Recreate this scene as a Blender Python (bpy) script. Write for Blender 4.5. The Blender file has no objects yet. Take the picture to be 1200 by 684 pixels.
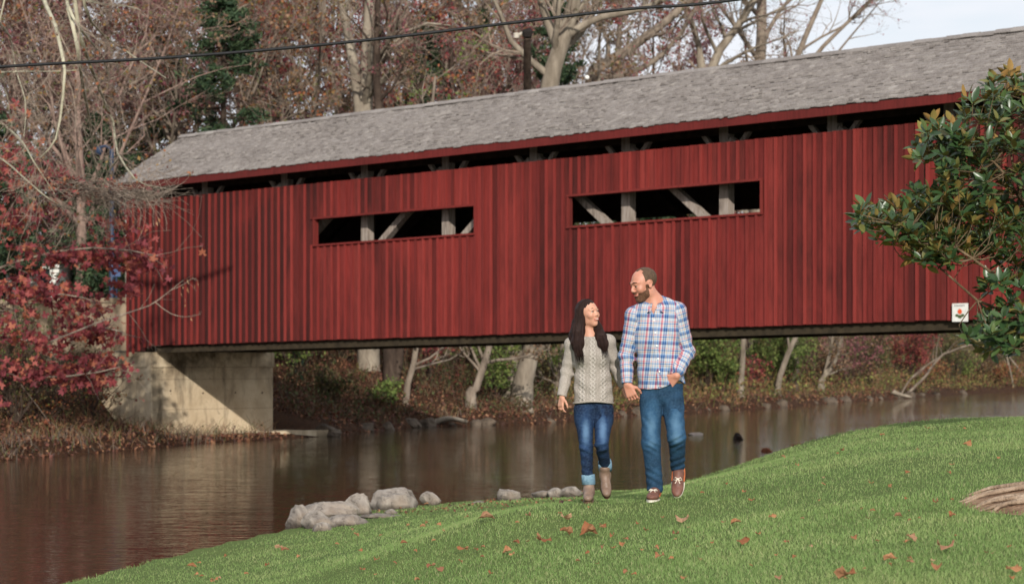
import bpy, math, random
import numpy as np
from mathutils import Vector, Matrix

SC = bpy.context.scene
COL = SC.collection
rng = np.random.default_rng(7)
random.seed(7)

# ------------------------------------------------------------------ camera
CZ, HY, F = 2.2, 425.0, 2833.0          # camera height, horizon row and focal length (photo pixels)
cam_d = bpy.data.cameras.new("camera")
cam = bpy.data.objects.new("camera", cam_d)
COL.objects.link(cam)
cam.location = (0, 0, CZ)
cam.rotation_euler = (math.radians(90), 0, 0)
cam_d.sensor_width = 36.0
cam_d.lens = 85.0
cam_d.shift_y = (HY - 342.0) / 1200.0
cam_d.clip_end = 3000
cam_d.dof.use_dof = True
cam_d.dof.focus_distance = 19.2
cam_d.dof.aperture_fstop = 4.5
SC.camera = cam

# ------------------------------------------------------------------ sun and sky
U = np.array((0.72, -0.695, 0.0))        # along the bridge, towards the right and nearer
N = np.array((0.695, 0.72, 0.0))         # across the bridge, away
U /= np.linalg.norm(U); N /= np.linalg.norm(N)
sd = 1.0 * N - 1.18 * U + np.array((0, 0, -0.62))
SUN = -sd / np.linalg.norm(sd)           # towards the sun
sun_el = math.asin(SUN[2]); sun_az = math.atan2(SUN[0], SUN[1])
ld = bpy.data.lights.new("sun", 'SUN')
ld.energy = 3.5; ld.angle = math.radians(0.6); ld.color = (1.0, 0.945, 0.86)
lo = bpy.data.objects.new("sun", ld); COL.objects.link(lo)
lo.rotation_euler = Vector((-SUN[0], -SUN[1], -SUN[2])).to_track_quat('-Z', 'Y').to_euler()
lo.location = (0, -20, 40)

world = bpy.data.worlds.new("World"); SC.world = world; world.use_nodes = True
wt = world.node_tree; wt.nodes.clear()
wn = wt.nodes.new
sky = wn("ShaderNodeTexSky"); sky.sky_type = 'NISHITA'; sky.sun_disc = False
sky.sun_elevation = sun_el; sky.sun_rotation = sun_az
sky.air_density = 1.0; sky.dust_density = 0.4; sky.ozone_density = 1.0
bg = wn("ShaderNodeBackground"); bg.inputs[1].default_value = 0.088
out = wn("ShaderNodeOutputWorld")
tc = wn("ShaderNodeTexCoord"); mp = wn("ShaderNodeMapping"); mp.inputs['Scale'].default_value = (2.2, 2.2, 9.0)
nz = wn("ShaderNodeTexNoise"); nz.inputs['Scale'].default_value = 1.6; nz.inputs['Detail'].default_value = 6
cr = wn("ShaderNodeValToRGB"); cr.color_ramp.elements[0].position = 0.25; cr.color_ramp.elements[1].position = 0.52
mx = wn("ShaderNodeMix"); mx.data_type = 'RGBA'
mx.inputs['B'].default_value = (8.6, 8.9, 9.5, 1)
wt.links.new(tc.outputs['Generated'], mp.inputs['Vector']); wt.links.new(mp.outputs[0], nz.inputs['Vector'])
wt.links.new(nz.outputs['Fac'], cr.inputs[0]); wt.links.new(cr.outputs[0], mx.inputs['Factor'])
wt.links.new(sky.outputs[0], mx.inputs['A']); wt.links.new(mx.outputs['Result'], bg.inputs[0])
wt.links.new(bg.outputs[0], out.inputs[0])

SC.view_settings.view_transform = 'Standard'
SC.view_settings.look = 'None'
SC.view_settings.exposure = 0.25
SC.view_settings.gamma = 1.0
SC.cycles.max_bounces = 6
SC.cycles.transparent_max_bounces = 8

# ------------------------------------------------------------------ helpers
def at(px, py, Y):
    """the point at distance Y seen at (px, py) of the photograph"""
    return np.array(((px - 600.0) / F * Y, Y, CZ + (HY - py) / F * Y))

def root(name, loc, label, cat, group=None):
    o = bpy.data.objects.new(name, None); COL.objects.link(o)
    o.location = [float(c) for c in loc]; o.empty_display_size = 0.3
    o['label'] = label; o['category'] = cat
    if group: o['group'] = group
    return o

def tag(o, label=None, cat=None, group=None, kind=None):
    for k, v in (('label', label), ('category', cat), ('group', group), ('kind', kind)):
        if v: o[k] = v
    return o

ABS = {}
def mesh_data(name, V, Fc, mat=None, smooth=False):
    """V (n,3) array; Fc: one (m,k) int array, or a list of such arrays"""
    me = bpy.data.meshes.new(name)
    V = np.asarray(V, dtype=np.float32)
    if isinstance(Fc, list) and isinstance(Fc[0], tuple): Fc = np.array(Fc)
    groups = Fc if isinstance(Fc, list) else [Fc]
    groups = [np.asarray(g, dtype=np.int32) for g in groups if len(g)]
    tot = sum(g.size for g in groups); nf = sum(len(g) for g in groups)
    me.vertices.add(len(V)); me.vertices.foreach_set('co', V.ravel())
    me.loops.add(tot); me.loops.foreach_set('vertex_index', np.concatenate([g.ravel() for g in groups]))
    starts = []; c = 0
    for g in groups:
        starts.append(c + np.arange(len(g)) * g.shape[1]); c += g.size
    me.polygons.add(nf); me.polygons.foreach_set('loop_start', np.concatenate(starts).astype(np.int32))
    me.polygons.foreach_set('use_smooth', np.full(nf, smooth))
    me.update(calc_edges=True)
    if mat is not None: me.materials.append(mat)
    return me

def obj(name, V, Fc, mat=None, parent=None, smooth=False, origin=None):
    V = np.asarray(V, dtype=np.float64)
    if parent is not None:
        pw = ABS.get(parent.name)
        if pw is None: pw = np.array(parent.location); ABS[parent.name] = pw
        org = pw if origin is None else np.asarray(origin, float)
        loc = org - pw
    else:
        org = np.zeros(3) if origin is None else np.asarray(origin, float); loc = org
    me = mesh_data(name, V - org, Fc, mat, smooth)
    o = bpy.data.objects.new(name, me); COL.objects.link(o)
    o.location = loc.tolist()
    if parent is not None: o.parent = parent
    ABS[o.name] = org
    return o

class MB:
    """collects simple solids into one mesh"""
    def __init__(s): s.V = []; s.Q = []; s.T = []; s.n = 0
    def add(s, V, Q=None, T=None):
        V = np.asarray(V, float)
        if Q is not None and len(Q): s.Q.append(np.asarray(Q) + s.n)
        if T is not None and len(T): s.T.append(np.asarray(T) + s.n)
        s.V.append(V); s.n += len(V)
    BQ = np.array([(0,2,3,1),(4,5,7,6),(0,1,5,4),(2,6,7,3),(0,4,6,2),(1,3,7,5)])
    def box(s, o, a, b, c):
        """corner o and three edge vectors"""
        o, a, b, c = (np.asarray(k, float) for k in (o, a, b, c))
        V = [o + i*a + j*b + k*c for k in (0,1) for j in (0,1) for i in (0,1)]
        Q = s.BQ
        if np.dot(np.cross(a, b), c) < 0: Q = Q[:, ::-1]
        s.add(V, Q)
    def bar(s, p, q, w, h, up=(0,0,1)):
        p = np.asarray(p, float); q = np.asarray(q, float); d = q - p
        u = np.cross(d, up); u /= np.linalg.norm(u); v = np.cross(u, d); v /= np.linalg.norm(v)
        s.box(p - u*w/2 - v*h/2, u*w, v*h, d)
    def tube(s, P, R, sides=8, cap=True):
        V, Q = tube_mesh(np.asarray([P], float), np.asarray([R], float), sides)
        T = None
        s.add(V, Q)
        if cap:
            K = len(P)
            for k0, rev in ((0, True), (K-1, False)):
                ring = np.asarray(V).reshape(K, sides, 3)[k0]
                c = ring.mean(0); VV = np.vstack([ring, c]); i = np.arange(sides); j = (i+1) % sides
                s.add(VV, None, np.stack([j if rev else i, i if rev else j, np.full(sides, sides)], 1))
    def build(s, name, mat, parent=None, smooth=False, origin=None):
        fc = []
        if s.Q: fc.append(np.concatenate(s.Q))
        if s.T: fc.append(np.concatenate(s.T))
        return obj(name, np.concatenate(s.V), fc, mat, parent, smooth, origin)

def tube_mesh(P, R, sides):
    """P (n,K,3) polylines, R (n,K) radii -> vertices, quads"""
    n, K, _ = P.shape
    Tn = np.gradient(P, axis=1) if K > 2 else np.repeat(P[:, 1:] - P[:, :1], 2, 1)
    Tn = Tn / (np.linalg.norm(Tn, axis=2, keepdims=True) + 1e-9)
    mean = Tn.mean(1); mean /= np.linalg.norm(mean, axis=1, keepdims=True) + 1e-9
    ref = np.where(np.abs(mean[:, 2:3]) > 0.8, np.array([[1.0, 0.13, 0]]), np.array([[0, 0.1, 1.0]]))
    ref = np.repeat(ref[:, None], K, 1)
    A = np.cross(Tn, ref); A /= np.linalg.norm(A, axis=2, keepdims=True) + 1e-9
    B = np.cross(Tn, A)
    ang = np.arange(sides) / sides * 2 * np.pi
    V = P[:, :, None] + R[:, :, None, None] * (np.cos(ang)[None, None, :, None] * A[:, :, None] + np.sin(ang)[None, None, :, None] * B[:, :, None])
    idx = np.arange(n * K * sides).reshape(n, K, sides)
    a = idx[:, :-1]; b = idx[:, 1:]
    Q = np.stack([a, np.roll(a, -1, 2), np.roll(b, -1, 2), b], -1).reshape(-1, 4)
    return V.reshape(-1, 3), Q

def unit(v): return v / (np.linalg.norm(v, axis=-1, keepdims=True) + 1e-9)

def leaf_cloud(C, size, rs, aspect=1.0, up=0.0, dirs=None, bend=0.0, fold=True):
    """C (n,3): one leaf-like rhombic blade (two tilted halves) at each point"""
    n = len(C)
    a = unit(rs.normal(size=(n, 3))) if dirs is None else unit(dirs)
    nr = unit(rs.normal(size=(n, 3)) + np.array((0, 0, up)))
    b = unit(np.cross(nr, a)); nr = np.cross(a, b)
    s = size * rs.uniform(0.6, 1.25, (n, 1))
    w = s * aspect * 0.5
    p0 = C - a * s * 0.5; p3 = C + a * s * 0.5 - nr * s * bend
    l = C + b * w + nr * w * 0.35; r = C - b * w + nr * w * 0.35
    V = np.stack([p0, l, p3, r], 1).reshape(-1, 3)
    i = np.arange(n)[:, None] * 4
    T = np.concatenate([i + np.array([[0, 1, 2]]), i + np.array([[0, 2, 3]])], 1).reshape(-1, 3)
    return V, T

def path(pts, K):
    """smooth resample of a polyline"""
    pts = np.asarray(pts, float); t = np.linspace(0, len(pts) - 1, K); o = []
    n = len(pts)
    for x in t:
        i = min(int(x), n - 2); f = x - i
        p0, p1, p2, p3 = pts[max(i-1, 0)], pts[i], pts[i+1], pts[min(i+2, n-1)]
        o.append(0.5 * (2*p1 + (p2-p0)*f + (2*p0-5*p1+4*p2-p3)*f*f + (3*p1-p0-3*p2+p3)*f**3))
    return np.array(o)

def add_tubes(acc, P, R, sides):
    V, Q = tube_mesh(P, R, sides); acc.append((V, Q))
def join(acc):
    V = np.concatenate([a[0] for a in acc]); o = 0; Q = []
    for v, q in acc: Q.append(q + o); o += len(v)
    return V, np.concatenate(Q)

# ------------------------------------------------------------------ materials
def lin(h):
    c = [int(h[i:i+2], 16) / 255 for i in (0, 2, 4)]
    return tuple(((x / 12.92) if x <= 0.04045 else ((x + 0.055) / 1.055) ** 2.4) for x in c) + (1.0,)

class M:
    """small node-material builder"""
    def __init__(s, name, rough=0.8, spec=0.3):
        s.m = bpy.data.materials.new(name); s.m.use_nodes = True
        s.t = s.m.node_tree; s.p = s.t.nodes['Principled BSDF']
        s.p.inputs['Roughness'].default_value = rough
        s.p.inputs['Specular IOR Level'].default_value = spec
    def n(s, typ, **kw):
        x = s.t.nodes.new(typ)
        for k, v in kw.items(): setattr(x, k, v)
        return x
    def l(s, a, b): s.t.links.new(a, b)
    def coord(s, kind='Object', scale=(1, 1, 1)):
        tc = s.n('ShaderNodeTexCoord'); mp = s.n('ShaderNodeMapping'); mp.inputs['Scale'].default_value = scale
        s.l(tc.outputs[kind], mp.inputs[0]); return mp.outputs[0]
    def noise(s, scale, detail=4, vec=None, rough=0.55, dist=0.0):
        x = s.n('ShaderNodeTexNoise'); x.inputs['Scale'].default_value = scale; x.inputs['Detail'].default_value = detail
        x.inputs['Roughness'].default_value = rough; x.inputs['Distortion'].default_value = dist
        if vec is not None: s.l(vec, x.inputs['Vector'])
        return x.outputs['Fac']
    def ramp(s, fac, stops, interp='LINEAR'):
        x = s.n('ShaderNodeValToRGB'); e = x.color_ramp.elements; x.color_ramp.interpolation = interp
        while len(e) < len(stops): e.new(0.5)
        for el, (p, c) in zip(e, stops):
            el.position = p; el.color = lin(c) if isinstance(c, str) else ((c[0], c[1], c[2], 1) if not np.isscalar(c) else (c, c, c, 1))
        s.l(fac, x.inputs[0]); return x.outputs[0]
    def mix(s, fac, a, b, mode='MIX'):
        x = s.n('ShaderNodeMix', data_type='RGBA', blend_type=mode)
        for v, k in ((fac, 'Factor'), (a, 'A'), (b, 'B')):
            if isinstance(v, (int, float)): x.inputs[k].default_value = v
            elif isinstance(v, (tuple, list)): x.inputs[k].default_value = v
            elif isinstance(v, str): x.inputs[k].default_value = lin(v)
            else: s.l(v, x.inputs[k])
        return x.outputs['Result']
    def math(s, op, a, b=0.0):
        x = s.n('ShaderNodeMath', operation=op)
        for i, v in enumerate((a, b)):
            if isinstance(v, (int, float)): x.inputs[i].default_value = v
            else: s.l(v, x.inputs[i])
        return x.outputs[0]
    def color(s, c):
        if isinstance(c, str): s.p.inputs['Base Color'].default_value = lin(c)
        elif isinstance(c, tuple): s.p.inputs['Base Color'].default_value = c
        else: s.l(c, s.p.inputs['Base Color'])
        return s
    def bump(s, h, strength=0.5, dist=0.02):
        b = s.n('ShaderNodeBump'); b.inputs['Strength'].default_value = strength; b.inputs['Distance'].default_value = dist
        s.l(h, b.inputs['Height']); s.l(b.outputs[0], s.p.inputs['Normal']); return s
    def trans(s, col, amt=0.35):
        """leaf: part of the light passes through"""
        tr = s.n('ShaderNodeBsdfTranslucent'); ms = s.n('ShaderNodeMixShader'); ms.inputs[0].default_value = amt
        o = s.t.nodes['Material Output']
        if isinstance(col, str): tr.inputs[0].default_value = lin(col)
        else: s.l(col, tr.inputs[0])
        s.l(s.p.outputs[0], ms.inputs[1]); s.l(tr.outputs[0], ms.inputs[2]); s.l(ms.outputs[0], o.inputs[0]); return s
    def island(s):
        return s.n('ShaderNodeNewGeometry').outputs['Random Per Island']
    def objrand(s):
        return s.n('ShaderNodeObjectInfo').outputs['Random']
    def sep(s, vec):
        x = s.n('ShaderNodeSeparateXYZ'); s.l(vec, x.inputs[0]); return x.outputs

def leaf_mat(name, cols, tr=0.3, rough=0.6, spec=0.25, clump=0.0):
    m = M(name, rough, spec)
    n = len(cols); c = m.ramp(m.island(), [((i + 0.0) / n, k) for i, k in enumerate(cols)], 'CONSTANT' if n > 3 else 'LINEAR')
    m.color(c)
    if tr: m.trans(c, tr)
    return m.m

def noise_mat(name, stops, scale=3.0, detail=6, rough=0.85, bump=0.4, bscale=None, dist=0.02, squash=(1,1,1), spec=0.25):
    m = M(name, rough, spec); v = m.coord('Object', squash)
    m.color(m.ramp(m.noise(scale, detail, v), stops))
    if bump: m.bump(m.noise(bscale or scale * 4, 5, v), bump, dist)
    return m.m
# ------------------------------------------------------------------ terrain
S_NEAR = np.array([(-30,-30),(-11,-6),(-8.2,6),(-6.4,13),(-5.3,18),(-4.55,24),(-3.7,29),(-2.96,32.3),(-2.2,36.5),(-0.3,39.2),(1.3,40.0),(2.6,39.0),
                   (3.9,40.5),(5.4,45.5),(6.9,50),(9,54),(13,59),(22,66),(40,78),(80,100),(220,170)], float)
S_FAR = np.array([(-220,-40),(-60,26),(-25,41),(-13.8,49),(-11.5,54.2),(-9.6,61),(-8.65,66.0),(-7.2,69.0),(-5.6,72.5),(-4.6,77.5),(-3.3,83),(0.6,86.6),(5,100.5),
                  (12.5,117.6),(19.5,138),(28,160),(40,189),(51,207),(90,250),(300,420)], float)

def sdist(P, S):
    """signed distance to an open polyline (left of its direction is positive) and the arc parameter"""
    P = np.asarray(P, float); best = np.full(len(P), 1e9); sg = np.zeros(len(P)); tt = np.zeros(len(P))
    for i in range(len(S) - 1):
        a, b = S[i], S[i+1]; d = b - a; L = d @ d
        t = np.clip(((P - a) @ d) / L, 0, 1); c = a + t[:, None] * d; v = P - c
        r = np.hypot(v[:, 0], v[:, 1]); m = r < best
        s = np.sign(d[0] * v[:, 1] - d[1] * v[:, 0])
        best = np.where(m, r, best); sg = np.where(m, s, sg); tt = np.where(m, i + t, tt)
    return best * sg, tt

def vnoise(x, y, s, seed=0):
    """cheap smooth noise, about -1..1"""
    k = np.random.default_rng(seed); r = np.zeros_like(x, dtype=float)
    for i in range(5):
        a = k.uniform(0, 2*np.pi); f = s * k.uniform(0.6, 1.7)
        r = r + np.sin((x*np.cos(a) + y*np.sin(a)) * f + k.uniform(0, 6.28) + 1.3*np.sin((x*np.sin(a) - y*np.cos(a)) * f * 0.7 + k.uniform(0, 6)))
    return r / 3.2

def sm(x): x = np.clip(x, 0, 1); return x*x*(3-2*x)

DIRT = (3.45, 15.0, 0.64, 1.1)                  # bare root mound: centre and half sizes
def lawn_z(X, Y):
    X = np.asarray(X, float); Y = np.asarray(Y, float); sh = X.shape
    d, t = sdist(np.stack([X.ravel(), Y.ravel()], 1), S_NEAR); d = -d
    k = sm((t - 10.2) / 2.0)                      # 0 along the low front shore, 1 along the far steep bank
    za = 1.42 * sm((d + 0.1) / 9.6) + 0.012 * np.clip(d, 0, 60)
    zb = 0.62 * sm(d / 2.0) + 0.42 * sm(d / 7.0) + 0.006 * np.clip(d, 0, 60)
    z = za * (1 - k) + zb * k
    xx = X.ravel(); yy = Y.ravel()
    z = z * (1 - 0.58 * np.exp(-((xx - 1.2) / 1.9)**2 - ((yy - 33.5) / 7.0)**2))
    z = z + 0.15 * np.exp(-((xx + 0.05) / 0.95)**2 - ((yy - 19.3) / 3.5)**2) - 0.045 * np.exp(-((xx - 1.45) / 0.9)**2 - ((yy - 19.2) / 3.0)**2)
    z = z - 0.045 * np.clip(19 - yy, 0, 12) * sm(d / 6)
    z = np.where(d < 0, d * 0.45, z)
    z = np.maximum(z, -1.2) + 0.012 * vnoise(X.ravel(), Y.ravel(), 0.9, 3) * sm(d / 2)
    return z.reshape(sh)

OB = np.array((-10.3, 69.2, 0.0))                # bridge origin: front left corner of the abutment
def bk(s, n, z): return OB + U * s + N * n + np.array((0, 0, z))

def bank_z(X, Y):
    X = np.asarray(X, float); Y = np.asarray(Y, float); sh = X.shape; x = X.ravel(); y = Y.ravel()
    d, t = sdist(np.stack([x, y], 1), S_FAR)
    nn = 0.5 + 0.5 * vnoise(x, y, 0.55, 5)
    z = (0.22 + 0.3 * nn) * sm(d / 0.5) + 2.5 * sm(d / 11.0) * (0.8 + 0.3 * nn) + 0.045 * np.clip(d - 6, 0, 200) + 0.10 * vnoise(x, y, 1.6, 9) * sm(d / 2)
    z = np.where(d < 0, np.maximum(d * 0.5, -1.2), z)
    # keep the foot of the abutment free
    rx = x - OB[0]; ry = y - OB[1]; s = rx * U[0] + ry * U[1]; n = rx * N[0] + ry * N[1]
    keep = sm((s + 3.4) / 2.6) * sm((n + 4.0) / 3.0) * sm((6.3 - n) / 1.4)
    keep = np.where(s > -0.05, sm((n + 3.4) / 2.6) * sm((6.3 - n) / 1.4), keep)
    z = z * (1 - keep) + np.minimum(z, 0.12) * keep
    return z.reshape(sh)

def grid_sheet(name, xs, ys, zf, mat, cull=None, kind='structure'):
    X, Y = np.meshgrid(xs, ys, indexing='ij'); Z = zf(X, Y)
    V = np.stack([X, Y, Z], -1).reshape(-1, 3); idx = np.arange(X.size).reshape(X.shape)
    Q = np.stack([idx[:-1, :-1], idx[1:, :-1], idx[1:, 1:], idx[:-1, 1:]], -1).reshape(-1, 4)
    if cull is not None:
        Q = Q[cull(V[Q].mean(1))]
        used, inv = np.unique(Q, return_inverse=True); V = V[used]; Q = inv.reshape(Q.shape)
    return tag(obj(name, V, Q, mat, smooth=True), kind=kind)

if __name__ != "offline":
    m = M("lawn_soil", 0.95, 0.1); v = m.coord('Object')
    m.color(m.mix(m.noise(0.35, 4, v), m.ramp(m.noise(28, 5, v), [(0.3, '3c4a2a'), (0.55, '52653a'), (0.8, '667446')]), m.ramp(m.noise(40, 5, v), [(0.3, '4a5c2c'), (0.7, '7d8a4c')])))
    MAT_lawn = m.bump(m.noise(60, 4, v), 0.8, 0.03).m
    m = M("leaf_litter_ground", 0.95, 0.1); v = m.coord('Object')
    m.color(m.ramp(m.noise(7, 8, v, 0.7), [(0.25, '211914'), (0.42, '38291f'), (0.55, '503626'), (0.68, '403524'), (0.8, '5e4630')]))
    MAT_litter_ground = m.bump(m.noise(25, 6, v), 1.0, 0.08).m
    xs = np.concatenate([np.arange(-30, -12, 1.5), np.arange(-12, 24, 0.25), np.arange(24, 60, 2), np.arange(60, 260, 20)])
    ys = np.concatenate([np.arange(-30, 4, 2), np.arange(4, 62, 0.3), np.arange(62, 110, 2), np.arange(110, 200, 15)])
    grid_sheet('lawn', xs, ys, lawn_z, MAT_lawn, cull=lambda c: c[:, 2] > -1.0)
    xs = np.concatenate([np.arange(-300, -60, 20), np.arange(-60, -20, 2), np.arange(-20, 22, 0.45), np.arange(22, 70, 1.2), np.arange(70, 420, 20)])
    ys = np.concatenate([np.arange(-40, 40, 6), np.arange(40, 48, 1), np.arange(48, 100, 0.45), np.arange(100, 200, 1.3), np.arange(200, 520, 16)])
    grid_sheet('river_bank', xs, ys, bank_z, MAT_litter_ground, cull=lambda c: c[:, 2] > -1.0)

    # river: dark water with wind ripples
    m = M("river_water", 0.03, 0.5); v = m.coord('Object', (1.0, 1.0, 1.0))
    m.color(m.ramp(m.noise(0.15, 3, v), [(0.3, '2a2216'), (0.7, '382c1e')]))
    m.p.inputs['IOR'].default_value = 1.33
    v2 = m.coord('Object', (1.3, 3.4, 1.0))
    h = m.math('ADD', m.noise(1.5, 3, v2, 0.5, 0.8), m.math('MULTIPLY', m.noise(0.45, 2, v2), 1.0))
    calm = m.ramp(m.noise(0.09, 2, v), [(0.35, 0.45), (0.65, 1.0)])
    b = m.n('ShaderNodeBump'); b.inputs['Distance'].default_value = 0.014
    m.l(calm, b.inputs['Strength']); m.l(h, b.inputs['Height']); m.l(b.outputs[0], m.p.inputs['Normal'])
    V = [(-320, -60, 0), (420, -60, 0), (420, 540, 0), (-320, 540, 0)]
    tag(obj('river', V, [(0, 1, 2, 3)], m.m), kind='structure')
    V = [(-2000, -1500, -1.3), (2000, -1500, -1.3), (2000, 2500, -1.3), (-2000, 2500, -1.3)]
    tag(obj('ground', V, [(0, 1, 2, 3)], MAT_litter_ground), kind='structure')

    # grass: single blades, thinning with distance from the near lawn
    def grass(name, label, n, y0, y1, hgt, seed, cat=None):
        r = np.random.default_rng(seed)
        k = r.uniform(0, 1, n * 2)
        Y = 1 / (1/y1 + k * (1/y0 - 1/y1))                     # more where it is near
        X = (r.uniform(-0.30, 0.36, n * 2)) * Y
        d, t = sdist(np.stack([X, Y], 1), S_NEAR); d = -d
        bare = sm((t - 9.9) / 0.6)
        edge = 0.07 + 0.10 * vnoise(X, Y, 2.0, 4)
        strip = np.where((Y > 27) & (t < 11), 0.9 + 0.5 * vnoise(X, Y, 1.2, 14), 0)
        dm = np.hypot((X - DIRT[0]) / DIRT[2], (Y - DIRT[1]) / DIRT[3]) + 0.1 * vnoise(X, Y, 5, 8)
        ok = (d > edge + strip * r.uniform(0, 1, n * 2)) & (dm > 0.8 + 0.3 * r.uniform(0, 1, n*2))
        X = X[ok][:n]; Y = Y[ok][:n]; nn = len(X)
        Z = lawn_z(X, Y)
        clump = 0.5 + 0.5 * vnoise(X, Y, 3.5, 21)
        h = hgt * r.uniform(0.55, 1.15, nn) * (0.75 + 0.5 * clump)
        w = 0.00145 + 0.00020 * np.clip(Y - 11, 0, 40)
        a = r.uniform(0, 2*np.pi, nn); b = r.uniform(0, 2*np.pi, nn); lean = r.uniform(0.1, 0.75, nn) * h
        P = np.stack([X, Y, Z - 0.005], 1); dx = np.stack([np.cos(a), np.sin(a), 0*a], 1) * w[:, None]
        ln = np.stack([np.cos(b), np.sin(b), 0*b], 1) * lean[:, None]
        up = np.array((0, 0, 1.0))
        mid = P + ln * 0.35 + up * (h * 0.6)[:, None]; tip = P + ln + up * h[:, None]
        nr_ = Y < 16.5
        V1 = np.stack([P - dx, P + dx, mid + dx * 0.8, mid - dx * 0.8, tip], 1)[nr_]; n1 = len(V1)
        i = np.arange(n1)[:, None] * 5; Q = i + np.array([[0, 1, 2, 3]]); T1 = i + np.array([[3, 2, 4]])
        V2 = np.stack([P - dx, P + dx, tip * 0.85 + mid * 0.15], 1)[~nr_]; T2 = np.arange(len(V2))[:, None] * 3 + np.array([[0, 1, 2]]) + n1 * 5
        V = np.concatenate([V1.reshape(-1, 3), V2.reshape(-1, 3)]); T = np.concatenate([T1, T2])
        m = M(name + "_blades", 0.6, 0.25)
        g = m.n('ShaderNodeTexCoord').outputs['Object']
        base = m.ramp(m.island(), [(0.0, '657f46'), (0.3, '779152'), (0.6, '889f60'), (0.84, '9faf72'), (0.92, 'b8af84'), (1.0, 'c6ba94')])
        tone = m.ramp(m.noise(0.9, 3, g), [(0.3, '647e46'), (0.5, '829e5c'), (0.72, 'a6b074')])
        c = m.mix(0.5, base, tone); m.color(c); m.trans(c, 0.35)
        return tag(obj(name, V, [Q, T], m.m), label, 'grass', kind='stuff')
    grass('grass', 'short green lawn grass covering the near river bank', 430000, 9.3, 62, 0.030, 11)
# ------------------------------------------------------------------ bridge materials
def red_paint(name, dark=0.5, tone=1.0):
    m = M(name, 0.85, 0.2); v = m.coord('Object')
    gp_ = m.n('ShaderNodeNewGeometry').outputs['Position']; smp = m.n('ShaderNodeMapping'); smp.inputs['Scale'].default_value = (6, 6, 0.35); m.l(gp_, smp.inputs[0]); streak = smp.outputs[0]
    r = m.objrand()
    geo = m.n('ShaderNodeNewGeometry').outputs['Position']
    s2 = m.n('ShaderNodeMapping'); s2.inputs['Scale'].default_value = (1, 1, 0.35); m.l(geo, s2.inputs[0])
    base = m.ramp(r, [(0.0, '7c2d29'), (0.25, '86332e'), (0.5, '732a27'), (0.75, '8d3832'), (0.9, '692724'), (1.0, '5f2421')])
    # weathering: broad dark stains where the paint has gone, stronger at the left end
    st = m.noise(0.42, 6, s2.outputs[0], 0.65, 0.3)
    px = m.sep(geo)[0]
    left = m.ramp(m.math('DIVIDE', m.math('ADD', px, 12.0), 20.0), [(0.0, 0.24), (0.22, 0.17), (0.36, 0.04), (0.5, 0.0), (0.7, 0.0), (1.0, 0.04)])
    pa = m.ramp(m.math('ADD', st, left), [(0.42, 0.0), (0.66, dark)])
    c = m.mix(pa, base, '2a1a18')
    fine = m.ramp(m.noise(4.0, 6, streak, 0.7), [(0.32, 0.68), (0.56, 1.0)])
    c = m.mix(1.0, c, fine, 'MULTIPLY')
    if tone != 1.0: c = m.mix(1.0, c, (tone, tone, tone, 1.0), 'MULTIPLY')
    m.color(c); m.bump(m.noise(9.0, 4, streak), 0.3, 0.01)
    return m.m
RED = red_paint("weathered_red_boards", 0.82)
RED2 = red_paint("red_batten_paint", 0.15, 1.07)
RED3 = red_paint("red_trim_paint_shaded", 0.3, 0.8)  # weathered trim red; the fascia's shadow is put into its darker tone
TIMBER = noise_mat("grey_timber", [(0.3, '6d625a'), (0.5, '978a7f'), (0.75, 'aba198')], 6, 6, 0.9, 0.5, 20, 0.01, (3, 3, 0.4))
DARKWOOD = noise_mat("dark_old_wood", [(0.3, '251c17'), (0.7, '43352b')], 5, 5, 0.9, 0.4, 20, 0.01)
BEAM = noise_mat("stained_beam_wood", [(0.3, '2e271d'), (0.7, '443a2b')], 5, 5, 0.9, 0.4, 20, 0.01)
m = M("weathered_shingles", 0.9, 0.2); v = m.coord('Object')
c = m.ramp(m.island(), [(0.0, '6c6560'), (0.25, '847d78'), (0.5, '948d88'), (0.75, '78716c'), (1.0, 'aaa39c')])
c = m.mix(0.25, c, m.ramp(m.noise(0.9, 5, v), [(0.3, '56504b'), (0.55, '88817b'), (0.75, 'aaa49c')]))
c = m.mix(0.3, c, m.ramp(m.noise(30, 3, v), [(0.3, '4f4745'), (0.7, 'b0a7a2')]))
m.color(c); m.bump(m.noise(60, 3, v), 0.4, 0.01); SHINGLE = m.m

def conc_mat(name, a, b, c_):
    m = M(name, 0.92, 0.15); v = m.coord('Object'); s = m.coord('Object', (1.2, 1.2, 0.25))
    c = m.ramp(m.noise(1.1, 8, v, 0.65), [(0.28, a), (0.5, b), (0.75, c_)])
    c = m.mix(m.ramp(m.noise(1.6, 6, s, 0.7, 0.5), [(0.50, 0.0), (0.68, 0.7)]), c, '4c4032')
    c = m.mix(m.ramp(m.noise(9.0, 3, v), [(0.66, 0.0), (0.72, 0.45)]), c, '5a4a3b')
    wz_ = m.sep(m.n('ShaderNodeNewGeometry').outputs['Position'])[2]
    damp = m.math('MULTIPLY', m.ramp(m.math('DIVIDE', wz_, 3.0), [(0.0, 0.7), (0.10, 0.0), (0.52, 0.0), (0.78, 1.0)]), m.ramp(m.noise(0.9, 6, v, 0.6, 0.3), [(0.47, 0.0), (0.60, 0.85)]))
    c = m.mix(damp, c, '3a3022')
    m.color(c); m.bump(m.noise(14, 6, v), 0.6, 0.03); return m.m
CONC = conc_mat("stained_concrete", 'a89478', 'bfac90', 'd2c3a8')
CONC_D = conc_mat("damp_concrete", '7d6d58', '998771', 'ad9b82')
WHITE = noise_mat("white_paint", [(0.3, 'cfccc4'), (0.7, 'e4e2dc')], 8, 3, 0.6, 0.1)

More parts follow.
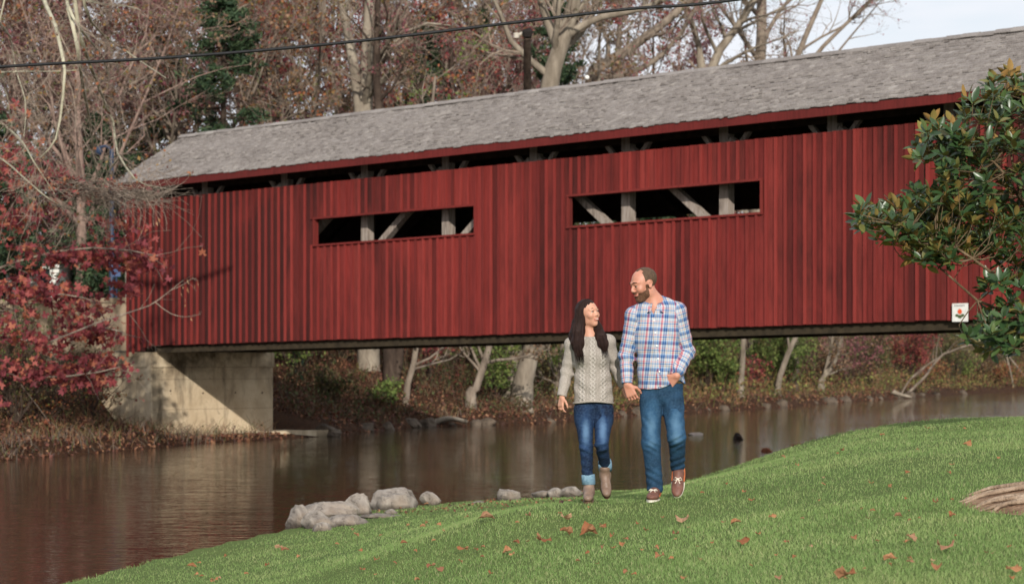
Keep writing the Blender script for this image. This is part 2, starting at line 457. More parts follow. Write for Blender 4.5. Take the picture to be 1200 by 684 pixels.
# ------------------------------------------------------------------ covered bridge
SL = 0.0148
def zb(s): return 2.69 + SL * s            # lower edge of the siding
def zt(s): return zb(s) + 4.18             # upper edge of the siding
S0, S1, WID = -1.13, 38.0, 4.3
bridge = root('covered_bridge', bk(0, 0, 2.69), 'long red covered bridge with weathered wooden shingle roof crossing the river', 'covered bridge')
WIN = [(7.05, 13.04, 5.40 - 0.06, 6.03 - 0.02), (16.23, 22.04, 5.47, 6.17)]     # s0, s1, z at sill, z at head (at s0)
def wz(w, s):
    return w[2] + (s - w[0]) * SL, w[3] + (s - w[0]) * SL

shared = {}
def board(name, s, w, z0, z1, n0, th, mat):
    """one upright board; boards of the same size share their mesh"""
    key = (name, round(w, 3), round(z1 - z0, 2), round(th, 3), mat.name)
    loc = bk(s, n0, z0)
    if key not in shared:
        b = MB(); h = z1 - z0
        b.box(loc - U*w/2, U*w, N*th, np.array((0, 0, h)) )
        b.V[0][4:6, 2] -= SL*w/2*0; 
        o = b.build(name, mat, bridge, origin=loc); shared[key] = o.data
    else:
        o = bpy.data.objects.new(name, shared[key]); COL.objects.link(o); o.parent = bridge
        o.location = (loc - ABS['covered_bridge']).tolist()
    return o
ABS['covered_bridge'] = bk(0, 0, 2.69)

PITCH = 0.268
rb = np.random.default_rng(3)
nb = int((S1 - S0) / PITCH)
for i in range(nb):
    s = S0 + (i + 0.5) * PITCH
    lo = zb(s) - (0.33 * (-s) / 1.13 if s < 0 else 0) - 0.0 + rb.uniform(-0.008, 0.008)
    hi = zt(s)
    spans = [(lo, hi)]
    for w in WIN:
        if w[0] - 0.02 < s < w[1] + 0.02:
            a, b_ = wz(w, s); spans = [(lo, a), (b_, hi)]
    off = rb.uniform(0, 0.006)
    for a, b_ in spans:
        a = round(a / 0.01) * 0.01; b_ = round(b_ / 0.01) * 0.01
        board('siding_board', s, PITCH - 0.004, a, b_, off, 0.024, RED)
        board('batten', s - PITCH / 2, 0.066, a + 0.004, b_ - 0.004, -0.044, 0.044, RED2)

# far side wall: boards with the same two long openings
for i in range(int((S1 - S0) / 0.54)):
    s = S0 + (i + 0.5) * 0.54
    spans = [(zb(s), zt(s))]
    for w in WIN[1:]:
        if w[0] - 3.9 < s < w[1] - 2.9:
            a, b_ = wz(w, s); b_ -= 0.24; spans = [(zb(s), a), (b_, zt(s))]
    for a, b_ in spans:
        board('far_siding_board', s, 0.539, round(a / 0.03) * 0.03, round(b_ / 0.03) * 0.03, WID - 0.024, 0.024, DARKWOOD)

# long openings: frame of four trim boards proud of the siding, and the jambs
for w in WIN:
    p00 = bk(w[0], 0, w[2]); p10 = bk(w[1], 0, w[2] + (w[1]-w[0])*SL)
    p01 = bk(w[0], 0, w[3]); p11 = bk(w[1], 0, w[3] + (w[1]-w[0])*SL)
    fr = MB(); z = np.array((0, 0, 1.0))
    for a, b_, dz, dep in ((p00, p10, -0.05, 0.16), (p01, p11, 0.0, 0.16)):
        fr.box(a + z*dz - N*0.062 - U*0.05, (b_ - a) + U*0.10, N*dep, z*0.05)
    for a, b_, ds in ((p00, p01, -0.05), (p10, p11, 0.0)):
        fr.box(a + U*ds - N*0.055, U*0.05, N*0.16, b_ - a)
    fr.build('window_frame', RED3, bridge)

# posts, braces and chords of the truss inside
def px2s(px, n):
    k = (px - 600.0) / F; a = bk(0, n, 0)
    return (k * a[1] - a[0]) / (U[0] - k * U[1])
TN = 0.42
posts = [px2s(p, TN) for p in (150, 240, 333, 427, 522, 625, 733, 848, 975, 1112)]
while posts[-1] < S1 - 3: posts.append(posts[-1] + 2.95)
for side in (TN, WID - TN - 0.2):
    wood = TIMBER if side == TN else DARKWOOD  # far truss takes the dark wood: its shade is put into the colour
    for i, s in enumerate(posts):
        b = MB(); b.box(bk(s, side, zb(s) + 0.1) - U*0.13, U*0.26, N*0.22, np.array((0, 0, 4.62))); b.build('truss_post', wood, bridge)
        if i + 1 < len(posts):
            s2 = posts[i+1]; mid = px2s(630, TN)
            for kk in (1,):
                if s2 <= mid: p, q = bk(s + 0.15, side + 0.1, zb(s) + 2.2), bk(s2 - 0.15, side + 0.1, zt(s2) + 0.1)
                else: p, q = bk(s + 0.15, side + 0.1, zt(s) + 0.1), bk(s2 - 0.15, side + 0.1, zb(s2) + 2.2)
                b = MB(); b.bar(p, q, 0.16, 0.2, up=N); b.build('diagonal_brace', wood, bridge)
        # short knee braces at the eaves
        b = MB()
        for sg in (-1, 1):
            b.bar(bk(s + sg*0.12, side + 0.1, zt(s) - 0.35), bk(s + sg*0.75, side + 0.1, zt(s) + 0.36), 0.1, 0.12, up=N)
        b.build('knee_brace', wood, bridge)
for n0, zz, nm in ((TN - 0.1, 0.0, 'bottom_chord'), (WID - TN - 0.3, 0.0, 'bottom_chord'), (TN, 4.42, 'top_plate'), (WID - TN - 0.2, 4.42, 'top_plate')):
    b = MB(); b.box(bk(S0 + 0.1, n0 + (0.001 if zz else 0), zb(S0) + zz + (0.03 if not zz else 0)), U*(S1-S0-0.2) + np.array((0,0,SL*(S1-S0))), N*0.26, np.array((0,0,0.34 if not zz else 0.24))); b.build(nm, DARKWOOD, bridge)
b = MB(); b.box(bk(S0 + 1.2, 0.12, zb(S0 + 1.2) - 0.2), U*(S1-S0-1.5) + np.array((0,0,SL*(S1-S0-1.5))), N*0.3, np.array((0,0,0.22))); b.build('bottom_beam', BEAM, bridge)
b = MB(); b.box(bk(S0 + 0.05, WID - 0.36, zb(S0) - 0.17), U*(S1-S0-0.3) + np.array((0,0,SL*(S1-S0))), N*0.3, np.array((0,0,0.19))); b.build('bottom_beam', BEAM, bridge)
b = MB(); b.box(bk(S0, 0.7, zb(S0) + 0.12), U*(S1-S0) + np.array((0,0,SL*(S1-S0))), N*(WID - 1.4), np.array((0,0,0.08))); b.build('deck', DARKWOOD, bridge)
s = S0 + 0.6
while s < S1:
    b = MB(); b.box(bk(s, 0.37, zb(s) - 0.12), U*0.2, N*(WID - 0.74), np.array((0,0,0.14))); b.build('floor_beam', DARKWOOD, bridge); s += 1.47

# roof
EAVE_N, RIDGE_N = -0.45, WID / 2
SR0, SR1 = -1.38, S1 + 0.6
def ze(s): return zt(s) + 0.50
def zr(s): return zt(s) + 2.05
for side in (0, 1):
    def rp(s, t, lift=0.0):                 # t: 0 at the eave, 1 at the ridge
        n = EAVE_N + (RIDGE_N - EAVE_N) * t
        if side: n = WID - n
        return bk(s, n, ze(s) + (zr(s) - ze(s)) * t + lift)
    b = MB(); a = rp(SR0 + 0.03, 0.0, -0.075); b.box(a, rp(SR1 - 0.03, 0, -0.075) - a, rp(SR0 + 0.03, 0.99, -0.075) - a, np.array((0,0,0.05))); b.build('roof_deck', DARKWOOD, bridge)
    for k in range(int((SR1 - SR0) / 0.9)):
        s = SR0 + 0.5 + 0.9 * k
        b = MB(); b.bar(rp(s, 0.02, -0.16), rp(s, 0.985, -0.16), 0.07, 0.15, up=(0,0,1)); b.build('rafter', DARKWOOD, bridge)
    # fascia and rake boards
    b = MB(); a = bk(SR0 + 0.01, EAVE_N - 0.012 if not side else WID - EAVE_N - 0.02, ze(SR0) - 0.21)
    b.box(a, U*(SR1 - SR0 - 0.02) + np.array((0,0,SL*(SR1-SR0))), N*0.032, np.array((0,0,0.19))); b.build('fascia_board', RED3, bridge)
    b = MB(); a = rp(SR0, 0.0, -0.19); b.box(a, rp(SR0, 0.98, -0.19) - a, U*0.03, np.array((0,0,0.14))); b.build('rake_board', RED3 if side else DARKWOOD, bridge)
    # shingles: thin wedges laid in overlapping courses
    if side == 0: rows, wsh = 25, 0.13
    else: rows, wsh = 8, 0.6
    V = []; nS = int((SR1 - SR0) / wsh)
    for r_ in range(rows):
        t0 = (r_ - 0.2) / rows; t1 = min((r_ + 1.25) / rows, 1.0)
        e = np.sort(SR0 + (np.arange(nS + 1) + rb.uniform(-0.33, 0.33, nS + 1) + (r_ % 2) * 0.5) * wsh); e = np.clip(e, SR0, SR1)
        a_, b_ = e[:-1] + 0.004, e[1:] - 0.004
        jl = rb.uniform(-0.014, 0.014, nS); th = rb.uniform(0.024, 0.046, nS) + 0.008 * vnoise(a_, a_ * 0 + r_, 0.8, 6)
        for ss, tt, hh in ((a_, t0 + jl, th), (b_, t0 + jl, th), (b_, t1, 0*th - 0.004), (a_, t1, 0*th - 0.004)):
            n = EAVE_N + (RIDGE_N - EAVE_N) * tt
            if side: n = WID - n
            z = 2.69 + SL*ss + 4.18 + 0.5 + 1.55 * tt + hh + 0.018 * np.sin(ss * 1.1) * (0.5 + tt) * 0.6
            V.append(np.stack([OB[0] + U[0]*ss + N[0]*n, OB[1] + U[1]*ss + N[1]*n, z], 1))
            if hh is th:
                V.append(V[-1] - np.array((0, 0, 0.03)))
    # per row order: A top, A bottom, B top, B bottom, C, D
    out_v = []; k = 0
    for r_ in range(rows):
        out_v.append(np.stack(V[k:k+6], 1)); k += 6
    VV = np.concatenate(out_v).reshape(-1, 3); i = np.arange(len(VV) // 6)[:, None] * 6
    Q = np.concatenate([i + np.array([[0, 2, 4, 5]]), i + np.array([[1, 3, 2, 0]])]); T = np.concatenate([i + np.array([[1, 0, 5]]), i + np.array([[2, 3, 4]])])
    if side: Q = Q[:, ::-1]; T = T[:, ::-1]
    tag(obj('shingles', VV, [Q, T], SHINGLE, bridge), kind='stuff')
rc = MB()
s = SR0
while s < SR1:
    L = 0.42
    for sg in (-1, 1):
        j = rb.uniform(0, 0.02)
        a = bk(s, RIDGE_N + 0.0, zr(s) + 0.03 + j); rc.box(a, U*(L + 0.03), N*sg*0.16 + np.array((0,0,-0.09)), np.array((0,0,0.022)))
    s += L
tag(rc.build('ridge_cap', SHINGLE, bridge), kind='stuff')

# end portals (left one in view) with white trim
for s, d in ((S0, -1), (S1, 1)):
    b = MB(); z = np.array((0, 0, 1.0))
    for n0 in (0.03, WID - 0.33):
        b.box(bk(s, n0, zb(s) - 0.02), U*0.04*d, N*0.3, z*4.6)
    b.box(bk(s, 0.33, zt(s) - 0.5), U*0.04*d, N*(WID - 0.66), z*1.0)
    b.build('portal_board', RED, bridge)
b = MB(); b.box(bk(S0, -0.03, 5.7) - U*0.07, U*0.065, N*0.2, np.array((0,0,0.62))); b.build('white_trim', WHITE, bridge)
gb = MB()
for side in (0, 1):
    pass
V = [bk(SR0 + 0.3, EAVE_N + 0.2, ze(0) - 0.1), bk(SR0 + 0.3, WID - EAVE_N - 0.2, ze(0) - 0.1), bk(SR0 + 0.3, RIDGE_N, zr(0) - 0.12)]
V += [p + U*0.04 for p in V]
obj('gable_wall', V, [np.array([(0,2,5,3),(2,1,4,5),(1,0,3,4)]), np.array([(0,1,2),(3,5,4)])], RED, bridge)

# abutments
def abutment(s_in, label, sgn=-1):
    L = 3.0
    rt = root('bridge_abutment', bk(s_in, 2.2, 0), label, 'abutment')
    z = np.array((0, 0, 1.0))
    # body (face towards the river at s_in)
    b = MB(); b.box(bk(s_in, 0.03, -1.25), U*sgn*L, N*4.5, z*(zb(s_in) + 1.25 - 0.62)); b.build('concrete_body', CONC, rt)
    b = MB(); b.box(bk(s_in - sgn*0.035, 0.0, zb(s_in) - 0.61), U*sgn*(L + 0.03), N*4.56, z*0.43); b.build('coping', CONC, rt)
    return rt
ab = abutment(-0.02, 'tan concrete abutment under the left end of the red bridge')
rq = np.random.default_rng(12)
for zz in (1.35, 0.35):
    for nn_ in (0.7, 1.9, 3.1, 4.1):
        c_ = bk(-0.02, nn_ + rq.uniform(-.05, .05), zz + rq.uniform(-.05, .05)); b = MB(); b.tube([c_ - U*0.03, c_ + U*0.004], [0.032, 0.030], 8); b.build('tie_hole_dark_disc', DARKWOOD, ab)  # flush dark plugs; the shade inside each hole is put into the colour
for zz in (1.72, 0.85):
    b = MB(); b.box(bk(-0.03, 0.04, zz), U*0.016, N*4.48, np.array((0, 0, 0.014))); b.build('form_line', CONC_D, ab)
wv = []   # wing wall: sloping top, running on to the left and a little back
A = bk(-0.02, 0.0, 0); D = -U * 0.97 + N * 0.12
p = [A, A + D*2.0, A + D*4.4]; zt_ = [2.5, 2.0, 0.9]
V = []
for q, zz in zip(p, zt_):
    V += [q - N*0.02 + np.array((0,0,-1.25)), q - N*0.02 + np.array((0,0,zz)), q + N*0.4 + np.array((0,0,zz)), q + N*0.4 + np.array((0,0,-1.25))]
Q = []
for k in (0, 1):
    for j in range(4): Q.append((k*4 + j, k*4 + (j+1) % 4, k*4 + 4 + (j+1) % 4, k*4 + 4 + j))
Q += [(3, 2, 1, 0), (8, 9, 10, 11)]
obj('wing_wall', V, [np.array(Q)[:, ::-1]], CONC, ab)
abutment(34.2, 'tan concrete abutment under the far right end of the bridge', 1)
# low apron in front of the face
A0 = bk(0.02, -1.6, 0); 
rt = root('concrete_apron', bk(0.6, 2.5, 0), 'low flat concrete footing slab at the waterline below the abutment', 'footing')
pts = [(-0.5,-2.0),(0.45,-1.2),(1.0,0.6),(1.25,2.6),(1.3,4.8),(1.0,6.3),(0.3,6.8),(-0.1,6.6),(-0.1,-1.6)]
V = [bk(a + 0.05*math.sin(i*3), b_, 0.19 + 0.02*math.sin(i*5)) for i, (a, b_) in enumerate(pts)] + [bk(a*1.08, b_, -0.6) for a, b_ in pts]
n_ = len(pts)
me = bpy.data.meshes.new('slab'); me.from_pydata([tuple(q - bk(0.6, 2.5, 0)) for q in V], [], [tuple(range(n_))[::-1] if False else tuple(range(n_))] + [(i, i + n_, (i+1) % n_ + n_, (i+1) % n_) for i in range(n_)])
me.materials.append(CONC); so = bpy.data.objects.new('slab', me); COL.objects.link(so); so.parent = rt

# approach wall to the left of the portal, with the road fill behind it
rt = root('approach_wall', bk(-1.2, 0.5, 2.0), 'pale grey concrete approach wall behind the red maple leaves', 'wall')
z = np.array((0, 0, 1.0))
a0 = at(150, 350, 70.6); a0[2] = 0; a1 = at(-60, 350, 73.0); a1[2] = 0
b = MB(); b.box(a0 + z*0.5, a1 - a0, N*0.35, z*3.45); b.build('concrete_panel', CONC_D, rt)
b = MB(); b.box(a0 + z*3.96 - N*0.04, a1 - a0, N*0.43, z*0.14); b.build('wall_cap', CONC_D, rt)
b = MB(); b.box(bk(S0 - 0.05, 0.2, 1.5), -U*14, N*4.2, z*1.05); tag(b.build('approach_road', noise_mat('asphalt', [(0.3, '3a3836'), (0.7, '4a4846')], 30)), kind='structure')

# small square notice on the siding
rt = root('notice_sign', bk(px2s(1125, -0.08), -0.08, zb(28) + 0.2), 'small white square notice with an orange flower on the red siding', 'sign')
s = px2s(1125, -0.08); zc_ = CZ + (HY - 366) / F * bk(s, -0.08, 0)[1]; c = bk(s, -0.085, zc_)
hw = 0.19
b = MB(); b.box(c - U*hw - z*hw, U*2*hw, N*0.02, z*2*hw); b.build('sign_plate', WHITE, rt)
def flat(name, pts, mat, off):
    V = [c + U*x + z*y - N*off for x, y in pts]
    me = bpy.data.meshes.new(name); org = np.array(rt.location); me.from_pydata([tuple(v_ - org) for v_ in V], [], [tuple(range(len(V)))])
    me.materials.append(mat); o = bpy.data.objects.new(name, me); COL.objects.link(o); o.parent = rt
PC = lambda n, c_: M(n, 0.6).color(c_).m
def disc(x, y, r, n=12, sq=1): return [(x + r*math.cos(k/n*6.283), y + r*sq*math.sin(k/n*6.283)) for k in range(n)]
GN = PC('print_green', '4d5a3a'); OR = PC('print_orange', 'd8552b'); GY = PC('print_grey', '77777a')
flat('printed_flower', disc(0.0, 0.02, 0.055), OR, 0.006)
for k, (x, y, r) in enumerate(((-0.07, -0.06, 0.045), (0.0, -0.085, 0.055), (0.07, -0.06, 0.045))): flat('printed_leaf', disc(x, y, r, 10, 0.7), GN, 0.004 + 0.0005*k)
for k in range(7): flat('printed_letter', [(-0.13 + k*0.037, 0.13), (-0.108 + k*0.037, 0.13), (-0.108 + k*0.037, 0.155), (-0.13 + k*0.037, 0.155)], GY, 0.004)
# ------------------------------------------------------------------ trees
def spawn(P, R, n, ln, spread, up, rs, t0=0.25, t1=1.0, K=4, wob=0.12, rr=0.5, droop=0.0):
    """n child branches on every parent polyline"""
    m, k, _ = P.shape
    t = rs.uniform(t0, t1, (m, n)); f = t * (k - 1); i = np.clip(f.astype(int), 0, k - 2); fr = (f - i)[..., None]
    ar = np.arange(m)[:, None]
    p0 = P[ar, i] * (1 - fr) + P[ar, i + 1] * fr
    tg = unit(P[ar, i + 1] - P[ar, i])
    r0 = (R[ar, i] * (1 - fr[..., 0]) + R[ar, i + 1] * fr[..., 0]) * rr
    L = np.linalg.norm(P[:, -1] - P[:, 0], axis=1)[:, None] * ln * rs.uniform(0.6, 1.3, (m, n)) * (1.15 - 0.55 * t)
    q = rs.normal(size=(m, n, 3)); q = unit(q - (q * tg).sum(-1, keepdims=True) * tg)
    a = spread * rs.uniform(0.7, 1.25, (m, n, 1))
    d = tg * np.cos(a) + q * np.sin(a) + np.array((0, 0, up)); d = unit(d)
    C = np.zeros((m, n, K, 3)); C[:, :, 0] = p0
    for j in range(1, K):
        d = unit(d + rs.normal(size=d.shape) * wob + np.array((0, 0, up * 0.25 - droop)))
        C[:, :, j] = C[:, :, j-1] + d * (L / (K - 1))[..., None]
    tt = np.linspace(0, 1, K)
    RR = r0[..., None] * (1 - 0.8 * tt)
    return C.reshape(-1, K, 3), RR.reshape(-1, K)

def bark(name, a, b, c, sc=3.0):
    m = M(name, 0.95, 0.15); v = m.coord('Object', (1, 1, 0.4))
    m.color(m.ramp(m.noise(sc, 7, v, 0.65, 0.4), [(0.3, a), (0.5, b), (0.72, c)])); m.bump(m.noise(sc*5, 5, v), 0.8, 0.04); return m.m
BK_PALE = bark('pale_sycamore_bark', '60564a', '857a6c', 'a89d8c', 1.6)  # darkened bark: the bridge's shade on the trunks is put into the colour
BK_GREY = bark('grey_brown_bark', '5a4f45', '7f7265', '9c8f80')
BK_DARK = bark('dark_bark', '2f2722', '463a32', '5e5147')
BK_PINK = bark('reddish_twigs', '6e5b54', '8c756a', 'a89084')
TWIG = bark('fine_grey_twigs', '6e6258', '8b7c6e', 'a69686')
LF = {
 'rust': leaf_mat('rust_leaves', ['8c5236', '9c6242', 'ac7450', '784c3e', 'a08252', '74743f'], 0.35),
 'pink': leaf_mat('dusty_red_leaves', ['8c545a', '9c6268', '7c444c', 'a86e6e', '8a6c62', '6e484c'], 0.35),
 'brown': leaf_mat('dry_brown_leaves', ['76604e', '8a6e58', '625042', '9c7e64', '80603c', '6c6a44'], 0.3),
 'red': leaf_mat('red_maple_leaves', ['8f4244', 'a25450', '783a3e', 'aa5e54', '944a50', 'b06c52', '6c3238'], 0.38),
 'green': leaf_mat('yellow_green_leaves', ['62743a', '768646', '526634', '889252'], 0.4),
 'pine': leaf_mat('evergreen_needles', ['33462f', '3f5238', '2a3c2a', '4c5c3e'], 0.15),
 'olive': leaf_mat('olive_brush_leaves', ['50552f', '64663c', '444a2c', '7a7048', '6c583c'], 0.3),
 'orange': leaf_mat('orange_leaves', ['c0702c', 'd08a3c', 'a85a28', 'c8a048'], 0.4),
}

def tree(label, base, H, kind='brown', bk_=None, seed=1, r0=0.22, lean=(0, 0), stems=None, leaves=3500, lsize=0.12, nb=(13, 7, 5), clear=0.3, spread=0.9, cat='tree', name='tree', group=None, up=0.15, twigs=True, twigmat=None, limb=0.42, fine=2, tr=1.0):
    rs = np.random.default_rng(seed); base = np.asarray(base, float)
    rt = root(name, base, label, cat, group)
    if stems is None:
        k = 7; z = np.linspace(0, 1, k)
        wob = np.cumsum(rs.normal(size=(k, 2)) * 0.025 * H * 0.4, 0); wob[0] = 0
        P = np.stack([base[0] + lean[0]*z*H + wob[:, 0], base[1] + lean[1]*z*H + wob[:, 1], base[2] - 0.4 + z*H], 1)[None]
        R = (r0 * (1 - 0.85 * z))[None]; R[:, 0] *= 1.35
    else:
        P = np.stack([path([q[:3] for q in st], 9) for st in stems]); R = np.stack([path([[q[3]]*3 for q in st], 9)[:, 0] for st in stems])
    acc = []; add_tubes(acc, P, R, 9)
    b1, r1 = spawn(P, R, nb[0], limb, spread, up, rs, clear, 1.0, 6, 0.16, 0.5); r1 = np.maximum(r1, 0.012)
    add_tubes(acc, b1, r1, 5)
    V, Q = join(acc); obj('trunk', V, Q, bk_ or BK_GREY, rt, smooth=True)
    b2, r2 = spawn(b1, r1, nb[1], 0.45, 0.7, up * 0.6, rs, 0.2, 1.0, 5, 0.2, 0.55); r2 = np.maximum(r2, 0.007)
    b3, r3 = spawn(b2, r2, nb[2], 0.55, 0.7, 0.05, rs, 0.15, 1.0, 4, 0.22, 0.6); r3 = np.maximum(r3, 0.0045 * tr)
    acc = []; add_tubes(acc, b2, r2, 4); add_tubes(acc, b3, r3, 3)
    if fine:
        b4, r4 = spawn(b3, r3, fine, 0.6, 0.7, 0.0, rs, 0.1, 1.0, 2, 0.25, 0.7); r4 = np.maximum(r4, 0.0036 * tr); add_tubes(acc, b4, r4, 3)
        b3 = b4
    V, Q = join(acc); obj('branches', V, Q, twigmat or TWIG, rt)
    if leaves:
        m_, k_, _ = b3.shape
        # leaves gather on some twigs and are missing on others
        wgt = rs.uniform(0, 1, m_) ** 2.0; wgt /= wgt.sum()
        i = rs.choice(m_, leaves, p=wgt); j = rs.integers(0, k_ - 1, leaves); f = rs.uniform(0, 1, (leaves, 1))
        C = b3[i, j] * (1 - f) + b3[i, j + 1] * f + rs.normal(size=(leaves, 3)) * lsize * 0.6
        V, T = leaf_cloud(C, lsize, rs, 0.75, 0.3); obj('crown', V, T, LF[kind], rt)
    return rt

def copy_tree(src, base, rz, sc, label, group=None):
    r = src.copy(); COL.objects.link(r); r.location = [float(c) for c in base]; r.rotation_euler = (0, 0, rz); r.scale = (sc, sc, sc)
    r['label'] = label
    if group: r['group'] = group
    for ch in list(src.children):
        c = ch.copy(); COL.objects.link(c); c.parent = r
    return r

def bankY(px, Y, zmin=0.7):
    while gz((px - 600) / F * Y, Y) < zmin and Y < 300: Y += 0.5
    return Y
def gz(x, y): return float(bank_z(np.array([x]), np.array([y]))[0])
def gpt(px, Y, zmin=0.7):
    Y = bankY(px, Y, zmin)
    x = (px - 600) / F * Y; return np.array((x, Y, gz(x, Y)))

# individually shaped trees (their trunks show above the roof or under the bridge)
def st(Y, rows, dy=0.0):
    """stem from (px, py, half width px) rows at distance Y"""
    o = []
    for k, (px, py, hw) in enumerate(rows):
        p = at(px, py, Y + dy * k / max(1, len(rows)-1)); o.append((p[0], p[1], p[2], hw / F * Y))
    return o
def ftree(label, Y, stems, **kw):
    Y = bankY(stems[0][0][0], Y, 0.55); x, y, z = gpt(stems[0][0][0], Y); S = []
    for s in stems: S.append(st(Y, s))
    if kw.pop('ground', True):
        q = S[0][0]; S[0] = [(q[0], q[1], z - 0.5, q[3] * 1.3), (q[0], q[1], z + 0.5, q[3])] + S[0][1:]
    return tree(label, (x, Y, z), 0, stems=S, **kw)

ftree('tall pale grey tree whose two stems part just above the roof', 90, [[(432, 470, 13), (431, 300, 11.5), (427, 132, 10), (431, 60, 7), (434, -60, 5), (430, -160, 3)], [(425, 150, 8), (415, 80, 6), (402, 10, 5), (380, -110, 3)]],
      bk_=BK_PALE, kind='pink', seed=11, leaves=1500, clear=0.5, nb=(9, 6, 4), limb=0.28)
ftree('big pale sycamore leaning right with a thick bent upper limb', 92, [[(600, 468, 16), (606, 400, 14), (630, 200, 13), (642, 105, 11), (662, 40, 9), (686, -40, 6), (700, -160, 3)], [(655, 60, 6), (640, 20, 5), (625, -30, 4), (600, -120, 2)], [(664, 42, 5), (700, 22, 4), (760, 8, 3), (830, -30, 2)]],
      bk_=BK_PALE, kind='brown', seed=12, leaves=1200, clear=0.55, nb=(8, 6, 4), limb=0.28)
ftree('sycamore with two long bare limbs sweeping up to the right', 126, [[(672, 455, 11), (668, 300, 10), (680, 110, 8), (718, 72, 6.5), (770, 35, 5), (830, -20, 4), (900, -90, 2)], [(690, 92, 5), (730, 88, 4), (775, 66, 3), (815, 10, 2.5), (830, -60, 2)]],
      bk_=BK_GREY, kind='pink', seed=13, leaves=1500, clear=0.55, nb=(8, 6, 4), limb=0.26)
ftree('brown trunk leaning left over the middle of the roof', 118, [[(610, 460, 9), (600, 250, 8), (588, 105, 7), (570, 60, 6), (540, 10, 5), (500, -60, 4), (470, -150, 2)]], bk_=BK_DARK, kind='red', seed=14, leaves=1500, clear=0.5, nb=(10, 6, 4), limb=0.25)
ftree('slim grey tree crossing behind the wire left of the pale twin tree', 112, [[(455, 466, 11), (425, 280, 9), (402, 132, 7), (385, 70, 6), (358, 10, 5), (320, -70, 3)]], bk_=BK_GREY, kind='rust', seed=15, leaves=1800, clear=0.5, nb=(10, 6, 4), limb=0.25)
ftree('crooked grey tree with a heavy forked limb high on the left', 106, [[(330, 440, 12), (335, 300, 11), (345, 140, 9), (300, 80, 8), (265, 30, 7), (240, -20, 5), (200, -100, 3)], [(275, 42, 5), (290, 5, 4), (300, -60, 3)]], bk_=BK_DARK, kind='pink', seed=16, leaves=1500, clear=0.45, nb=(11, 6, 4), limb=0.25)
ftree('straight brown trunk rising through the thin woods at upper right', 138, [[(878, 430, 9), (886, 250, 8), (890, 90, 7), (893, 20, 6), (890, -80, 5), (880, -160, 3)]], bk_=BK_GREY, kind='brown', seed=17, leaves=900, clear=0.45, nb=(10, 6, 4), limb=0.25)
ftree('pale tree forking above the roof right of the long limbs', 134, [[(800, 440, 9), (815, 250, 8), (828, 95, 6), (850, 50, 5), (880, 10, 4), (915, -60, 3)], [(826, 90, 4), (815, 40, 3.5), (800, 0, 3), (770, -80, 2)]], bk_=BK_PALE, kind='pink', seed=18, leaves=1000, clear=0.45, nb=(10, 6, 4), limb=0.3)
ftree('thin grey tree fanning out against the sky at upper right', 132, [[(930, 430, 6), (935, 200, 5), (928, 90, 4), (950, 30, 3), (985, -50, 2)], [(932, 100, 3), (960, 60, 2.5), (1000, 20, 2), (1040, -20, 1.3)]], bk_=BK_GREY, kind='pink', seed=19, leaves=600, clear=0.35, nb=(10, 6, 4), limb=0.33)
ftree('pale trunk over the roof between the twin tree and the leaning trunk', 124, [[(520, 460, 9), (530, 250, 9), (545, 110, 8), (560, 60, 6), (575, -20, 4), (580, -120, 2)]], bk_=BK_PALE, kind='rust', seed=20, leaves=1800, clear=0.5, nb=(10, 6, 4), limb=0.25)
# trunks that show under the deck
ftree('dark twin trunk on the bank under the bridge', 88, [[(458, 470, 9), (456, 380, 8), (450, 200, 6), (440, 60, 4), (450, -60, 2)], [(462, 455, 5), (470, 400, 5), (480, 200, 3), (500, 60, 2)]], bk_=BK_DARK, kind='brown', seed=21, leaves=1500, nb=(9, 6, 4), clear=0.5, limb=0.25)
ftree('slender grey trunk between the dark trunk and the curved trunk', 86, [[(476, 476, 4), (486, 420, 3.5), (492, 360, 3), (500, 200, 2.5), (510, 90, 1.5)]], bk_=BK_GREY, kind='green', seed=22, leaves=900, nb=(10, 5, 4), clear=0.3, limb=0.3)
ftree('curved grey trunk rooted at the waterline left of the sycamore', 85, [[(552, 492, 6), (556, 460, 4.6), (566, 430, 4.5), (575, 390, 4), (580, 250, 3.5), (600, 120, 2)]], bk_=BK_GREY, kind='brown', seed=23, leaves=1200, nb=(9, 5, 4), clear=0.4, limb=0.3)
ftree('thin straight pole-like trunk standing on the far waterline', 117, [[(868, 479, 4), (869, 440, 3.5), (872, 380, 3), (874, 250, 2.5), (878, 150, 1.5)]], bk_=BK_PALE, kind='brown', seed=24, leaves=500, nb=(6, 4, 3), clear=0.6, limb=0.15)
ftree('pale leaning trunk among the green brush beyond the river', 122, [[(912, 455, 3.6), (925, 410, 3.2), (940, 370, 3), (960, 250, 3), (970, 150, 2)]], bk_=BK_PALE, kind='green', seed=25, leaves=1200, nb=(9, 5, 4), clear=0.4, limb=0.25)
ftree('pair of pale stems leaning out of the far bank', 125, [[(962, 470, 3), (975, 430, 2.6), (985, 400, 2.3), (995, 330, 1.5)], [(964, 468, 2.4), (966, 440, 2), (975, 400, 1.6), (980, 340, 1.2)]], bk_=BK_PALE, kind='brown', seed=26, leaves=700, nb=(8, 5, 3), clear=0.3, limb=0.3)
ftree('young straight trunk just left of the woman above the bank', 92, [[(652, 478, 3), (655, 440, 2.6), (660, 390, 2.2), (664, 250, 1.8)]], bk_=BK_GREY, kind='green', seed=27, leaves=700, nb=(8, 5, 3), clear=0.3, limb=0.25)
ftree('second sycamore stem with peeling bark beside the big pale sycamore', 91, [[(612, 468, 13), (620, 420, 11), (628, 380, 9), (640, 250, 7), (650, 140, 4)]], bk_=BK_PALE, kind='brown', seed=28, leaves=900, nb=(8, 5, 3), clear=0.4, limb=0.25)

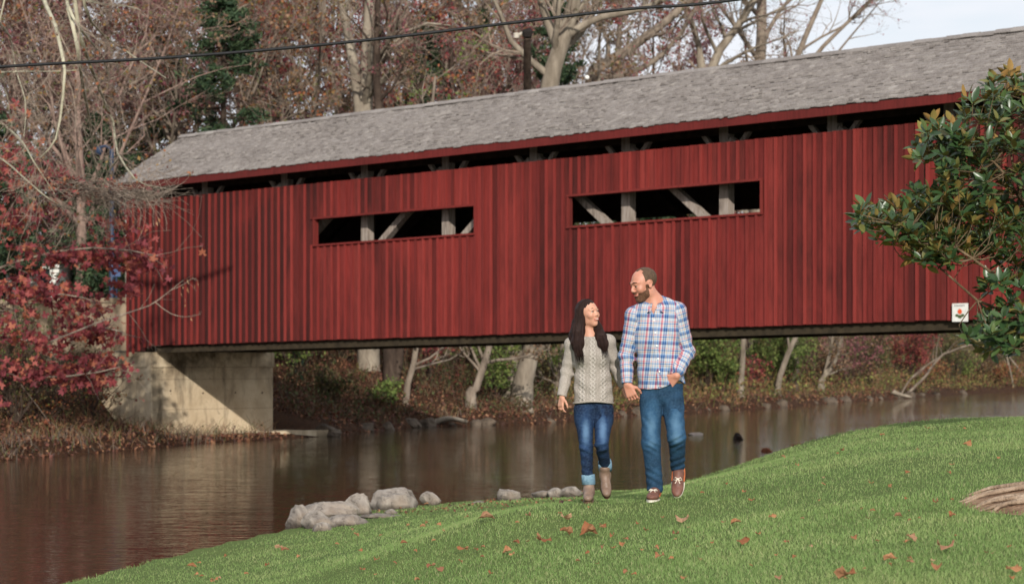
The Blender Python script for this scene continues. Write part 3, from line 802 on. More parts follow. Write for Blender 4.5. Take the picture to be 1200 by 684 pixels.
# broken-topped pole
Y = 80; rt = root('wooden_pole', gpt(618, Y), 'tall dark wooden pole with a dark cap rising behind the roof ridge', 'pole')
b = MB(); a = gpt(618, Y); t = at(618, 44, Y); b.tube([a, (a + t)/2, t], [0.17, 0.15, 0.125], 10); b.build('pole_shaft', BK_DARK, rt, smooth=True)
b = MB(); b.tube([at(618, 44, Y), at(618, 38, Y), at(617, 34, Y)], [0.15, 0.2, 0.13], 10); b.build('pole_cap', noise_mat('tarred_cap', [(0.3, '1c1816'), (0.7, '2e2723')]), rt)
b = MB(); b.tube([at(606, 42, Y), at(612, 39, Y), at(622, 38, Y)], [0.05, 0.05, 0.05], 8); b.tube([at(605, 39, Y), at(605, 45, Y)], [0.1, 0.09], 10); b.build('insulator', noise_mat('pale_ceramic', [(0.3, 'a39a8c'), (0.7, 'c4bbae')]), rt)

# woods behind: a few grown trees, copied with their own turn and size
protos = []
specs = [('pink', BK_PINK, 8000), ('rust', BK_GREY, 6500), ('brown', BK_GREY, 6000), ('red', BK_DARK, 6500), ('pink', BK_PALE, 2200), ('brown', BK_PINK, 4500)]
plan = [  # px, Y, proto, scale, words
 (-30, 78, 1, 1.0, 'rust-leaved tree at the far upper left behind the hanging branches'), (35, 84, 0, .95, 'dusty pink tree behind the white house'), (95, 79, 5, .9, 'bare brown twiggy tree behind the street lamp'),
 (150, 86, 0, 1.0, 'dusty pink tree right behind the left end of the bridge roof'), (205, 80, 1, 1.0, 'rust-leaved tree over the left end of the roof ridge'), (250, 92, 2, 1.1, 'brown-leaved tree beside the tall evergreen'),
 (310, 98, 3, 1.1, 'dark red tree between the crooked tree and the slim grey tree'), (365, 104, 1, 1.2, 'rust-leaved tree behind the slim grey tree'), (430, 108, 0, 1.2, 'dusty pink tree behind the pale twin tree'),
 (480, 100, 5, 1.1, 'bare brown twiggy tree right of the pale twin tree'), (530, 108, 3, 1.1, 'dark red tree above the middle of the roof left of the pole'), (590, 104, 0, 1.1, 'dusty pink tree behind the wooden pole'),
 (650, 110, 2, 1.2, 'brown-leaved tree behind the big pale sycamore'), (705, 104, 4, 1.1, 'pale-trunked tree with sparse pink leaves behind the long limbs'), (755, 108, 3, 1.1, 'dark red tree over the roof below the right end of the wire'),
 (810, 112, 0, 1.15, 'dusty pink tree left of the straight brown trunk'), (862, 116, 5, 1.05, 'bare brown tree just left of the straight brown trunk'), (925, 112, 4, 0.92, 'pale thinly leaved tree right of the straight brown trunk'),
 (985, 118, 5, .86, 'bare twiggy tree low against the open sky'), (1035, 122, 4, .74, 'last low tree before the open sky on the right'),
 (10, 100, 5, 1.2, 'tall bare tree in the second row at far left'), (80, 104, 2, 1.2, 'tall brown-leaved tree in the second row at far left'), (180, 108, 5, 1.25, 'tall bare tree in the second row above the left roof end'), (275, 116, 0, 1.3, 'tall dusty pink tree in the second row behind the evergreen'),
 (400, 124, 2, 1.3, 'tall brown-leaved tree far behind the pale twin tree'), (505, 126, 0, 1.3, 'tall dusty pink tree in the rear row above the roof middle'), (620, 128, 5, 1.3, 'tall bare tree in the rear row behind the pole'), (725, 130, 2, 1.25, 'tall brown-leaved tree in the rear row at right of centre'),
 (840, 134, 5, 1.1, 'bare tree in the rear row near the straight brown trunk'), (1085, 140, 5, .72, 'small bare tree whose top barely clears the roof at right'), (1150, 150, 2, .62, 'brown-leaved tree hidden behind the right part of the bridge'), (1240, 160, 0, .6, 'dusty pink tree across the river beyond the magnolia')]
for i, (px, Y, pi, sc, lab) in enumerate(plan):
    g = 'autumn trees in the woods behind the bridge'; g = None
    if len(protos) <= pi or protos[pi] is None:
        while len(protos) <= pi: protos.append(None)
        k, bm, nl = specs[pi]
        protos[pi] = tree(lab, (0, 0, 0), 17, kind=k, bk_=bm, seed=40 + pi, r0=0.24, leaves=nl, lsize=0.15, nb=(18, 8, 5), clear=0.22, fine=4, twigmat=BK_PINK if pi in (0, 5) else TWIG, tr=1.6)
        protos[pi].location = gpt(px, Y, 3.0).tolist(); protos[pi].scale = (sc, sc, sc); protos[pi].rotation_euler = (0, 0, i * 1.3)
    else:
        copy_tree(protos[pi], gpt(px, Y, 3.0), i * 2.1, sc, lab)

def pine(label, px, Y, H, seed, w=0.3, n=16000):
    rs = np.random.default_rng(seed); b = gpt(px, Y); Y = b[1]; rt = root('evergreen_tree', b, label, 'evergreen tree')
    z = np.linspace(0, 1, 6); P = np.stack([b[0] + 0*z, b[1] + 0*z, b[2] - 0.3 + H*z], 1)[None]; R = (0.22*(1 - 0.9*z))[None]
    acc = []; add_tubes(acc, P, R, 7)
    m_ = 110; t = rs.uniform(0.15, 0.99, m_); a = rs.uniform(0, 6.28, m_); L = (H * w * (1.08 - t)) * rs.uniform(0.55, 1.1, m_)
    K = 4; br = np.zeros((m_, K, 3))
    for j in range(K):
        f = j / (K - 1); br[:, j] = np.stack([b[0] + np.cos(a)*L*f, b[1] + np.sin(a)*L*f, b[2] + H*t - 0.12*L*f + 0.15*L*f*f], 1)
    add_tubes(acc, br, np.linspace(0.05, 0.012, K)[None].repeat(m_, 0), 4)
    b2, r2 = spawn(br, np.full((m_, K), 0.02), 10, 0.4, 0.8, 0.0, rs, 0.2, 1.0, 3); add_tubes(acc, b2, r2, 3)
    V, Q = join(acc); obj('trunk', V, Q, BK_DARK, rt)
    i = rs.integers(0, len(b2), n); f = rs.uniform(0, 1, (n, 1)); C = b2[i, 0] * (1 - f) + b2[i, 2] * f + rs.normal(size=(n, 3)) * 0.07
    V, T = leaf_cloud(C, 0.26, rs, 0.28, 0.4); obj('crown', V, T, LF['pine'], rt)
pine('dark evergreen in the gap left of the crooked tree', 262, 84, 15.5, 61, 0.24)
pine('low dark evergreen beside the left end of the roof ridge', 252, 77, 8.6, 62, 0.5, 12000)
pine('tall evergreen behind the pole and the big pale sycamore', 650, 100, 17.5, 63, 0.24)
pine('evergreen above the roof between the slim tree and the leaning trunk', 500, 106, 15, 64, 0.25)
pine('evergreen peeping out behind the two long bare limbs', 745, 98, 14, 65, 0.27)
pine('evergreen standing behind the red maple at the left edge', -25, 74, 9.5, 66, 0.36)
pine('slender evergreen in the rear woods right of the tall dark one', 335, 118, 16.5, 71, 0.26)
pine('broad evergreen behind the twiggy pink tree at upper left', 180, 98, 14.5, 72, 0.3)
pine('evergreen half hidden by the left edge trees', 70, 96, 13.5, 73, 0.3)
pine('evergreen behind the leaning brown trunk', 560, 122, 17, 74, 0.25)
pine('evergreen low behind the forking pale tree', 820, 132, 15, 75, 0.28)
pine('evergreen behind the street lamp next to the bridge portal', 118, 80, 7.6, 67, 0.5, 12000)

# brush, saplings and undergrowth on the far bank
def shrub(label, px, Y, h, w, kind, seed, n=900, ls=0.1, stems=14, dense=3, cat='shrub', name='shrub', twm=None, zoff=0.0, pos=None):
    rs = np.random.default_rng(seed); b = gpt(px, Y) if pos is None else np.asarray(pos, float); b[2] += zoff
    rt = root(name, b, label, cat)
    a = rs.uniform(0, 6.28, stems); ln = rs.uniform(0.15, 1.0, stems) * w * 0.5; hh = h * rs.uniform(0.55, 1.0, stems)
    K = 5; z = np.linspace(0, 1, K)
    P = np.stack([b[0] + np.cos(a)[:, None]*ln[:, None]*(z**1.2) + 0.05*rs.normal(size=(stems, K)), b[1] + np.sin(a)[:, None]*ln[:, None]*(z**1.2), b[2] - 0.1 + hh[:, None]*z + 0*a[:, None]], 2)
    R = 0.022 * (1.1 - z)[None].repeat(stems, 0)
    acc = []; add_tubes(acc, P, R, 4)
    b2, r2 = spawn(P, R, 6, 0.4, 0.7, 0.1, rs, 0.25, 1, 4, 0.2); r2 = np.maximum(r2, 0.006); add_tubes(acc, b2, r2, 3)
    b3, r3 = spawn(b2, r2, dense, 0.6, 0.7, 0, rs, 0.2, 1, 2, 0.2); r3 = np.maximum(r3, 0.005); add_tubes(acc, b3, r3, 3)
    V, Q = join(acc); obj('stems', V, Q, twm or BK_DARK, rt)
    if n:
        i = rs.integers(0, len(b3), n); f = rs.uniform(0, 1, (n, 1)); C = b3[i, 0]*(1-f) + b3[i, -1]*f + rs.normal(size=(n, 3)) * ls * 0.7
        V, T = leaf_cloud(C, ls, rs, 0.8, 0.3); obj('foliage', V, T, LF[kind], rt)
    return rt

SH = [  # px, Y, h, w, kind, n, label
 (352, 88, 2.2, 2.6, 'green', 700, 'green leafy shrub on the dark bank just right of the abutment'),
 (388, 84, 1.1, 1.6, 'olive', 300, 'low olive shrub at the water right of the abutment'),
 (408, 92, 2.0, 2.4, 'brown', 500, 'brown brush left of the tall pale tree'),
 (450, 82.5, 0.7, 1.4, 'green', 350, 'small green clump hanging over the dark waterline'),
 (505, 93, 2.4, 2.6, 'red', 500, 'dull red shrub behind the slender grey trunk'),
 (528, 97, 2.8, 3.0, 'olive', 600, 'olive brush between the grey trunks under the bridge'),
 (582, 90, 2.0, 2.0, 'green', 650, 'bright green sapling left of the big sycamore base'),
 (560, 99, 3.0, 3.0, 'green', 700, 'tall green thicket behind the curved trunk'),
 (640, 98, 2.8, 3.0, 'olive', 600, 'olive brush right of the big sycamore base'),
 (668, 104, 3.2, 3.2, 'green', 650, 'green thicket behind the woman'),
 (712, 104, 3.0, 3.4, 'olive', 600, 'olive thicket between the man and the woman'),
 (770, 106, 2.6, 3.2, 'brown', 500, 'brown brush hidden mostly by the man'),
 (826, 110, 2.9, 3.4, 'green', 900, 'yellow green bush just right of the man'),
 (845, 106, 1.8, 2.4, 'green', 600, 'low yellow green bush near the water right of the man'),
 (900, 118, 3.4, 3.6, 'green', 1000, 'tall yellow green bush right of the thin pole-like trunk'),
 (925, 120, 2.6, 3.2, 'green', 700, 'yellow green bush under the pale leaning trunk'),
 (880, 120, 1.6, 1.6, 'red', 250, 'small dark red shrub beside the thin pole-like trunk'),
 (960, 124, 2.4, 3.4, 'brown', 500, 'brown brush around the pair of pale stems'),
 (990, 130, 3.4, 3.6, 'pink', 500, 'dusty pink shrub under the deck right of the pale stems'),
 (1062, 128, 4.3, 4.6, 'red', 1600, 'large red shrub reaching up to the deck'),
 (1020, 134, 3.2, 4.0, 'olive', 600, 'olive brush between the pink shrub and the red shrub'),
 (1010, 128, 1.6, 3.4, 'brown', 400, 'low tan brush along the far waterline'),
 (1105, 142, 4.2, 4.4, 'olive', 800, 'olive green brush behind the fallen limbs'),
 (1150, 148, 3.2, 4.0, 'brown', 500, 'tan brush below the magnolia'),
 (1128, 146, 1.8, 2.4, 'green', 350, 'round green bush on the far bank below the magnolia'),
 (1180, 160, 4.6, 5.0, 'olive', 700, 'olive brush at the right edge beyond the river'),
 (1165, 150, 1.4, 4.0, 'rust', 500, 'rusty low growth along the far waterline at right'),
 (1220, 170, 4.6, 6.0, 'brown', 500, 'brown brush beyond the river past the right edge'),
 (1090, 138, 1.5, 3.4, 'rust', 400, 'rusty low growth under the large red shrub')]
for i, (px, Y, h, w, kd, n, lab) in enumerate(SH):
    shrub(lab, px, Y, h * 1.12, w * 1.15, kd, 100 + i, int(n * 2.4), 0.15 if Y > 100 else 0.12, 20)

US = [(-10, 84, 6.5, 6, 'olive', 2200, 'tall olive understory bush at the left edge behind the maple'), (45, 92, 7, 7, 'brown', 1800, 'tall brown thicket behind the maple and the house'), (88, 84, 6.0, 6, 'pink', 2000, 'tall pinkish thicket left of the street lamp'),
 (120, 90, 7.5, 7, 'olive', 2400, 'tall olive thicket behind the street lamp'), (165, 92, 8.5, 7, 'brown', 2200, 'tall brown thicket behind the left end of the bridge'), (225, 96, 9, 8, 'pink', 2600, 'tall pinkish thicket rising behind the roof left end'),
 (300, 98, 9, 8, 'olive', 2200, 'tall olive thicket behind the bridge near the first opening'), (380, 104, 9.5, 8, 'rust', 2600, 'tall rusty thicket behind the roof left of the twin tree'), (470, 106, 10, 9, 'green', 1600, 'tall yellow green thicket behind the roof right of the twin tree'),
 (560, 112, 10, 9, 'rust', 2200, 'tall rusty thicket behind the leaning brown trunk'), (640, 112, 10.5, 9, 'olive', 2200, 'tall olive thicket behind the big sycamore'), (720, 116, 11, 9, 'olive', 2400, 'tall olive thicket behind the long bare limbs'), (800, 122, 11, 9, 'pink', 2400, 'tall pinkish thicket behind the forking pale tree'),
 (880, 130, 11, 10, 'brown', 2000, 'tall brown thicket behind the straight brown trunk'), (950, 138, 8, 9, 'olive', 1800, 'olive thicket across the river under the right half of the deck'), (1010, 146, 8, 9, 'brown', 1800, 'brown thicket across the river left of the large red shrub'),
 (1060, 150, 8, 9, 'olive', 1800, 'dark olive thicket behind the large red shrub'), (1120, 158, 8, 9, 'brown', 1800, 'brown thicket behind the fallen limbs'), (1170, 176, 9, 11, 'olive', 1800, 'olive thicket beyond the river under the magnolia'), (1230, 190, 10, 13, 'brown', 1800, 'brown thicket beyond the river at the far right'),
 (700, 112, 4.5, 5, 'brown', 1200, 'brown brush on the bank seen between the couple'), (500, 104, 4.5, 6, 'olive', 1400, 'shaded olive brush behind the dark twin trunk'), (420, 100, 4.0, 6, 'brown', 1000, 'shaded brown brush behind the tall pale tree')]
for i, (px, Y, h, w, kd, n, lab) in enumerate(US):
    shrub(lab, px, Y, h, w, kd, 300 + i, n, 0.17, 22, 4, name='thicket', cat='thicket')

# leaf litter, twigs and low growth lying on the banks
def litter(name, label, n, area, seed, ls, mats):
    rs = np.random.default_rng(seed); x0, x1, y0, y1 = area
    X = rs.uniform(x0, x1, n * 3); Y = rs.uniform(y0, y1, n * 3); d, t = sdist(np.stack([X, Y], 1), S_FAR)
    rx = X - OB[0]; ry = Y - OB[1]; s = rx*U[0] + ry*U[1]; nn = rx*N[0] + ry*N[1]
    ok = (d > -0.05) & (d < 16) & ~((s > -3.1) & (s < 1.5) & (nn > -0.1) & (nn < 6.9)) & (np.abs(X / Y) < 0.3)
    X, Y = X[ok][:n], Y[ok][:n]; Z = bank_z(X, Y) + rs.uniform(0.0, 0.06, len(X))
    V, T = leaf_cloud(np.stack([X, Y, Z], 1), ls, rs, 0.8, 1.5); return tag(obj(name, V, T, mats), label, 'leaf litter', kind='stuff')
LITTER = leaf_mat('fallen_leaf_mix', ['5c3a2c', '704836', '46302a', '8c6248', '573c32', '6c4238', '9c7458'], 0.15)
litter('leaf_litter', 'brown fallen leaves covering the bank beyond the river', 48000, (-12, 26, 68, 150), 5, 0.12, LITTER)
litter('leaf_litter', 'rusty fallen leaves covering the near-left bank below the red maple', 16000, (-26, -7, 48, 72), 6, 0.10, LITTER)

def stalks(name, label, n, area, seed, h, cols, w=0.007, mn=0.1, mxd=14):
    rs = np.random.default_rng(seed); x0, x1, y0, y1 = area
    X = rs.uniform(x0, x1, n * 4); Y = rs.uniform(y0, y1, n * 4); d, t = sdist(np.stack([X, Y], 1), S_FAR)
    rx = X - OB[0]; ry = Y - OB[1]; s = rx*U[0] + ry*U[1]; nn = rx*N[0] + ry*N[1]
    ok = (d > mn) & (d < mxd) & ~((s > -3.0) & (s < 1.5) & (nn > -0.1) & (nn < 6.9)) & (vnoise(X, Y, 1.3, seed) > rs.uniform(-1.2, 0.7, len(X))) & (np.abs(X / Y) < 0.3)
    X, Y = X[ok][:n], Y[ok][:n]; m_ = len(X); B = np.stack([X, Y, bank_z(X, Y) - 0.03], 1)
    a = rs.uniform(0, 6.28, m_); L = h * rs.uniform(0.35, 1.1, m_); K = 4; z = np.linspace(0, 1, K)
    lean = rs.uniform(0.1, 0.9, m_) * L
    P = B[:, None] + np.stack([np.cos(a)[:, None]*lean[:, None]*z**2, np.sin(a)[:, None]*lean[:, None]*z**2, L[:, None]*(z - 0.25*z**2)], 2)
    V, Q = tube_mesh(P, w * (1.1 - 0.8*z)[None].repeat(m_, 0), 3)
    return tag(obj(name, V, Q, leaf_mat(name + '_' + str(seed), cols, 0.15)), label, 'undergrowth', kind='stuff')
stalks('undergrowth', 'dry tan grass and weeds on the near-left bank', 5000, (-26, -7, 48, 72), 31, 0.62, ['5e4430', '70543a', '4a382a', '806444', '4c5230', '744030', '5c6234'])
stalks('undergrowth', 'dry weeds and bramble stems on the bank beyond the river', 9000, (-12, 34, 68, 160), 32, 0.8, ['58442f', '6c563e', '46382a', '7c664a', '4c5030', '6c4030', '5c6238'], 0.01)
stalks('root_tangle', 'grey roots and flood debris along the left waterline', 2600, (-26, -7, 48, 72), 33, 0.5, ['5c5045', '6e6052', '483e36', '625244'], 0.014, 0.0, 1.3)
stalks('root_tangle', 'grey roots and driftwood along the far waterline', 3200, (-9, 34, 68, 160), 34, 0.55, ['5c5045', '70624f', '483e36', '625244'], 0.016, 0.0, 1.3)
def brush(name, label, n, area, seed, cols, hmax, ls, dmin, dmax, pxr):
    rs = np.random.default_rng(seed); x0, x1, y0, y1 = area
    X = rs.uniform(x0, x1, n * 8); Y = rs.uniform(y0, y1, n * 8); d, t = sdist(np.stack([X, Y], 1), S_FAR); px = 600 + F*X/Y
    rx = X - OB[0]; ry = Y - OB[1]; s = rx*U[0] + ry*U[1]; nn = rx*N[0] + ry*N[1]
    cl = 0.5 + 0.5*vnoise(X, Y, 0.8, seed) + 0.35*vnoise(X, Y, 2.6, seed + 1)
    ok = (d > dmin) & (d < dmax) & (px > pxr[0]) & (px < pxr[1]) & ~((s > -3.1) & (s < 1.5) & (nn > -0.1) & (nn < 6.9)) & (cl > 0.35)
    X, Y, cl, d = X[ok][:n], Y[ok][:n], cl[ok][:n], d[ok][:n]; m_ = len(X)
    top_ = hmax * np.clip(cl, 0.2, 1.3) * np.clip(0.25 + d/5, 0, 1); h = top_ * rs.uniform(0, 1, m_)**0.8
    Z = bank_z(X, Y); C = np.stack([X, Y, Z + h], 1); V, T = leaf_cloud(C, ls, rs, 0.8, 0.3)
    k = rs.random(m_) < 0.16; B = np.stack([X, Y, Z], 1)[k]; q = rs.normal(size=(k.sum(), 3))*np.array((.35, .35, 0)); P = np.stack([B, B + q*0.5 + z1_*(top_[k]*0.55)[:, None], B + q + z1_*(top_[k]*1.08)[:, None]], 1)
    V2, Q2 = tube_mesh(P, np.full((len(P), 3), 0.011)*np.array([1, .7, .3]), 3)
    return tag(obj(name, np.concatenate([V, V2]), [T, Q2 + len(V)], leaf_mat(name + str(seed), cols, 0.3)), label, 'brush', kind='stuff')
z1_ = np.array((0, 0, 1.0))
brush('brush', 'tangled olive and rusty brush along the far bank right of the man', 26000, (0, 56, 92, 210), 41, ['5c5e36', '77713f', '6a5238', '8a6a48', '868a48', '74443a', '9a7a54', '4c4a30'], 2.6, 0.17, 0.2, 14, (640, 1260))
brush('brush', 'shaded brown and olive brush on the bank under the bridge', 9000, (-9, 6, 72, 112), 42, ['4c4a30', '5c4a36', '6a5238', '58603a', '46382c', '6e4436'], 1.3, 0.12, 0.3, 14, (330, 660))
for k, (px, Y, h, w, kd, n, lab) in enumerate([(20, 60, 2.0, 2.8, 'olive', 900, 'olive and rust bush on the near-left bank at the edge'), (62, 64, 1.6, 2.4, 'brown', 600, 'tawny bush on the near-left bank below the maple leaves'), (105, 64.5, 1.3, 2.2, 'rust', 500, 'rusty low bush left of the concrete wing wall'), (8, 66, 3.0, 3.2, 'green', 900, 'yellow green bush at the left edge below the maple'), (135, 66.5, 0.9, 1.4, 'olive', 260, 'small weedy bush against the concrete wing wall'), (90, 69, 2.2, 2.6, 'olive', 500, 'olive bush in front of the grey approach wall'), (50, 58, 0.9, 1.8, 'rust', 300, 'low rusty weeds near the left waterline')]):
    shrub(lab, px, Y, h, w, kd, 160 + k, n, 0.08, 18)
# ------------------------------------------------------------------ things standing further left behind the maple
z1 = np.array((0, 0, 1.0))
def box_at(mb, c, w, d, h):           # c: bottom centre
    mb.box(np.array(c) - np.array((w/2, d/2, 0)), (w,0,0), (0,d,0), (0,0,h))
hb = at(34, 305, 80); hz = gz(hb[0], 80) - 0.3; top = at(52, 303, 80)[2]
house = root('white_house', (hb[0], 80, hz), 'small white house glimpsed between the red maple leaves', 'house')
b = MB(); box_at(b, (hb[0], 80, hz), 3.0, 5.4, top - hz); b.build('wall', WHITE, house)
V = []; pk = at(52, 284, 80)[2]
for yy in (76.8, 83.2): V += [(hb[0]-1.75, yy, top - 0.1), (hb[0]+1.75, yy, top - 0.1), (hb[0], yy, pk)]
obj('roof', V, [np.array([(0,3,5,2),(1,2,5,4),(0,1,4,3)]), np.array([(0,2,1),(3,4,5)])], noise_mat('grey_roofing', [(0.3, '5e5c5c'), (0.7, '7a7776')]), house)
GLASS = M('dark_window_glass', 0.12, 0.5).color('2b3034').m
for k in range(4):
    x = hb[0] - 1.05 + 0.7*k; b = MB(); box_at(b, (x, 77.2, top - 1.5), 0.5, 0.12, 1.1); f = b.build('window', WHITE, house)
    b = MB(); box_at(b, (x, 77.14, top - 1.42), 0.38, 0.03, 0.94); b.build('pane', GLASS, f)
NAVY = M('navy_painted_steel', 0.45, 0.5).color('2c3a52').m
Yl = 77; g = gpt(131, Yl); Yl = g[1]
lamp = root('street_lamp', g, 'dark blue street lamp post with a short arm behind the maple', 'street lamp')
b = MB(); t = at(131, 172, Yl); b.tube([g - z1*0.3, (g + t)/2, t], [0.1, 0.085, 0.07], 10); b.build('post', NAVY, lamp, smooth=True)
b = MB(); b.tube([t - z1*0.1, at(124, 171, Yl), at(116, 173, Yl)], [0.045, 0.045, 0.04], 8); b.build('arm', NAVY, lamp)
b = MB(); b.tube([at(119, 175, Yl), at(116, 177, Yl), at(112, 177, Yl)], [0.09, 0.17, 0.12], 12); b.build('lamp_head', NAVY, lamp)
bs = root('blue_sign', at(136, 318, 76), 'small blue sign half hidden by maple leaves below the street lamp', 'sign')
c = at(136, 318, 76); b = MB(); b.box(c - np.array((0.14, 0, 0.16)), (0.28,0.02,0), (0,0.03,0), (0,0,0.34)); b.build('sign_plate', M('blue_sign_paint', 0.5).color('3a5078').m, bs)
b = MB(); b.tube([np.array((c[0], c[1]+0.08, gz(c[0], c[1])-0.2)), c + np.array((0, 0.08, 0.2))], [0.03, 0.03], 8); b.build('sign_post', NAVY, bs)
# little white globe above the ridge
g0 = at(688, 91, bk(px2s(688, RIDGE_N), RIDGE_N, 0)[1] + 0.1)
gl = root('globe_light', g0, 'tiny white globe poking over the roof ridge near the long limbs', 'light')
b = MB(); th = np.linspace(0, math.pi, 9); r = 0.058; b.tube([g0 + z1*(-r*math.cos(a)) for a in th], [max(0.002, r*math.sin(a)) for a in th], 12, False); b.build('globe', WHITE, gl, smooth=True)
b = MB(); b.tube([g0 - z1*0.3, g0 - z1*0.04], [0.015, 0.015], 6); b.build('stem', DARKWOOD, gl)

# overhead cable
Yc = 25.0
ctrl = [(-700, 118), (-300, 100), (0, 78.5), (200, 67.5), (400, 50.5), (600, 27), (735, 11), (870, -1), (1200, -55), (1800, -165)]
P = path([at(a, b_, Yc) for a, b_ in ctrl], 60)
V, Q = tube_mesh(P[None], np.full((1, 60), 0.0165), 6)
m = M('black_cable', 0.6, 0.3); m.color(m.ramp(m.noise(40, 2, m.coord('Object')), [(0.4, '141416'), (0.7, '242426')]))
tag(obj('overhead_cable', V, Q, m.m, smooth=True), 'black overhead cable crossing in front of the trees above the roof', 'cable')

# ------------------------------------------------------------------ lobed leaves
def lobed(k, rs, curl=0.25):
    """outline of a maple or sycamore leaf: k points round a centre, unit length"""
    R_ = [0.32, 0.42, 0.24, 0.5, 0.27, 0.58, 0.27, 0.5, 0.24, 0.42, 0.32]
    A_ = np.radians([-150, -118, -92, -48, -25, 0, 25, 48, 92, 118, 150])
    R_ = np.array(R_) * rs.uniform(0.88, 1.12, 11)
    x = R_ * np.sin(A_); y = R_ * np.cos(A_)
    zz = curl * (x**2 * 1.4 + y**2 * 0.9) * rs.uniform(0.6, 1.5) + rs.normal(size=11) * 0.035
    V = np.concatenate([[[0, -0.05, 0]], np.stack([x, y, zz], 1), [[0.0, -0.62, 0.06], [0.012, -0.2, 0.0]]])
    T = [(0, i, i + 1) for i in range(1, 11)] + [(0, 12, 13)]
    return V, np.array(T)
def rotm(n, rs, tilt):
    """random turn about z, then a tilt"""
    a = rs.uniform(0, 6.283, n); b = rs.normal(size=n) * tilt; c_ = rs.normal(size=n) * tilt
    ca, sa, cb, sb, cc, sc_ = np.cos(a), np.sin(a), np.cos(b), np.sin(b), np.cos(c_), np.sin(c_)
    Rz = np.zeros((n,3,3)); Rz[:,0,0]=ca; Rz[:,0,1]=-sa; Rz[:,1,0]=sa; Rz[:,1,1]=ca; Rz[:,2,2]=1
    Rx = np.zeros((n,3,3)); Rx[:,0,0]=1; Rx[:,1,1]=cb; Rx[:,1,2]=-sb; Rx[:,2,1]=sb; Rx[:,2,2]=cb
    Ry = np.zeros((n,3,3)); Ry[:,1,1]=1; Ry[:,0,0]=cc; Ry[:,0,2]=sc_; Ry[:,2,0]=-sc_; Ry[:,2,2]=cc
    return Ry @ Rx @ Rz

# red maple reaching in from the left
rs = np.random.default_rng(81)
Ym = 60.0; base = np.array((-15.6, 61.5, gz(-15.6, 61.5)))
maple = root('red_maple_tree', base, 'red maple with crimson leaves reaching in from the left edge', 'maple tree')
def mp_(px, py, dy=0.0): return at(px, py, Ym + dy)
stems_m = [[tuple(base - z1*0.4), tuple(mp_(-130, 380, 1)), tuple(mp_(-110, 250, 1)), tuple(mp_(-100, 100, 0.5)), tuple(mp_(-90, -60, 0))],
           [tuple(mp_(-115, 330, 1)), tuple(mp_(-60, 240, 0)), tuple(mp_(20, 205, 0)), tuple(mp_(90, 215, -0.5)), tuple(mp_(150, 235, -0.5))],
           [tuple(mp_(-118, 360, 1)), tuple(mp_(-40, 330, 0)), tuple(mp_(40, 300, 0)), tuple(mp_(120, 290, -1)), tuple(mp_(185, 300, -1))],
           [tuple(mp_(-120, 380, 1)), tuple(mp_(-40, 370, 0)), tuple(mp_(30, 350, 0)), tuple(mp_(80, 345, -1)), tuple(mp_(115, 355, -1))],
           [tuple(mp_(-122, 400, 1)), tuple(mp_(-40, 420, 0)), tuple(mp_(30, 440, 0)), tuple(mp_(90, 440, -1)), tuple(mp_(140, 430, -1))],
           [tuple(mp_(20, 400, 0)), tuple(mp_(60, 395, 0)), tuple(mp_(95, 385, 0)), tuple(mp_(130, 385, -1)), tuple(mp_(148, 392, -1))],
           [tuple(mp_(-100, 150, 1)), tuple(mp_(-60, 120, 0)), tuple(mp_(-20, 130, 0)), tuple(mp_(10, 150, 0)), tuple(mp_(30, 175, 0))]]
P = np.stack([path(s_, 8) for s_ in stems_m]); R = np.stack([np.linspace(0.16 if i == 0 else 0.05, 0.012, 8) for i in range(len(stems_m))])
acc = []; add_tubes(acc, P, R, 7)
b1, r1 = spawn(P[1:], R[1:], 16, 0.25, 0.8, -0.1, rs, 0.25, 1, 4, 0.2, 0.5); r1 = np.maximum(r1, 0.005); add_tubes(acc, b1, r1, 4)
V, Q = join(acc); obj('trunk', V, Q, BK_GREY, maple, smooth=True)
lobes_f = 0.68
lobes = [(15,205,34,26,190),(60,212,34,20,170),(100,222,30,14,130),(5,180,20,14,60),(10,262,32,22,150),(40,248,30,13,90),(75,300,38,12,150),(112,300,34,16,190),(150,290,26,18,150),(168,305,22,16,120),
         (20,335,36,22,210),(60,345,40,18,240),(95,360,28,20,150),(150,338,18,12,70),(5,385,24,18,110),(92,388,26,14,120),(120,392,22,12,110),(40,398,26,10,80),(10,430,20,14,60),(45,440,36,13,150),(85,432,34,14,170),(120,425,24,16,140),(110,448,28,10,90),(4,470,10,8,12),(135,262,20,14,70),(30,290,22,8,40),(60,405,20,12,60),(150,315,20,10,60)]
C = np.concatenate([np.stack([(rs.normal(size=n)*a*0.6 + x - 600)/F, rs.normal(size=n)*0.35 + Ym - 0.4, rs.normal(size=n)*b_*0.5 + y], 1) for x, y, a, b_, n in [(q[0], q[1], q[2], q[3], int(q[4]*lobes_f)) for q in lobes]])
C = np.stack([C[:,0]*C[:,1], C[:,1], CZ + (HY - C[:,2])/F*C[:,1]], 1)
extra = b1[:, 1:].reshape(-1, 3); extra = extra[rs.choice(len(extra), 260)] + rs.normal(size=(260, 3))*0.1
C = np.concatenate([C, extra]); n = len(C); LV, LT = lobed(0, rs)
LT = LT[:-1]; LV = LV[:13]
Rm = rotm(n, rs, 0.75); sz = rs.uniform(0.15, 0.27, n)
tiltx = np.array([[1,0,0],[0,0.35,-0.93],[0,0.93,0.35]])      # leaves hang facing outwards
V = np.einsum('nij,kj->nki', Rm @ tiltx[None] if False else tiltx[None] @ Rm, LV) * sz[:, None, None] + C[:, None]
T = (np.arange(n)[:, None, None]*13 + LT[None]).reshape(-1, 3)
tag(obj('leaves', V.reshape(-1, 3), T, LF['red'], maple), kind='stuff')
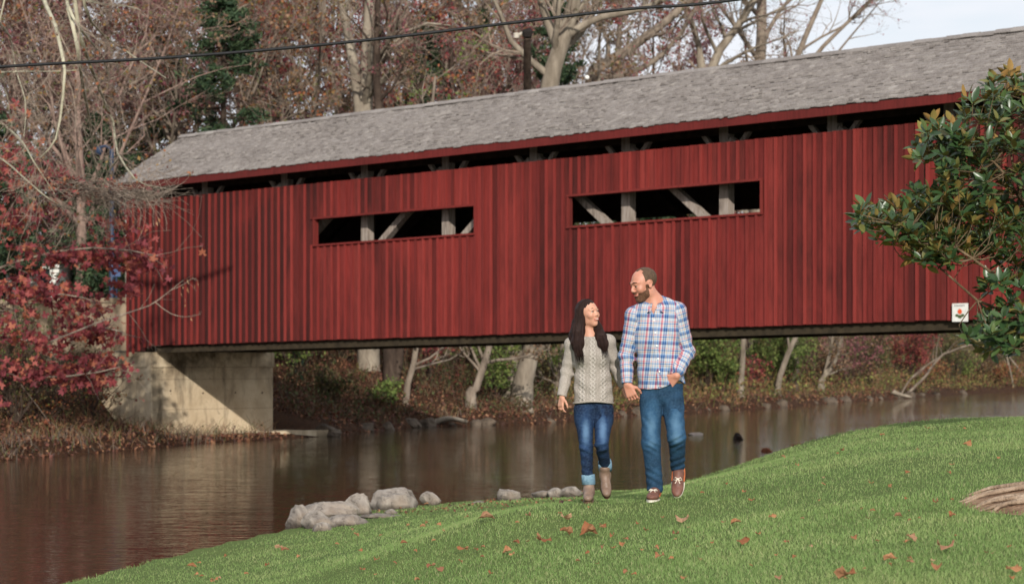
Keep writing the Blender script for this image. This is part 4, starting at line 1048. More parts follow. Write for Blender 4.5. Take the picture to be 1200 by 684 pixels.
# bare twig with a few dry leaves in front of the siding
tw = root('bare_twig', mp_(120, 372), 'thin bare twig with a few dry leaves in front of the left siding', 'branch')
P1 = np.stack([path([mp_(*q, -2.0) for q in pts], 7) for pts in ([(60,400),(130,372),(165,362),(182,354),(200,340),(215,328)], [(182,354),(196,365),(208,370),(222,371),(235,368)], [(150,366),(165,385),(172,398),(180,405),(184,408)], [(200,340),(214,334),(222,328),(228,326),(232,330)])])
R1 = np.stack([np.linspace(0.022, 0.006, 7), np.linspace(0.012, 0.004, 7), np.linspace(0.008, 0.003, 7), np.linspace(0.008, 0.003, 7)])
acc = []; add_tubes(acc, P1, R1, 5); b1, r1 = spawn(P1, R1, 5, 0.18, 0.7, 0, rs, 0.4, 1, 3, 0.2); add_tubes(acc, b1, np.maximum(r1, 0.003), 3)
V, Q = join(acc); obj('stem', V, Q, TWIG, tw)
C = np.stack([mp_(px + rs.normal()*1.5, py, -2.0) for px, py in [(215,337),(219,340),(216,352),(222,330),(231,333),(229,336),(212,345),(226,374),(217,358),(188,258),(186,262),(232,330)]])
V, T = leaf_cloud(C, 0.13, rs, 0.45, 0, dirs=np.tile((0.1, 0, -1.0), (len(C), 1)) + rs.normal(size=(len(C), 3))*0.25); obj('dry_leaves', V, T, leaf_mat('tan_dry_leaf', ['b98d68', 'a67a58', 'c9a17c']), tw)

# hanging sycamore branches, upper left
rs = np.random.default_rng(82)
Yh = 52.0; base = np.array((-17.5, 60.0, gz(-17.5, 60)))
syc = root('sycamore_tree', base, 'pale bare branches of an overhanging tree drooping in at the upper left', 'tree')
def hp(px, py): return at(px, py, Yh + 3*math.sin(px*0.05 + py*0.01))
limb = [[base - z1*0.4, at(-230, 200, 58), at(-180, -40, 56), at(-60, -160, 54), at(60, -120, 52), at(160, -60, 52), at(260, -40, 52)]]
P0 = path(limb[0], 12)[None]; R0 = np.linspace(0.26, 0.05, 12)[None]
hang = [[(40,-100),(46,-30),(50,0),(62,20),(73,65),(76,85),(73,120),(68,155),(60,172),(47,185)], [(70,-110),(76,-40),(78,0),(88,25),(103,45),(122,70),(128,95)], [(80,10),(90,50),(97,100),(105,140),(110,180),(115,215),(122,228)],
        [(85,-20),(95,50),(108,80),(118,110),(132,140),(135,165),(140,185),(155,205),(165,215),(200,222)], [(95,-60),(100,10),(120,40),(140,55),(165,72),(195,92)], [(-60,120),(0,145),(25,165),(40,190),(65,228)], [(60,-60),(80,-10),(110,3),(150,8),(165,12)],
        [(30,-110),(15,-40),(2,15),(-5,60),(8,110),(14,150)], [(-60,60),(-20,84),(20,84),(60,84),(96,82)], [(-40,170),(0,185),(30,210),(60,235),(90,250)], [(140,185),(128,200),(120,222),(125,250)], [(-20,10),(10,40),(18,80),(30,120),(28,160)]]
P1 = np.stack([path([hp(*q) for q in h_], 12) for h_ in hang]); R1 = np.linspace(0.055, 0.012, 12)[None] * np.array([1.05,1,.9,.85,.7,.6,.7,.5,.6,.5,.5,.5])[:, None]
acc = []; add_tubes(acc, P0, R0, 8); add_tubes(acc, P1, R1, 6); V, Q = join(acc); obj('trunk', V, Q, bark('pale_green_bark', '8d8671', 'aba58e', 'c6c0aa', 2.0), syc, smooth=True)
b1, r1 = spawn(P1, R1, 11, 0.35, 0.7, -0.05, rs, 0.2, 1, 6, 0.22, 0.45, 0.03); r1 = np.maximum(r1, 0.006)
b2, r2 = spawn(b1, r1, 6, 0.55, 0.7, 0.0, rs, 0.15, 1, 5, 0.25, 0.6, 0.04); r2 = np.maximum(r2, 0.0045)
b3, r3 = spawn(b2, r2, 3, 0.6, 0.7, 0.0, rs, 0.2, 1, 4, 0.25, 0.7); r3 = np.maximum(r3, 0.0035)
acc = []
for p_, r_, s_ in ((b1, r1, 4), (b2, r2, 3), (b3, r3, 3)): add_tubes(acc, p_, r_, s_)
# fine drooping spray crossing the end of the roof
sp = np.stack([path([hp(60 + 40*rs.uniform(), 205 + 25*rs.uniform()), hp(110 + 15*rs.normal(), 222 + 8*rs.normal()), hp(150 + 12*rs.normal(), 232 + 7*rs.normal()), hp(190 + 15*rs.normal(), 228 + 10*rs.normal())], 6) for _ in range(34)])
add_tubes(acc, sp, np.linspace(0.014, 0.004, 6)[None].repeat(34, 0), 3)
s2, q2 = spawn(sp, np.full((34, 6), 0.006), 5, 0.35, 0.7, -0.05, rs, 0.2, 1, 4, 0.25, 0.8, 0.04); add_tubes(acc, s2, np.maximum(q2, 0.0035), 3)
V, Q = join(acc); obj('branches', V, Q, TWIG, syc)
i = rs.integers(0, len(b3), 420); V, T = leaf_cloud(b3[i, 2] + rs.normal(size=(420, 3))*0.05, 0.10, rs, 0.7); obj('leaves', V, T, LF['rust'], syc)

# ------------------------------------------------------------------ magnolia at the right
rs = np.random.default_rng(91)
Yg = 27.0
base = np.array((6.75, 27.6, float(lawn_z(np.array([6.75]), np.array([27.6]))[0])))
mag = root('magnolia_tree', base, 'glossy evergreen magnolia with rusty leaf undersides reaching in from the right', 'magnolia tree')
def gp(px, py, dy=0.0): return at(px, py, Yg + dy)
stm = [[tuple(base - z1*0.2), tuple(gp(1300, 430, .5)), tuple(gp(1290, 300, .5)), tuple(gp(1275, 190, .3)), tuple(gp(1262, 120, 0))],
       [tuple(gp(1298, 440, .4)), tuple(gp(1230, 405, 0)), tuple(gp(1196, 372, -.3)), tuple(gp(1150, 355, -.4)), tuple(gp(1118, 328, -.5)), tuple(gp(1085, 300, -.5))],
       [tuple(gp(1295, 400, .4)), tuple(gp(1240, 370, .2)), tuple(gp(1200, 338, 0)), tuple(gp(1180, 318, 0)), tuple(gp(1150, 290, .2)), tuple(gp(1100, 262, .2)), tuple(gp(1030, 256, .2))],
       [tuple(gp(1290, 330, .4)), tuple(gp(1230, 290, .2)), tuple(gp(1196, 230, .1)), tuple(gp(1183, 170, 0)), tuple(gp(1175, 110, 0))],
       [tuple(gp(1240, 300, .2)), tuple(gp(1190, 225, -.3)), tuple(gp(1165, 190, -.4)), tuple(gp(1130, 180, -.4)), tuple(gp(1100, 165, -.3))],
       [tuple(gp(1230, 405, 0)), tuple(gp(1200, 400, .3)), tuple(gp(1170, 390, .4)), tuple(gp(1150, 400, .5)), tuple(gp(1140, 402, .5))],
       [tuple(gp(1200, 338, 0)), tuple(gp(1160, 318, -.6)), tuple(gp(1120, 290, -.7)), tuple(gp(1080, 285, -.7)), tuple(gp(1050, 262, -.7))]]
P = np.stack([path(s_, 9) for s_ in stm]); R = np.stack([np.linspace(0.12 if i == 0 else (0.030 if i in (1, 2) else 0.02), 0.007, 9) for i in range(len(stm))])
acc = []; add_tubes(acc, P, R, 8)
lob = [(1180,100,26,18,12),(1160,130,30,22,14),(1190,150,25,25,14),(1110,158,28,16,15),(1095,180,24,14,9),(1140,180,32,20,17),(1180,200,30,26,18),(1130,212,26,16,13),(1112,238,28,14,12),(1090,232,20,10,7),(1070,250,28,14,14),(1030,258,20,12,11),(1012,252,10,10,5),(1050,275,26,12,13),(1085,272,30,14,16),(1120,262,28,18,16),(1160,250,30,22,18),(1190,260,22,26,16),(1085,300,26,12,10),(1115,295,22,12,9),(1150,285,30,14,13),(1190,300,20,20,10),(1150,395,18,9,6),(1175,400,20,12,8),(1195,395,14,18,8),(1185,365,22,14,7),(1150,375,14,10,3),(1165,335,22,8,4),(1195,330,10,14,4),
       (1255,115,36,40,18),(1300,160,30,40,14),(1225,150,24,30,12),(1240,220,30,50,18),(1240,320,30,40,14),(1290,180,50,100,30)]
tips = []; shade = []
for x, y, a, b_, n in lob:
    for _ in range(int(n * 1.4)):
        tips.append(at(x + rs.uniform(-1, 1)*a, y + rs.uniform(-1, 1)*b_, Yg + rs.uniform(-0.85, 0.85)))
tips = np.array(tips)
# twigs from the nearest limb to every rosette
allp = P.reshape(-1, 3); 
tw_ = []
for t_ in tips:
    d = np.linalg.norm(allp - t_, axis=1) + np.where(allp[:, 2] > t_[2] + 0.1, 0.4, 0); q = allp[np.argmin(d)]
    mid = (q + t_)/2 + np.array((0, 0, -0.05)) + rs.normal(size=3)*0.05; tw_.append(path([q, mid, t_], 5))
tw_ = np.array(tw_); add_tubes(acc, tw_, np.linspace(0.008, 0.004, 5)[None].repeat(len(tw_), 0), 5)
V, Q = join(acc); obj('trunk', V, Q, bark('magnolia_bark', '463a2e', '64533f', '84705a', 5), mag, smooth=True)
m = M('magnolia_leaf', 0.33, 0.45)
top = m.ramp(m.objrand(), [(0.0, '203420'), (0.35, '2e4628'), (0.65, '3e5630'), (0.85, '586a38'), (0.93, '84783c'), (1.0, '946e3c')])
geo = m.n('ShaderNodeNewGeometry')
isl = m.ramp(geo.outputs['Random Per Island'], [(0.0, '203522'), (0.4, '2e462a'), (0.7, '3e5632'), (0.88, '5c6c3c'), (1.0, '947c44')])
c = m.mix(0.5, top, isl)
back = m.mix(geo.outputs['Random Per Island'], 'a47c46', '8e8446')
m.color(m.mix(geo.outputs['Backfacing'], c, back))
rr = m.math('ADD', m.math('MULTIPLY', geo.outputs['Backfacing'], 0.4), 0.32); m.l(rr, m.p.inputs['Roughness']); m.trans(c, 0.12)
MAG = m.m
# one leaf, seven points a side, folded along its midrib
def mag_leaf(k):
    r_ = np.random.default_rng(k); t = np.array([0.06, 0.28, 0.55, 0.8, 1.0]); w = np.array([0.03, 0.17, 0.205, 0.14, 0.0])
    cz = -0.10 * t**2 * r_.uniform(0.2, 2.0)
    mid = np.stack([0*t, t, cz], 1); L = np.stack([-w, t, cz + w*0.35], 1); Rr = np.stack([w, t, cz + w*0.35], 1)
    V = np.concatenate([mid, L[:4], Rr[:4]]); Q = []
    for i in range(3): Q += [(i, i+1, 6+i, 5+i), (i+1, i, 9+i, 10+i)]
    T = [(3, 4, 8), (4, 3, 12)]
    return V, np.array(Q), np.array(T)
protoL = [mag_leaf(k) for k in range(5)]
meL = [mesh_data('leaf', v_, [q_, t_], MAG, True) for v_, q_, t_ in protoL]
leaves_m = []
for t_, w_ in zip(tips, tw_):
    ax = unit(w_[-1] - w_[-2] + np.array((0, -0.05, 0.12)))
    if ax[2] < 0: ax[2] *= -0.3
    ax = unit(ax); ref = unit(np.cross(ax, rs.normal(size=3))); ref2 = np.cross(ax, ref)
    nl = rs.integers(7, 11); ph = rs.uniform(0, 6.28)
    for k in range(nl):
        a = ph + k * 2.4; open_ = math.radians(28 + 62 * (k / nl)) * rs.uniform(0.75, 1.15)
        side = ref * math.cos(a) + ref2 * math.sin(a)
        d = ax * math.cos(open_) + side * math.sin(open_); d = unit(d + np.array((0, 0, -0.1)))
        nrm = unit(ax * math.sin(open_) - side * math.cos(open_) + rs.normal(size=3)*0.12); x_ = unit(np.cross(d, nrm)); nrm = np.cross(x_, d)
        leaves_m.append((t_ - ax*0.05*k/nl + 0.01*d, x_, d, nrm, rs.uniform(0.115, 0.20), rs.integers(0, 5)))
# the ones nearest the camera show largest: singly; the rest joined
def inview(q): px = 600 + F*q[0]/q[1]; return px < 1206
leaves_m.sort(key=lambda q: q[0][1] + (0 if inview(q[0]) else 100) - q[4]*4)
for (o_, x_, d, nrm, s_, k) in leaves_m[:300]:
    o = bpy.data.objects.new('leaf', meL[k]); COL.objects.link(o); o.parent = mag
    Mx = Matrix(((x_[0]*s_, d[0]*s_, nrm[0]*s_, o_[0]-base[0]), (x_[1]*s_, d[1]*s_, nrm[1]*s_, o_[1]-base[1]), (x_[2]*s_, d[2]*s_, nrm[2]*s_, o_[2]-base[2]), (0, 0, 0, 1)))
    o.matrix_local = Mx
VV = []; QQ = []; TT = []; nn = 0
for (o_, x_, d, nrm, s_, k) in leaves_m[300:]:
    v_, q_, t_ = protoL[k]; VV.append(o_ + s_*(v_[:, :1]*x_ + v_[:, 1:2]*d + v_[:, 2:]*nrm)); QQ.append(q_ + nn); TT.append(t_ + nn); nn += len(v_)
tag(obj('foliage', np.concatenate(VV), [np.concatenate(QQ), np.concatenate(TT)], MAG, mag, smooth=True), kind='stuff')

# ------------------------------------------------------------------ rocks along the near shore
def rock(label, px, py, w, h, seed, ydepth=None, group=None, mat=None, name='rock', cat='rock', flat_=0.0, tilt=0.0):
    """px centre, py of the foot, w and h in photo pixels"""
    r_ = np.random.default_rng(seed)
    Y = ydepth or 2833 * 2.17 / (py - HY); sx = w / F * Y / 2; sz = h / F * Y; sy = sx * r_.uniform(0.75, 1.0)
    n1, n2 = 22, 14; th = np.linspace(0, 2*np.pi, n1, endpoint=False); ph = np.linspace(0.05, np.pi - 0.05, n2)
    A, B_ = np.meshgrid(th, ph, indexing='ij'); D = np.stack([np.cos(A)*np.sin(B_), np.sin(A)*np.sin(B_), np.cos(B_)], -1).reshape(-1, 3)
    rad = np.full(len(D), 1.25)
    for _ in range(12):                                    # broken faces
        nrm = unit(r_.normal(size=3) * np.array((1, 1, 0.8))); off = r_.uniform(0.72, 1.0); dd = D @ nrm
        rad = np.where(dd > 0.05, np.minimum(rad, off / np.maximum(dd, 0.05)), rad)
    rad = np.minimum(rad, 1.2) + 0.06 * vnoise(D[:, 0]*3 + seed, D[:, 1]*3 + D[:, 2]*4, 1.0, seed) + 0.018 * r_.normal(size=len(D))
    V = D * rad[:, None]; V[:, 2] = np.clip(V[:, 2], -0.5, 2)
    V = V * np.array((sx*1.0, sy, sz / 1.35)); V[:, 2] += tilt * V[:, 0]
    V[:, 2] -= V[:, 2].min() + 0.28 * sz
    c = at(px, py, Y); V = V + np.array((c[0], c[1], c[2] - 0.0))
    idx = np.arange(n1*n2).reshape(n1, n2); a = idx; b_ = np.roll(idx, -1, 0)
    Q = np.stack([a[:, :-1], a[:, 1:], b_[:, 1:], b_[:, :-1]], -1).reshape(-1, 4)
    cap = np.array([(idx[i, 0], idx[(i+1) % n1, 0], idx[0, 0]) for i in range(1, n1-1)] + [(idx[(i+1) % n1, -1], idx[i, -1], idx[0, -1]) for i in range(1, n1-1)])
    o = obj(name, V, [Q, cap], mat or ROCK, origin=(c[0], c[1], c[2])); return tag(o, label, cat, group)
m = M('pale_limestone', 0.9, 0.2); v = m.coord('Object')
c = m.ramp(m.noise(3.5, 8, v, 0.65, 0.5), [(0.28, '5f5750'), (0.45, '8b8279'), (0.6, 'a59c92'), (0.78, 'bdb3a8')])
c = m.mix(m.ramp(m.noise(1.7, 5, v), [(0.48, 0.0), (0.7, 0.6)]), c, '7f6a56'); c = m.mix(m.ramp(m.noise(6, 8, v, 0.75, 1.2), [(0.36, 0.75), (0.44, 0.0)]), c, '3e3731'); wz_ = m.sep(m.n('ShaderNodeNewGeometry').outputs['Position'])[2]; c = m.mix(m.ramp(m.math('ADD', wz_, m.math('MULTIPLY', m.noise(5, 3, v), 0.12)), [(0.09, 0.8), (0.17, 0.0)]), c, '2e2822'); m.color(c); m.bump(m.noise(9, 8, v, 0.7), 0.9, 0.05); ROCK = m.m
RK = [('leftmost pale rock with its foot in the river', 352, 614, 34, 27), ('large pale boulder behind the leftmost rocks', 383, 605, 66, 27), ('darker rounded rock in front of the large pale boulder', 374, 617, 38, 24),
      ('small grey stone lying in front of the left rock pile', 376, 622, 24, 13), ('upright blocky rock at the right end of the left pile', 421, 601, 34, 28), ('flat rock slab tucked below the upright blocky rock', 408, 615, 46, 16),
      ('broad peaked pale boulder between the two rock groups', 464, 595, 52, 31), ('pointed grey rock just right of the broad peaked boulder', 505, 590, 24, 15), ('low flat stone half buried in front of the peaked boulder', 448, 607, 56, 8),
      ('small stone on the muddy strip below the peaked boulder', 459, 603, 16, 8), ('tiny flat stone on the strip right of the peaked boulder', 486, 606, 26, 4), ('dark-streaked round rock alone at the waterline', 597, 585, 29, 11),
      ('long low rock at the waterline left of the woman', 636, 581, 26, 6), ('second low pale rock at the waterline close to the woman', 650, 582, 18, 8), ('low whitish rock right behind the boots of the woman', 670, 580, 28, 7), ('thin stone lying on the strip left of the lone round rock', 560, 591, 20, 4)]
for i, (lab, px, py, w, h) in enumerate(RK): rock(lab, px, py, w, h * (0.88 if i < 11 else 1.5), 500 + i, tilt=(-0.25 if i == 7 else 0))
MUD = noise_mat('wet_dark_debris', [(0.3, '1d1714'), (0.7, '3a2c24')], 8)
rock('dark clump of debris standing out of the river', 865, 515, 14, 9, 550, 2833*2.2/90, mat=MUD, name='river_debris', cat='debris')
rock('rusty clump of leaves floating left of the lawn tip', 899, 529, 12, 5, 551, 2833*2.2/104, mat=noise_mat('rusty_debris', [(0.3, '6a4030'), (0.7, '94583c')], 12), name='floating_leaves', cat='leaves')
rock('rusty clump of leaves floating closest to the lawn tip', 934, 523, 13, 4, 552, 2833*2.2/98, mat=noise_mat('rusty_debris_two', [(0.3, '6a4030'), (0.7, '94583c')], 12), name='floating_leaves', cat='leaves')
rock('pale flat piece of wood floating beside the man', 817, 509, 18, 3, 553, 2833*2.2/84, mat=TIMBER, name='driftwood', cat='driftwood')
BANKROCK = noise_mat('brown_bank_stone', [(0.3, '3e352d'), (0.7, '6a5d50')], 4, 6, 0.9, 0.8, 12, 0.04)
rs = np.random.default_rng(66)
for k in range(34):
    px = rs.uniform(370, 1190); Yb = bankY(px, 70, 0.02); w_ = rs.uniform(0.25, 0.8)*F/Yb
    rock('small brown stone lying along the far waterline', px, HY + (CZ - 0.02)*F/Yb, w_, w_*0.5, 900 + k, Yb - 0.2, group='stones along the far waterline', mat=BANKROCK, name='bank_stone')
# fallen limbs and logs on the far bank
def log(label, Y, pts, r, mat=None, name='fallen_limb', br=5, seed=0):
    r_ = np.random.default_rng(seed); Y = bankY(pts[0][0], Y, 0.25); P = path([at(a, b_, Y) for a, b_ in pts], 9)[None]; R = np.linspace(r, r*0.35, 9)[None]
    acc = []; add_tubes(acc, P, R, 7)
    if br:
        b1, r1 = spawn(P, R, br, 0.4, 0.8, 0.1, r_, 0.3, 1, 4, 0.15, 0.5); add_tubes(acc, b1, np.maximum(r1, 0.01), 4)
        b2, r2 = spawn(b1, r1, 4, 0.5, 0.7, 0.0, r_, 0.3, 1, 3, 0.2, 0.5); add_tubes(acc, b2, np.maximum(r2, 0.008), 3)
    V, Q = join(acc); o = obj(name, V, Q, mat or BK_PALE, smooth=True, origin=P[0, 0]); tag(o, label, 'fallen limb')
log('long pale fallen limb arching over the far waterline at right', 135, [(1060, 464), (1085, 440), (1105, 415), (1150, 400), (1190, 385)], 0.10, mat=BK_GREY, seed=1, br=7)
log('short thick log lying on the far waterline at right', 133, [(1045, 458), (1055, 462), (1068, 465)], 0.17, br=0)
log('crossed pale limb leaning out under the magnolia', 150, [(1200, 440), (1180, 415), (1165, 400), (1140, 390)], 0.08, mat=BK_GREY, seed=2)
log('thin leaning limb left of the crossed limbs', 132, [(1052, 470), (1066, 445), (1090, 425), (1112, 412)], 0.07, mat=BK_GREY, seed=3)
log('pale limb hanging down to the water at the right edge', 155, [(1188, 455), (1183, 430), (1176, 405), (1170, 380)], 0.06, seed=4)
log('whitish drift log on the bank below the curved trunk', 84, [(505, 497), (525, 490), (548, 494)], 0.14, br=3, seed=5)
log('grey exposed root sprawling at the sycamore base', 89, [(625, 480), (610, 486), (590, 490), (578, 486)], 0.13, br=5, seed=6)
log('pale log on the bank left of the couple', 90, [(596, 480), (612, 486), (632, 488)], 0.1, br=0)

# ------------------------------------------------------------------ root mound, fallen leaves
def lawn_hit(px, py):
    Y = np.linspace(6, 70, 3200); X = (px-600)/F*Y; z = CZ + (HY-py)/F*Y; g_ = lawn_z(X, Y); i = np.argmax(z < g_)
    return np.array((X[i], Y[i], g_[i]))
dm = root('root_mound', (DIRT[0], DIRT[1], float(lawn_z(np.array([DIRT[0]]), np.array([DIRT[1]]))[0])), 'bare brown earth mound with exposed roots at the right edge of the lawn', 'earth mound')
rr_, aa_ = np.meshgrid(np.linspace(0, 1, 26), np.linspace(0, 2*np.pi, 70, endpoint=False), indexing='ij')
X = DIRT[0] + DIRT[2]*1.08*rr_*np.cos(aa_); Y = DIRT[1] + DIRT[3]*1.08*rr_*np.sin(aa_)
Z = lawn_z(X, Y) + 0.07*(1 - rr_**2)**1.0 - 0.012 + 0.012*vnoise(X, Y, 9, 2)*(1-rr_) + 0.006*vnoise(X, Y, 30, 3)*(1-rr_)
idx = np.arange(X.size).reshape(X.shape); Q = np.stack([idx[:-1], np.roll(idx[:-1], -1, 1), np.roll(idx[1:], -1, 1), idx[1:]], -1).reshape(-1, 4)
m = M('dry_earth', 0.95, 0.1); v = m.coord('Object'); m.color(m.ramp(m.noise(9, 8, v, 0.7), [(0.3, '5f4636'), (0.5, '92745c'), (0.72, 'b59a80')])); m.bump(m.noise(45, 6, v), 1.0, 0.03)
obj('earth', np.stack([X, Y, Z], -1).reshape(-1, 3), Q[:, ::-1], m.m, dm, smooth=True)
rs = np.random.default_rng(77)
for k in range(7):
    x0 = DIRT[0] + DIRT[2]*0.6; y0 = DIRT[1] + DIRT[3]*rs.uniform(-0.6, 0.6); a = math.pi + rs.uniform(-0.5, 0.5); pts = []
    for j in range(8):
        x = x0 + math.cos(a + 0.2*math.sin(j*1.3+k))*j*0.15; y = y0 + math.sin(a)*j*0.14 + 0.04*math.sin(j+k); q = math.hypot((x-DIRT[0])/DIRT[2]/1.08, (y-DIRT[1])/DIRT[3]/1.08)
        pts.append((x, y, float(lawn_z(np.array([x]), np.array([y]))[0]) + 0.07*max(0, 1-q*q) + 0.006 - 0.03*(j == 7)))
    V, Q = tube_mesh(path(pts, 16)[None], np.linspace(0.03, 0.008, 16)[None], 7); obj('root', V, Q, bark('root_bark', '7a6656', '9b8672', 'b8a592', 8) if k == 0 else bpy.data.materials['root_bark'], dm, smooth=True)

LM = leaf_mat('fallen_sycamore_leaf', ['c98a60', 'b87850', 'a66a48', 'd49c72', '9a6246'], 0.2, 0.7)
m = M('fallen_leaf', 0.75, 0.2); v = m.coord('Object'); c = m.ramp(m.objrand(), [(0, '8a583c'), (0.3, 'a06c4a'), (0.6, 'b0805c'), (0.85, '84523c'), (1, 'ac8a6e')])
geo = m.n('ShaderNodeNewGeometry'); c = m.mix(m.math('MULTIPLY', geo.outputs['Backfacing'], 0.35), c, 'bd9674'); c = m.mix(m.ramp(m.noise(30, 4, v), [(0.5, 0.0), (0.8, 0.5)]), c, '7d4a34'); m.color(c); m.trans(c, 0.2); LFM = m.m
lv = []
for k in range(10):                    # crumpled dry leaves: three rings, curled edges
    r_ = np.random.default_rng(700 + k); n_ = 13; an = np.linspace(0, 2*np.pi, n_, endpoint=False) + r_.uniform(-.12, .12, n_)
    rad = 0.34 + 0.13*np.abs(np.sin(an*2.5 + r_.uniform(0, 6))) + r_.uniform(-.05, .07, n_)
    V = [(0, 0, 0)]
    ph1, ph2 = r_.uniform(0, 6, 2)
    for f_ in (0.38, 0.75, 1.0):
        x = rad*f_*np.cos(an); y = rad*f_*np.sin(an); z = 0.42*f_**2*rad*(0.5 + 0.9*np.sin(an*2 + ph1)) + 0.05*np.sin(an*5 + ph2)*f_ + r_.normal(size=n_)*0.025*f_
        sh = 1 - 0.28*(f_ == 1.0)*np.clip(np.sin(an*2 + ph1), 0, 1); V += list(zip(x*sh, y*sh*0.8, z))
    V += [(0.05, -rad[0]*.9, .04), (0.065, -rad[0]*.9, .04), (0.11, -rad[0]*1.5, .12)]
    T = []
    for i_ in range(n_):
        j_ = (i_ + 1) % n_; T.append((0, 1 + i_, 1 + j_))
        for q_ in (0, 1): a, b, c, d = 1 + q_*n_ + i_, 1 + q_*n_ + j_, 1 + (q_+1)*n_ + i_, 1 + (q_+1)*n_ + j_; T += [(a, c, d), (a, d, b)]
    T.append((1 + 3*n_, 2 + 3*n_, 3 + 3*n_)); lv.append(mesh_data('fallen_leaf', np.array(V), np.array(T), LFM, False))
big = [(690, 629, 30, 'large curled tan leaf lying front and centre below the couple'), (570, 611, 18, 'rounded orange leaf on the lawn left of the woman, nearest to the rocks'), (637, 638, 20, 'long pale leaf left of the large curled tan leaf'), (664, 628, 18, 'narrow rolled leaf touching the left side of the large curled leaf'),
       (663, 611, 15, 'thin leaf lying below the boots of the woman'), (862, 617, 15, 'curled leaf pair standing in the grass right of the man, upper one'), (870, 640, 16, 'twisted leaf on the lawn below the curled pair'), (991, 681, 24, 'large orange leaf cut by the bottom edge right of centre'),
       (1067, 636, 16, 'brown upright leaf right of centre near the bottom'), (1106, 648, 24, 'broad orange leaf below the root mound'), (1188, 674, 18, 'orange leaf in the bottom right corner'), (1097, 593, 12, 'rusty leaf just left of the root mound'),
       (1133, 525, 15, 'tan leaf high on the lawn at right'), (1053, 609, 9, 'small upright orange leaf left of the root mound'), (800, 614, 17, 'tan leaf right below the feet of the man'), (543, 648, 14, 'rusty leaf between the rocks and the bottom edge'), (594, 651, 16, 'pale twisted leaf left of the bottom centre'), (1043, 661, 18, 'long flat pale leaf near the bottom at right'), (1096, 670, 16, 'slanting pale leaf left of the corner leaf'), (773, 657, 13, 'brown leaf stem standing in the grass below the man')]
small = [(508,637,7),(473,640,9),(547,608,7),(606,616,5),(618,638,5),(566,645,8),(575,676,9),(500,615,6),(422,648,6),(441,659,8),(425,671,7),(313,665,7),(233,662,6),(236,678,6),(656,605,5),(705,622,8),(718,646,7),(776,610,7),(747,617,6),(757,625,7),(743,678,7),(823,581,5),(825,553,5),(918,538,6),(872,580,7),(873,580,4),(881,590,9),(965,571,5),(965,563,4),(1021,570,7),(1043,575,6),(1064,558,6),(1000,635,9),(1028,639,5),(888,630,7),(848,616,6),(807,622,5),(1043,667,6),(1013,672,5),(1116,609,12),(1066,614,6),(1181,672,7),(1183,646,6),(1197,570,5),(1086,504,6),(1034,512,6),(987,530,7),(981,534,5),(934,548,5),(851,570,4),(1163,654,6),(1112,558,8),(1065,603,4),(940,612,5),(1185,683,8),(910,655,5),(700,665,5),(640,612,4),(690,598,5),(590,600,4),(478,618,6),(446,630,5),(520,625,5),(395,640,5),(350,655,6),(1010,600,4),(1170,540,5),(1060,640,5),(950,645,5),(960,590,4),(1130,505,5),(1075,530,4),(835,640,6),(880,668,6),(820,660,5),(575,590,4),(540,594,5),(500,592,5),(470,597,4),(520,598,6),(610,590,4)]
rs = np.random.default_rng(78)
for _ in range(60): small.append((rs.uniform(180, 1195), 0, rs.uniform(4, 11)))
small = [(x, y if y else rs.uniform(max(600, 690 - (x - 150) * 0.35) if x < 500 else (600 if x < 850 else 540), 684), w) for x, y, w in small]
def put_leaf(px, py, w, label, group, k):
    q = lawn_hit(px, py); s_ = w / F * q[1] * 1.02
    o = bpy.data.objects.new('fallen_leaf', lv[k % 10]); COL.objects.link(o)
    o.location = (q[0], q[1], q[2] + 0.024 + 0.10*s_); o.rotation_euler = (rs.normal()*0.22 + 0.15, rs.normal()*0.22, rs.uniform(0, 6.28)); o.scale = (s_*1.25, s_*rs.uniform(0.7, 1.1), s_*rs.uniform(0.9, 1.5))
    o['label'] = label; o['category'] = 'leaf'
    if group: o['group'] = group
for k, (px, py, w, lab) in enumerate(big): put_leaf(px, py, w, lab, None, k)
for k, (px, py, w) in enumerate(small): put_leaf(px, py, w, 'tiny dry fallen leaf scattered on the green lawn', 'tiny fallen leaves on the lawn', k)
rs = np.random.default_rng(79)                                      # dry scraps among the rocks
pts = []
for _ in range(260):
    a = rs.uniform(0, 1); px = 430 + 260*a; py = 600 - 20*a + rs.uniform(-4, 8); pts.append(lawn_hit(px, py) + np.array((0, 0, 0.015)))
V, T = leaf_cloud(np.array(pts), 0.045, rs, 0.8, 2.0); tag(obj('shore_litter', V, T, LITTER), 'dry leaf scraps on the muddy strip by the rocks', 'leaf litter', kind='stuff')
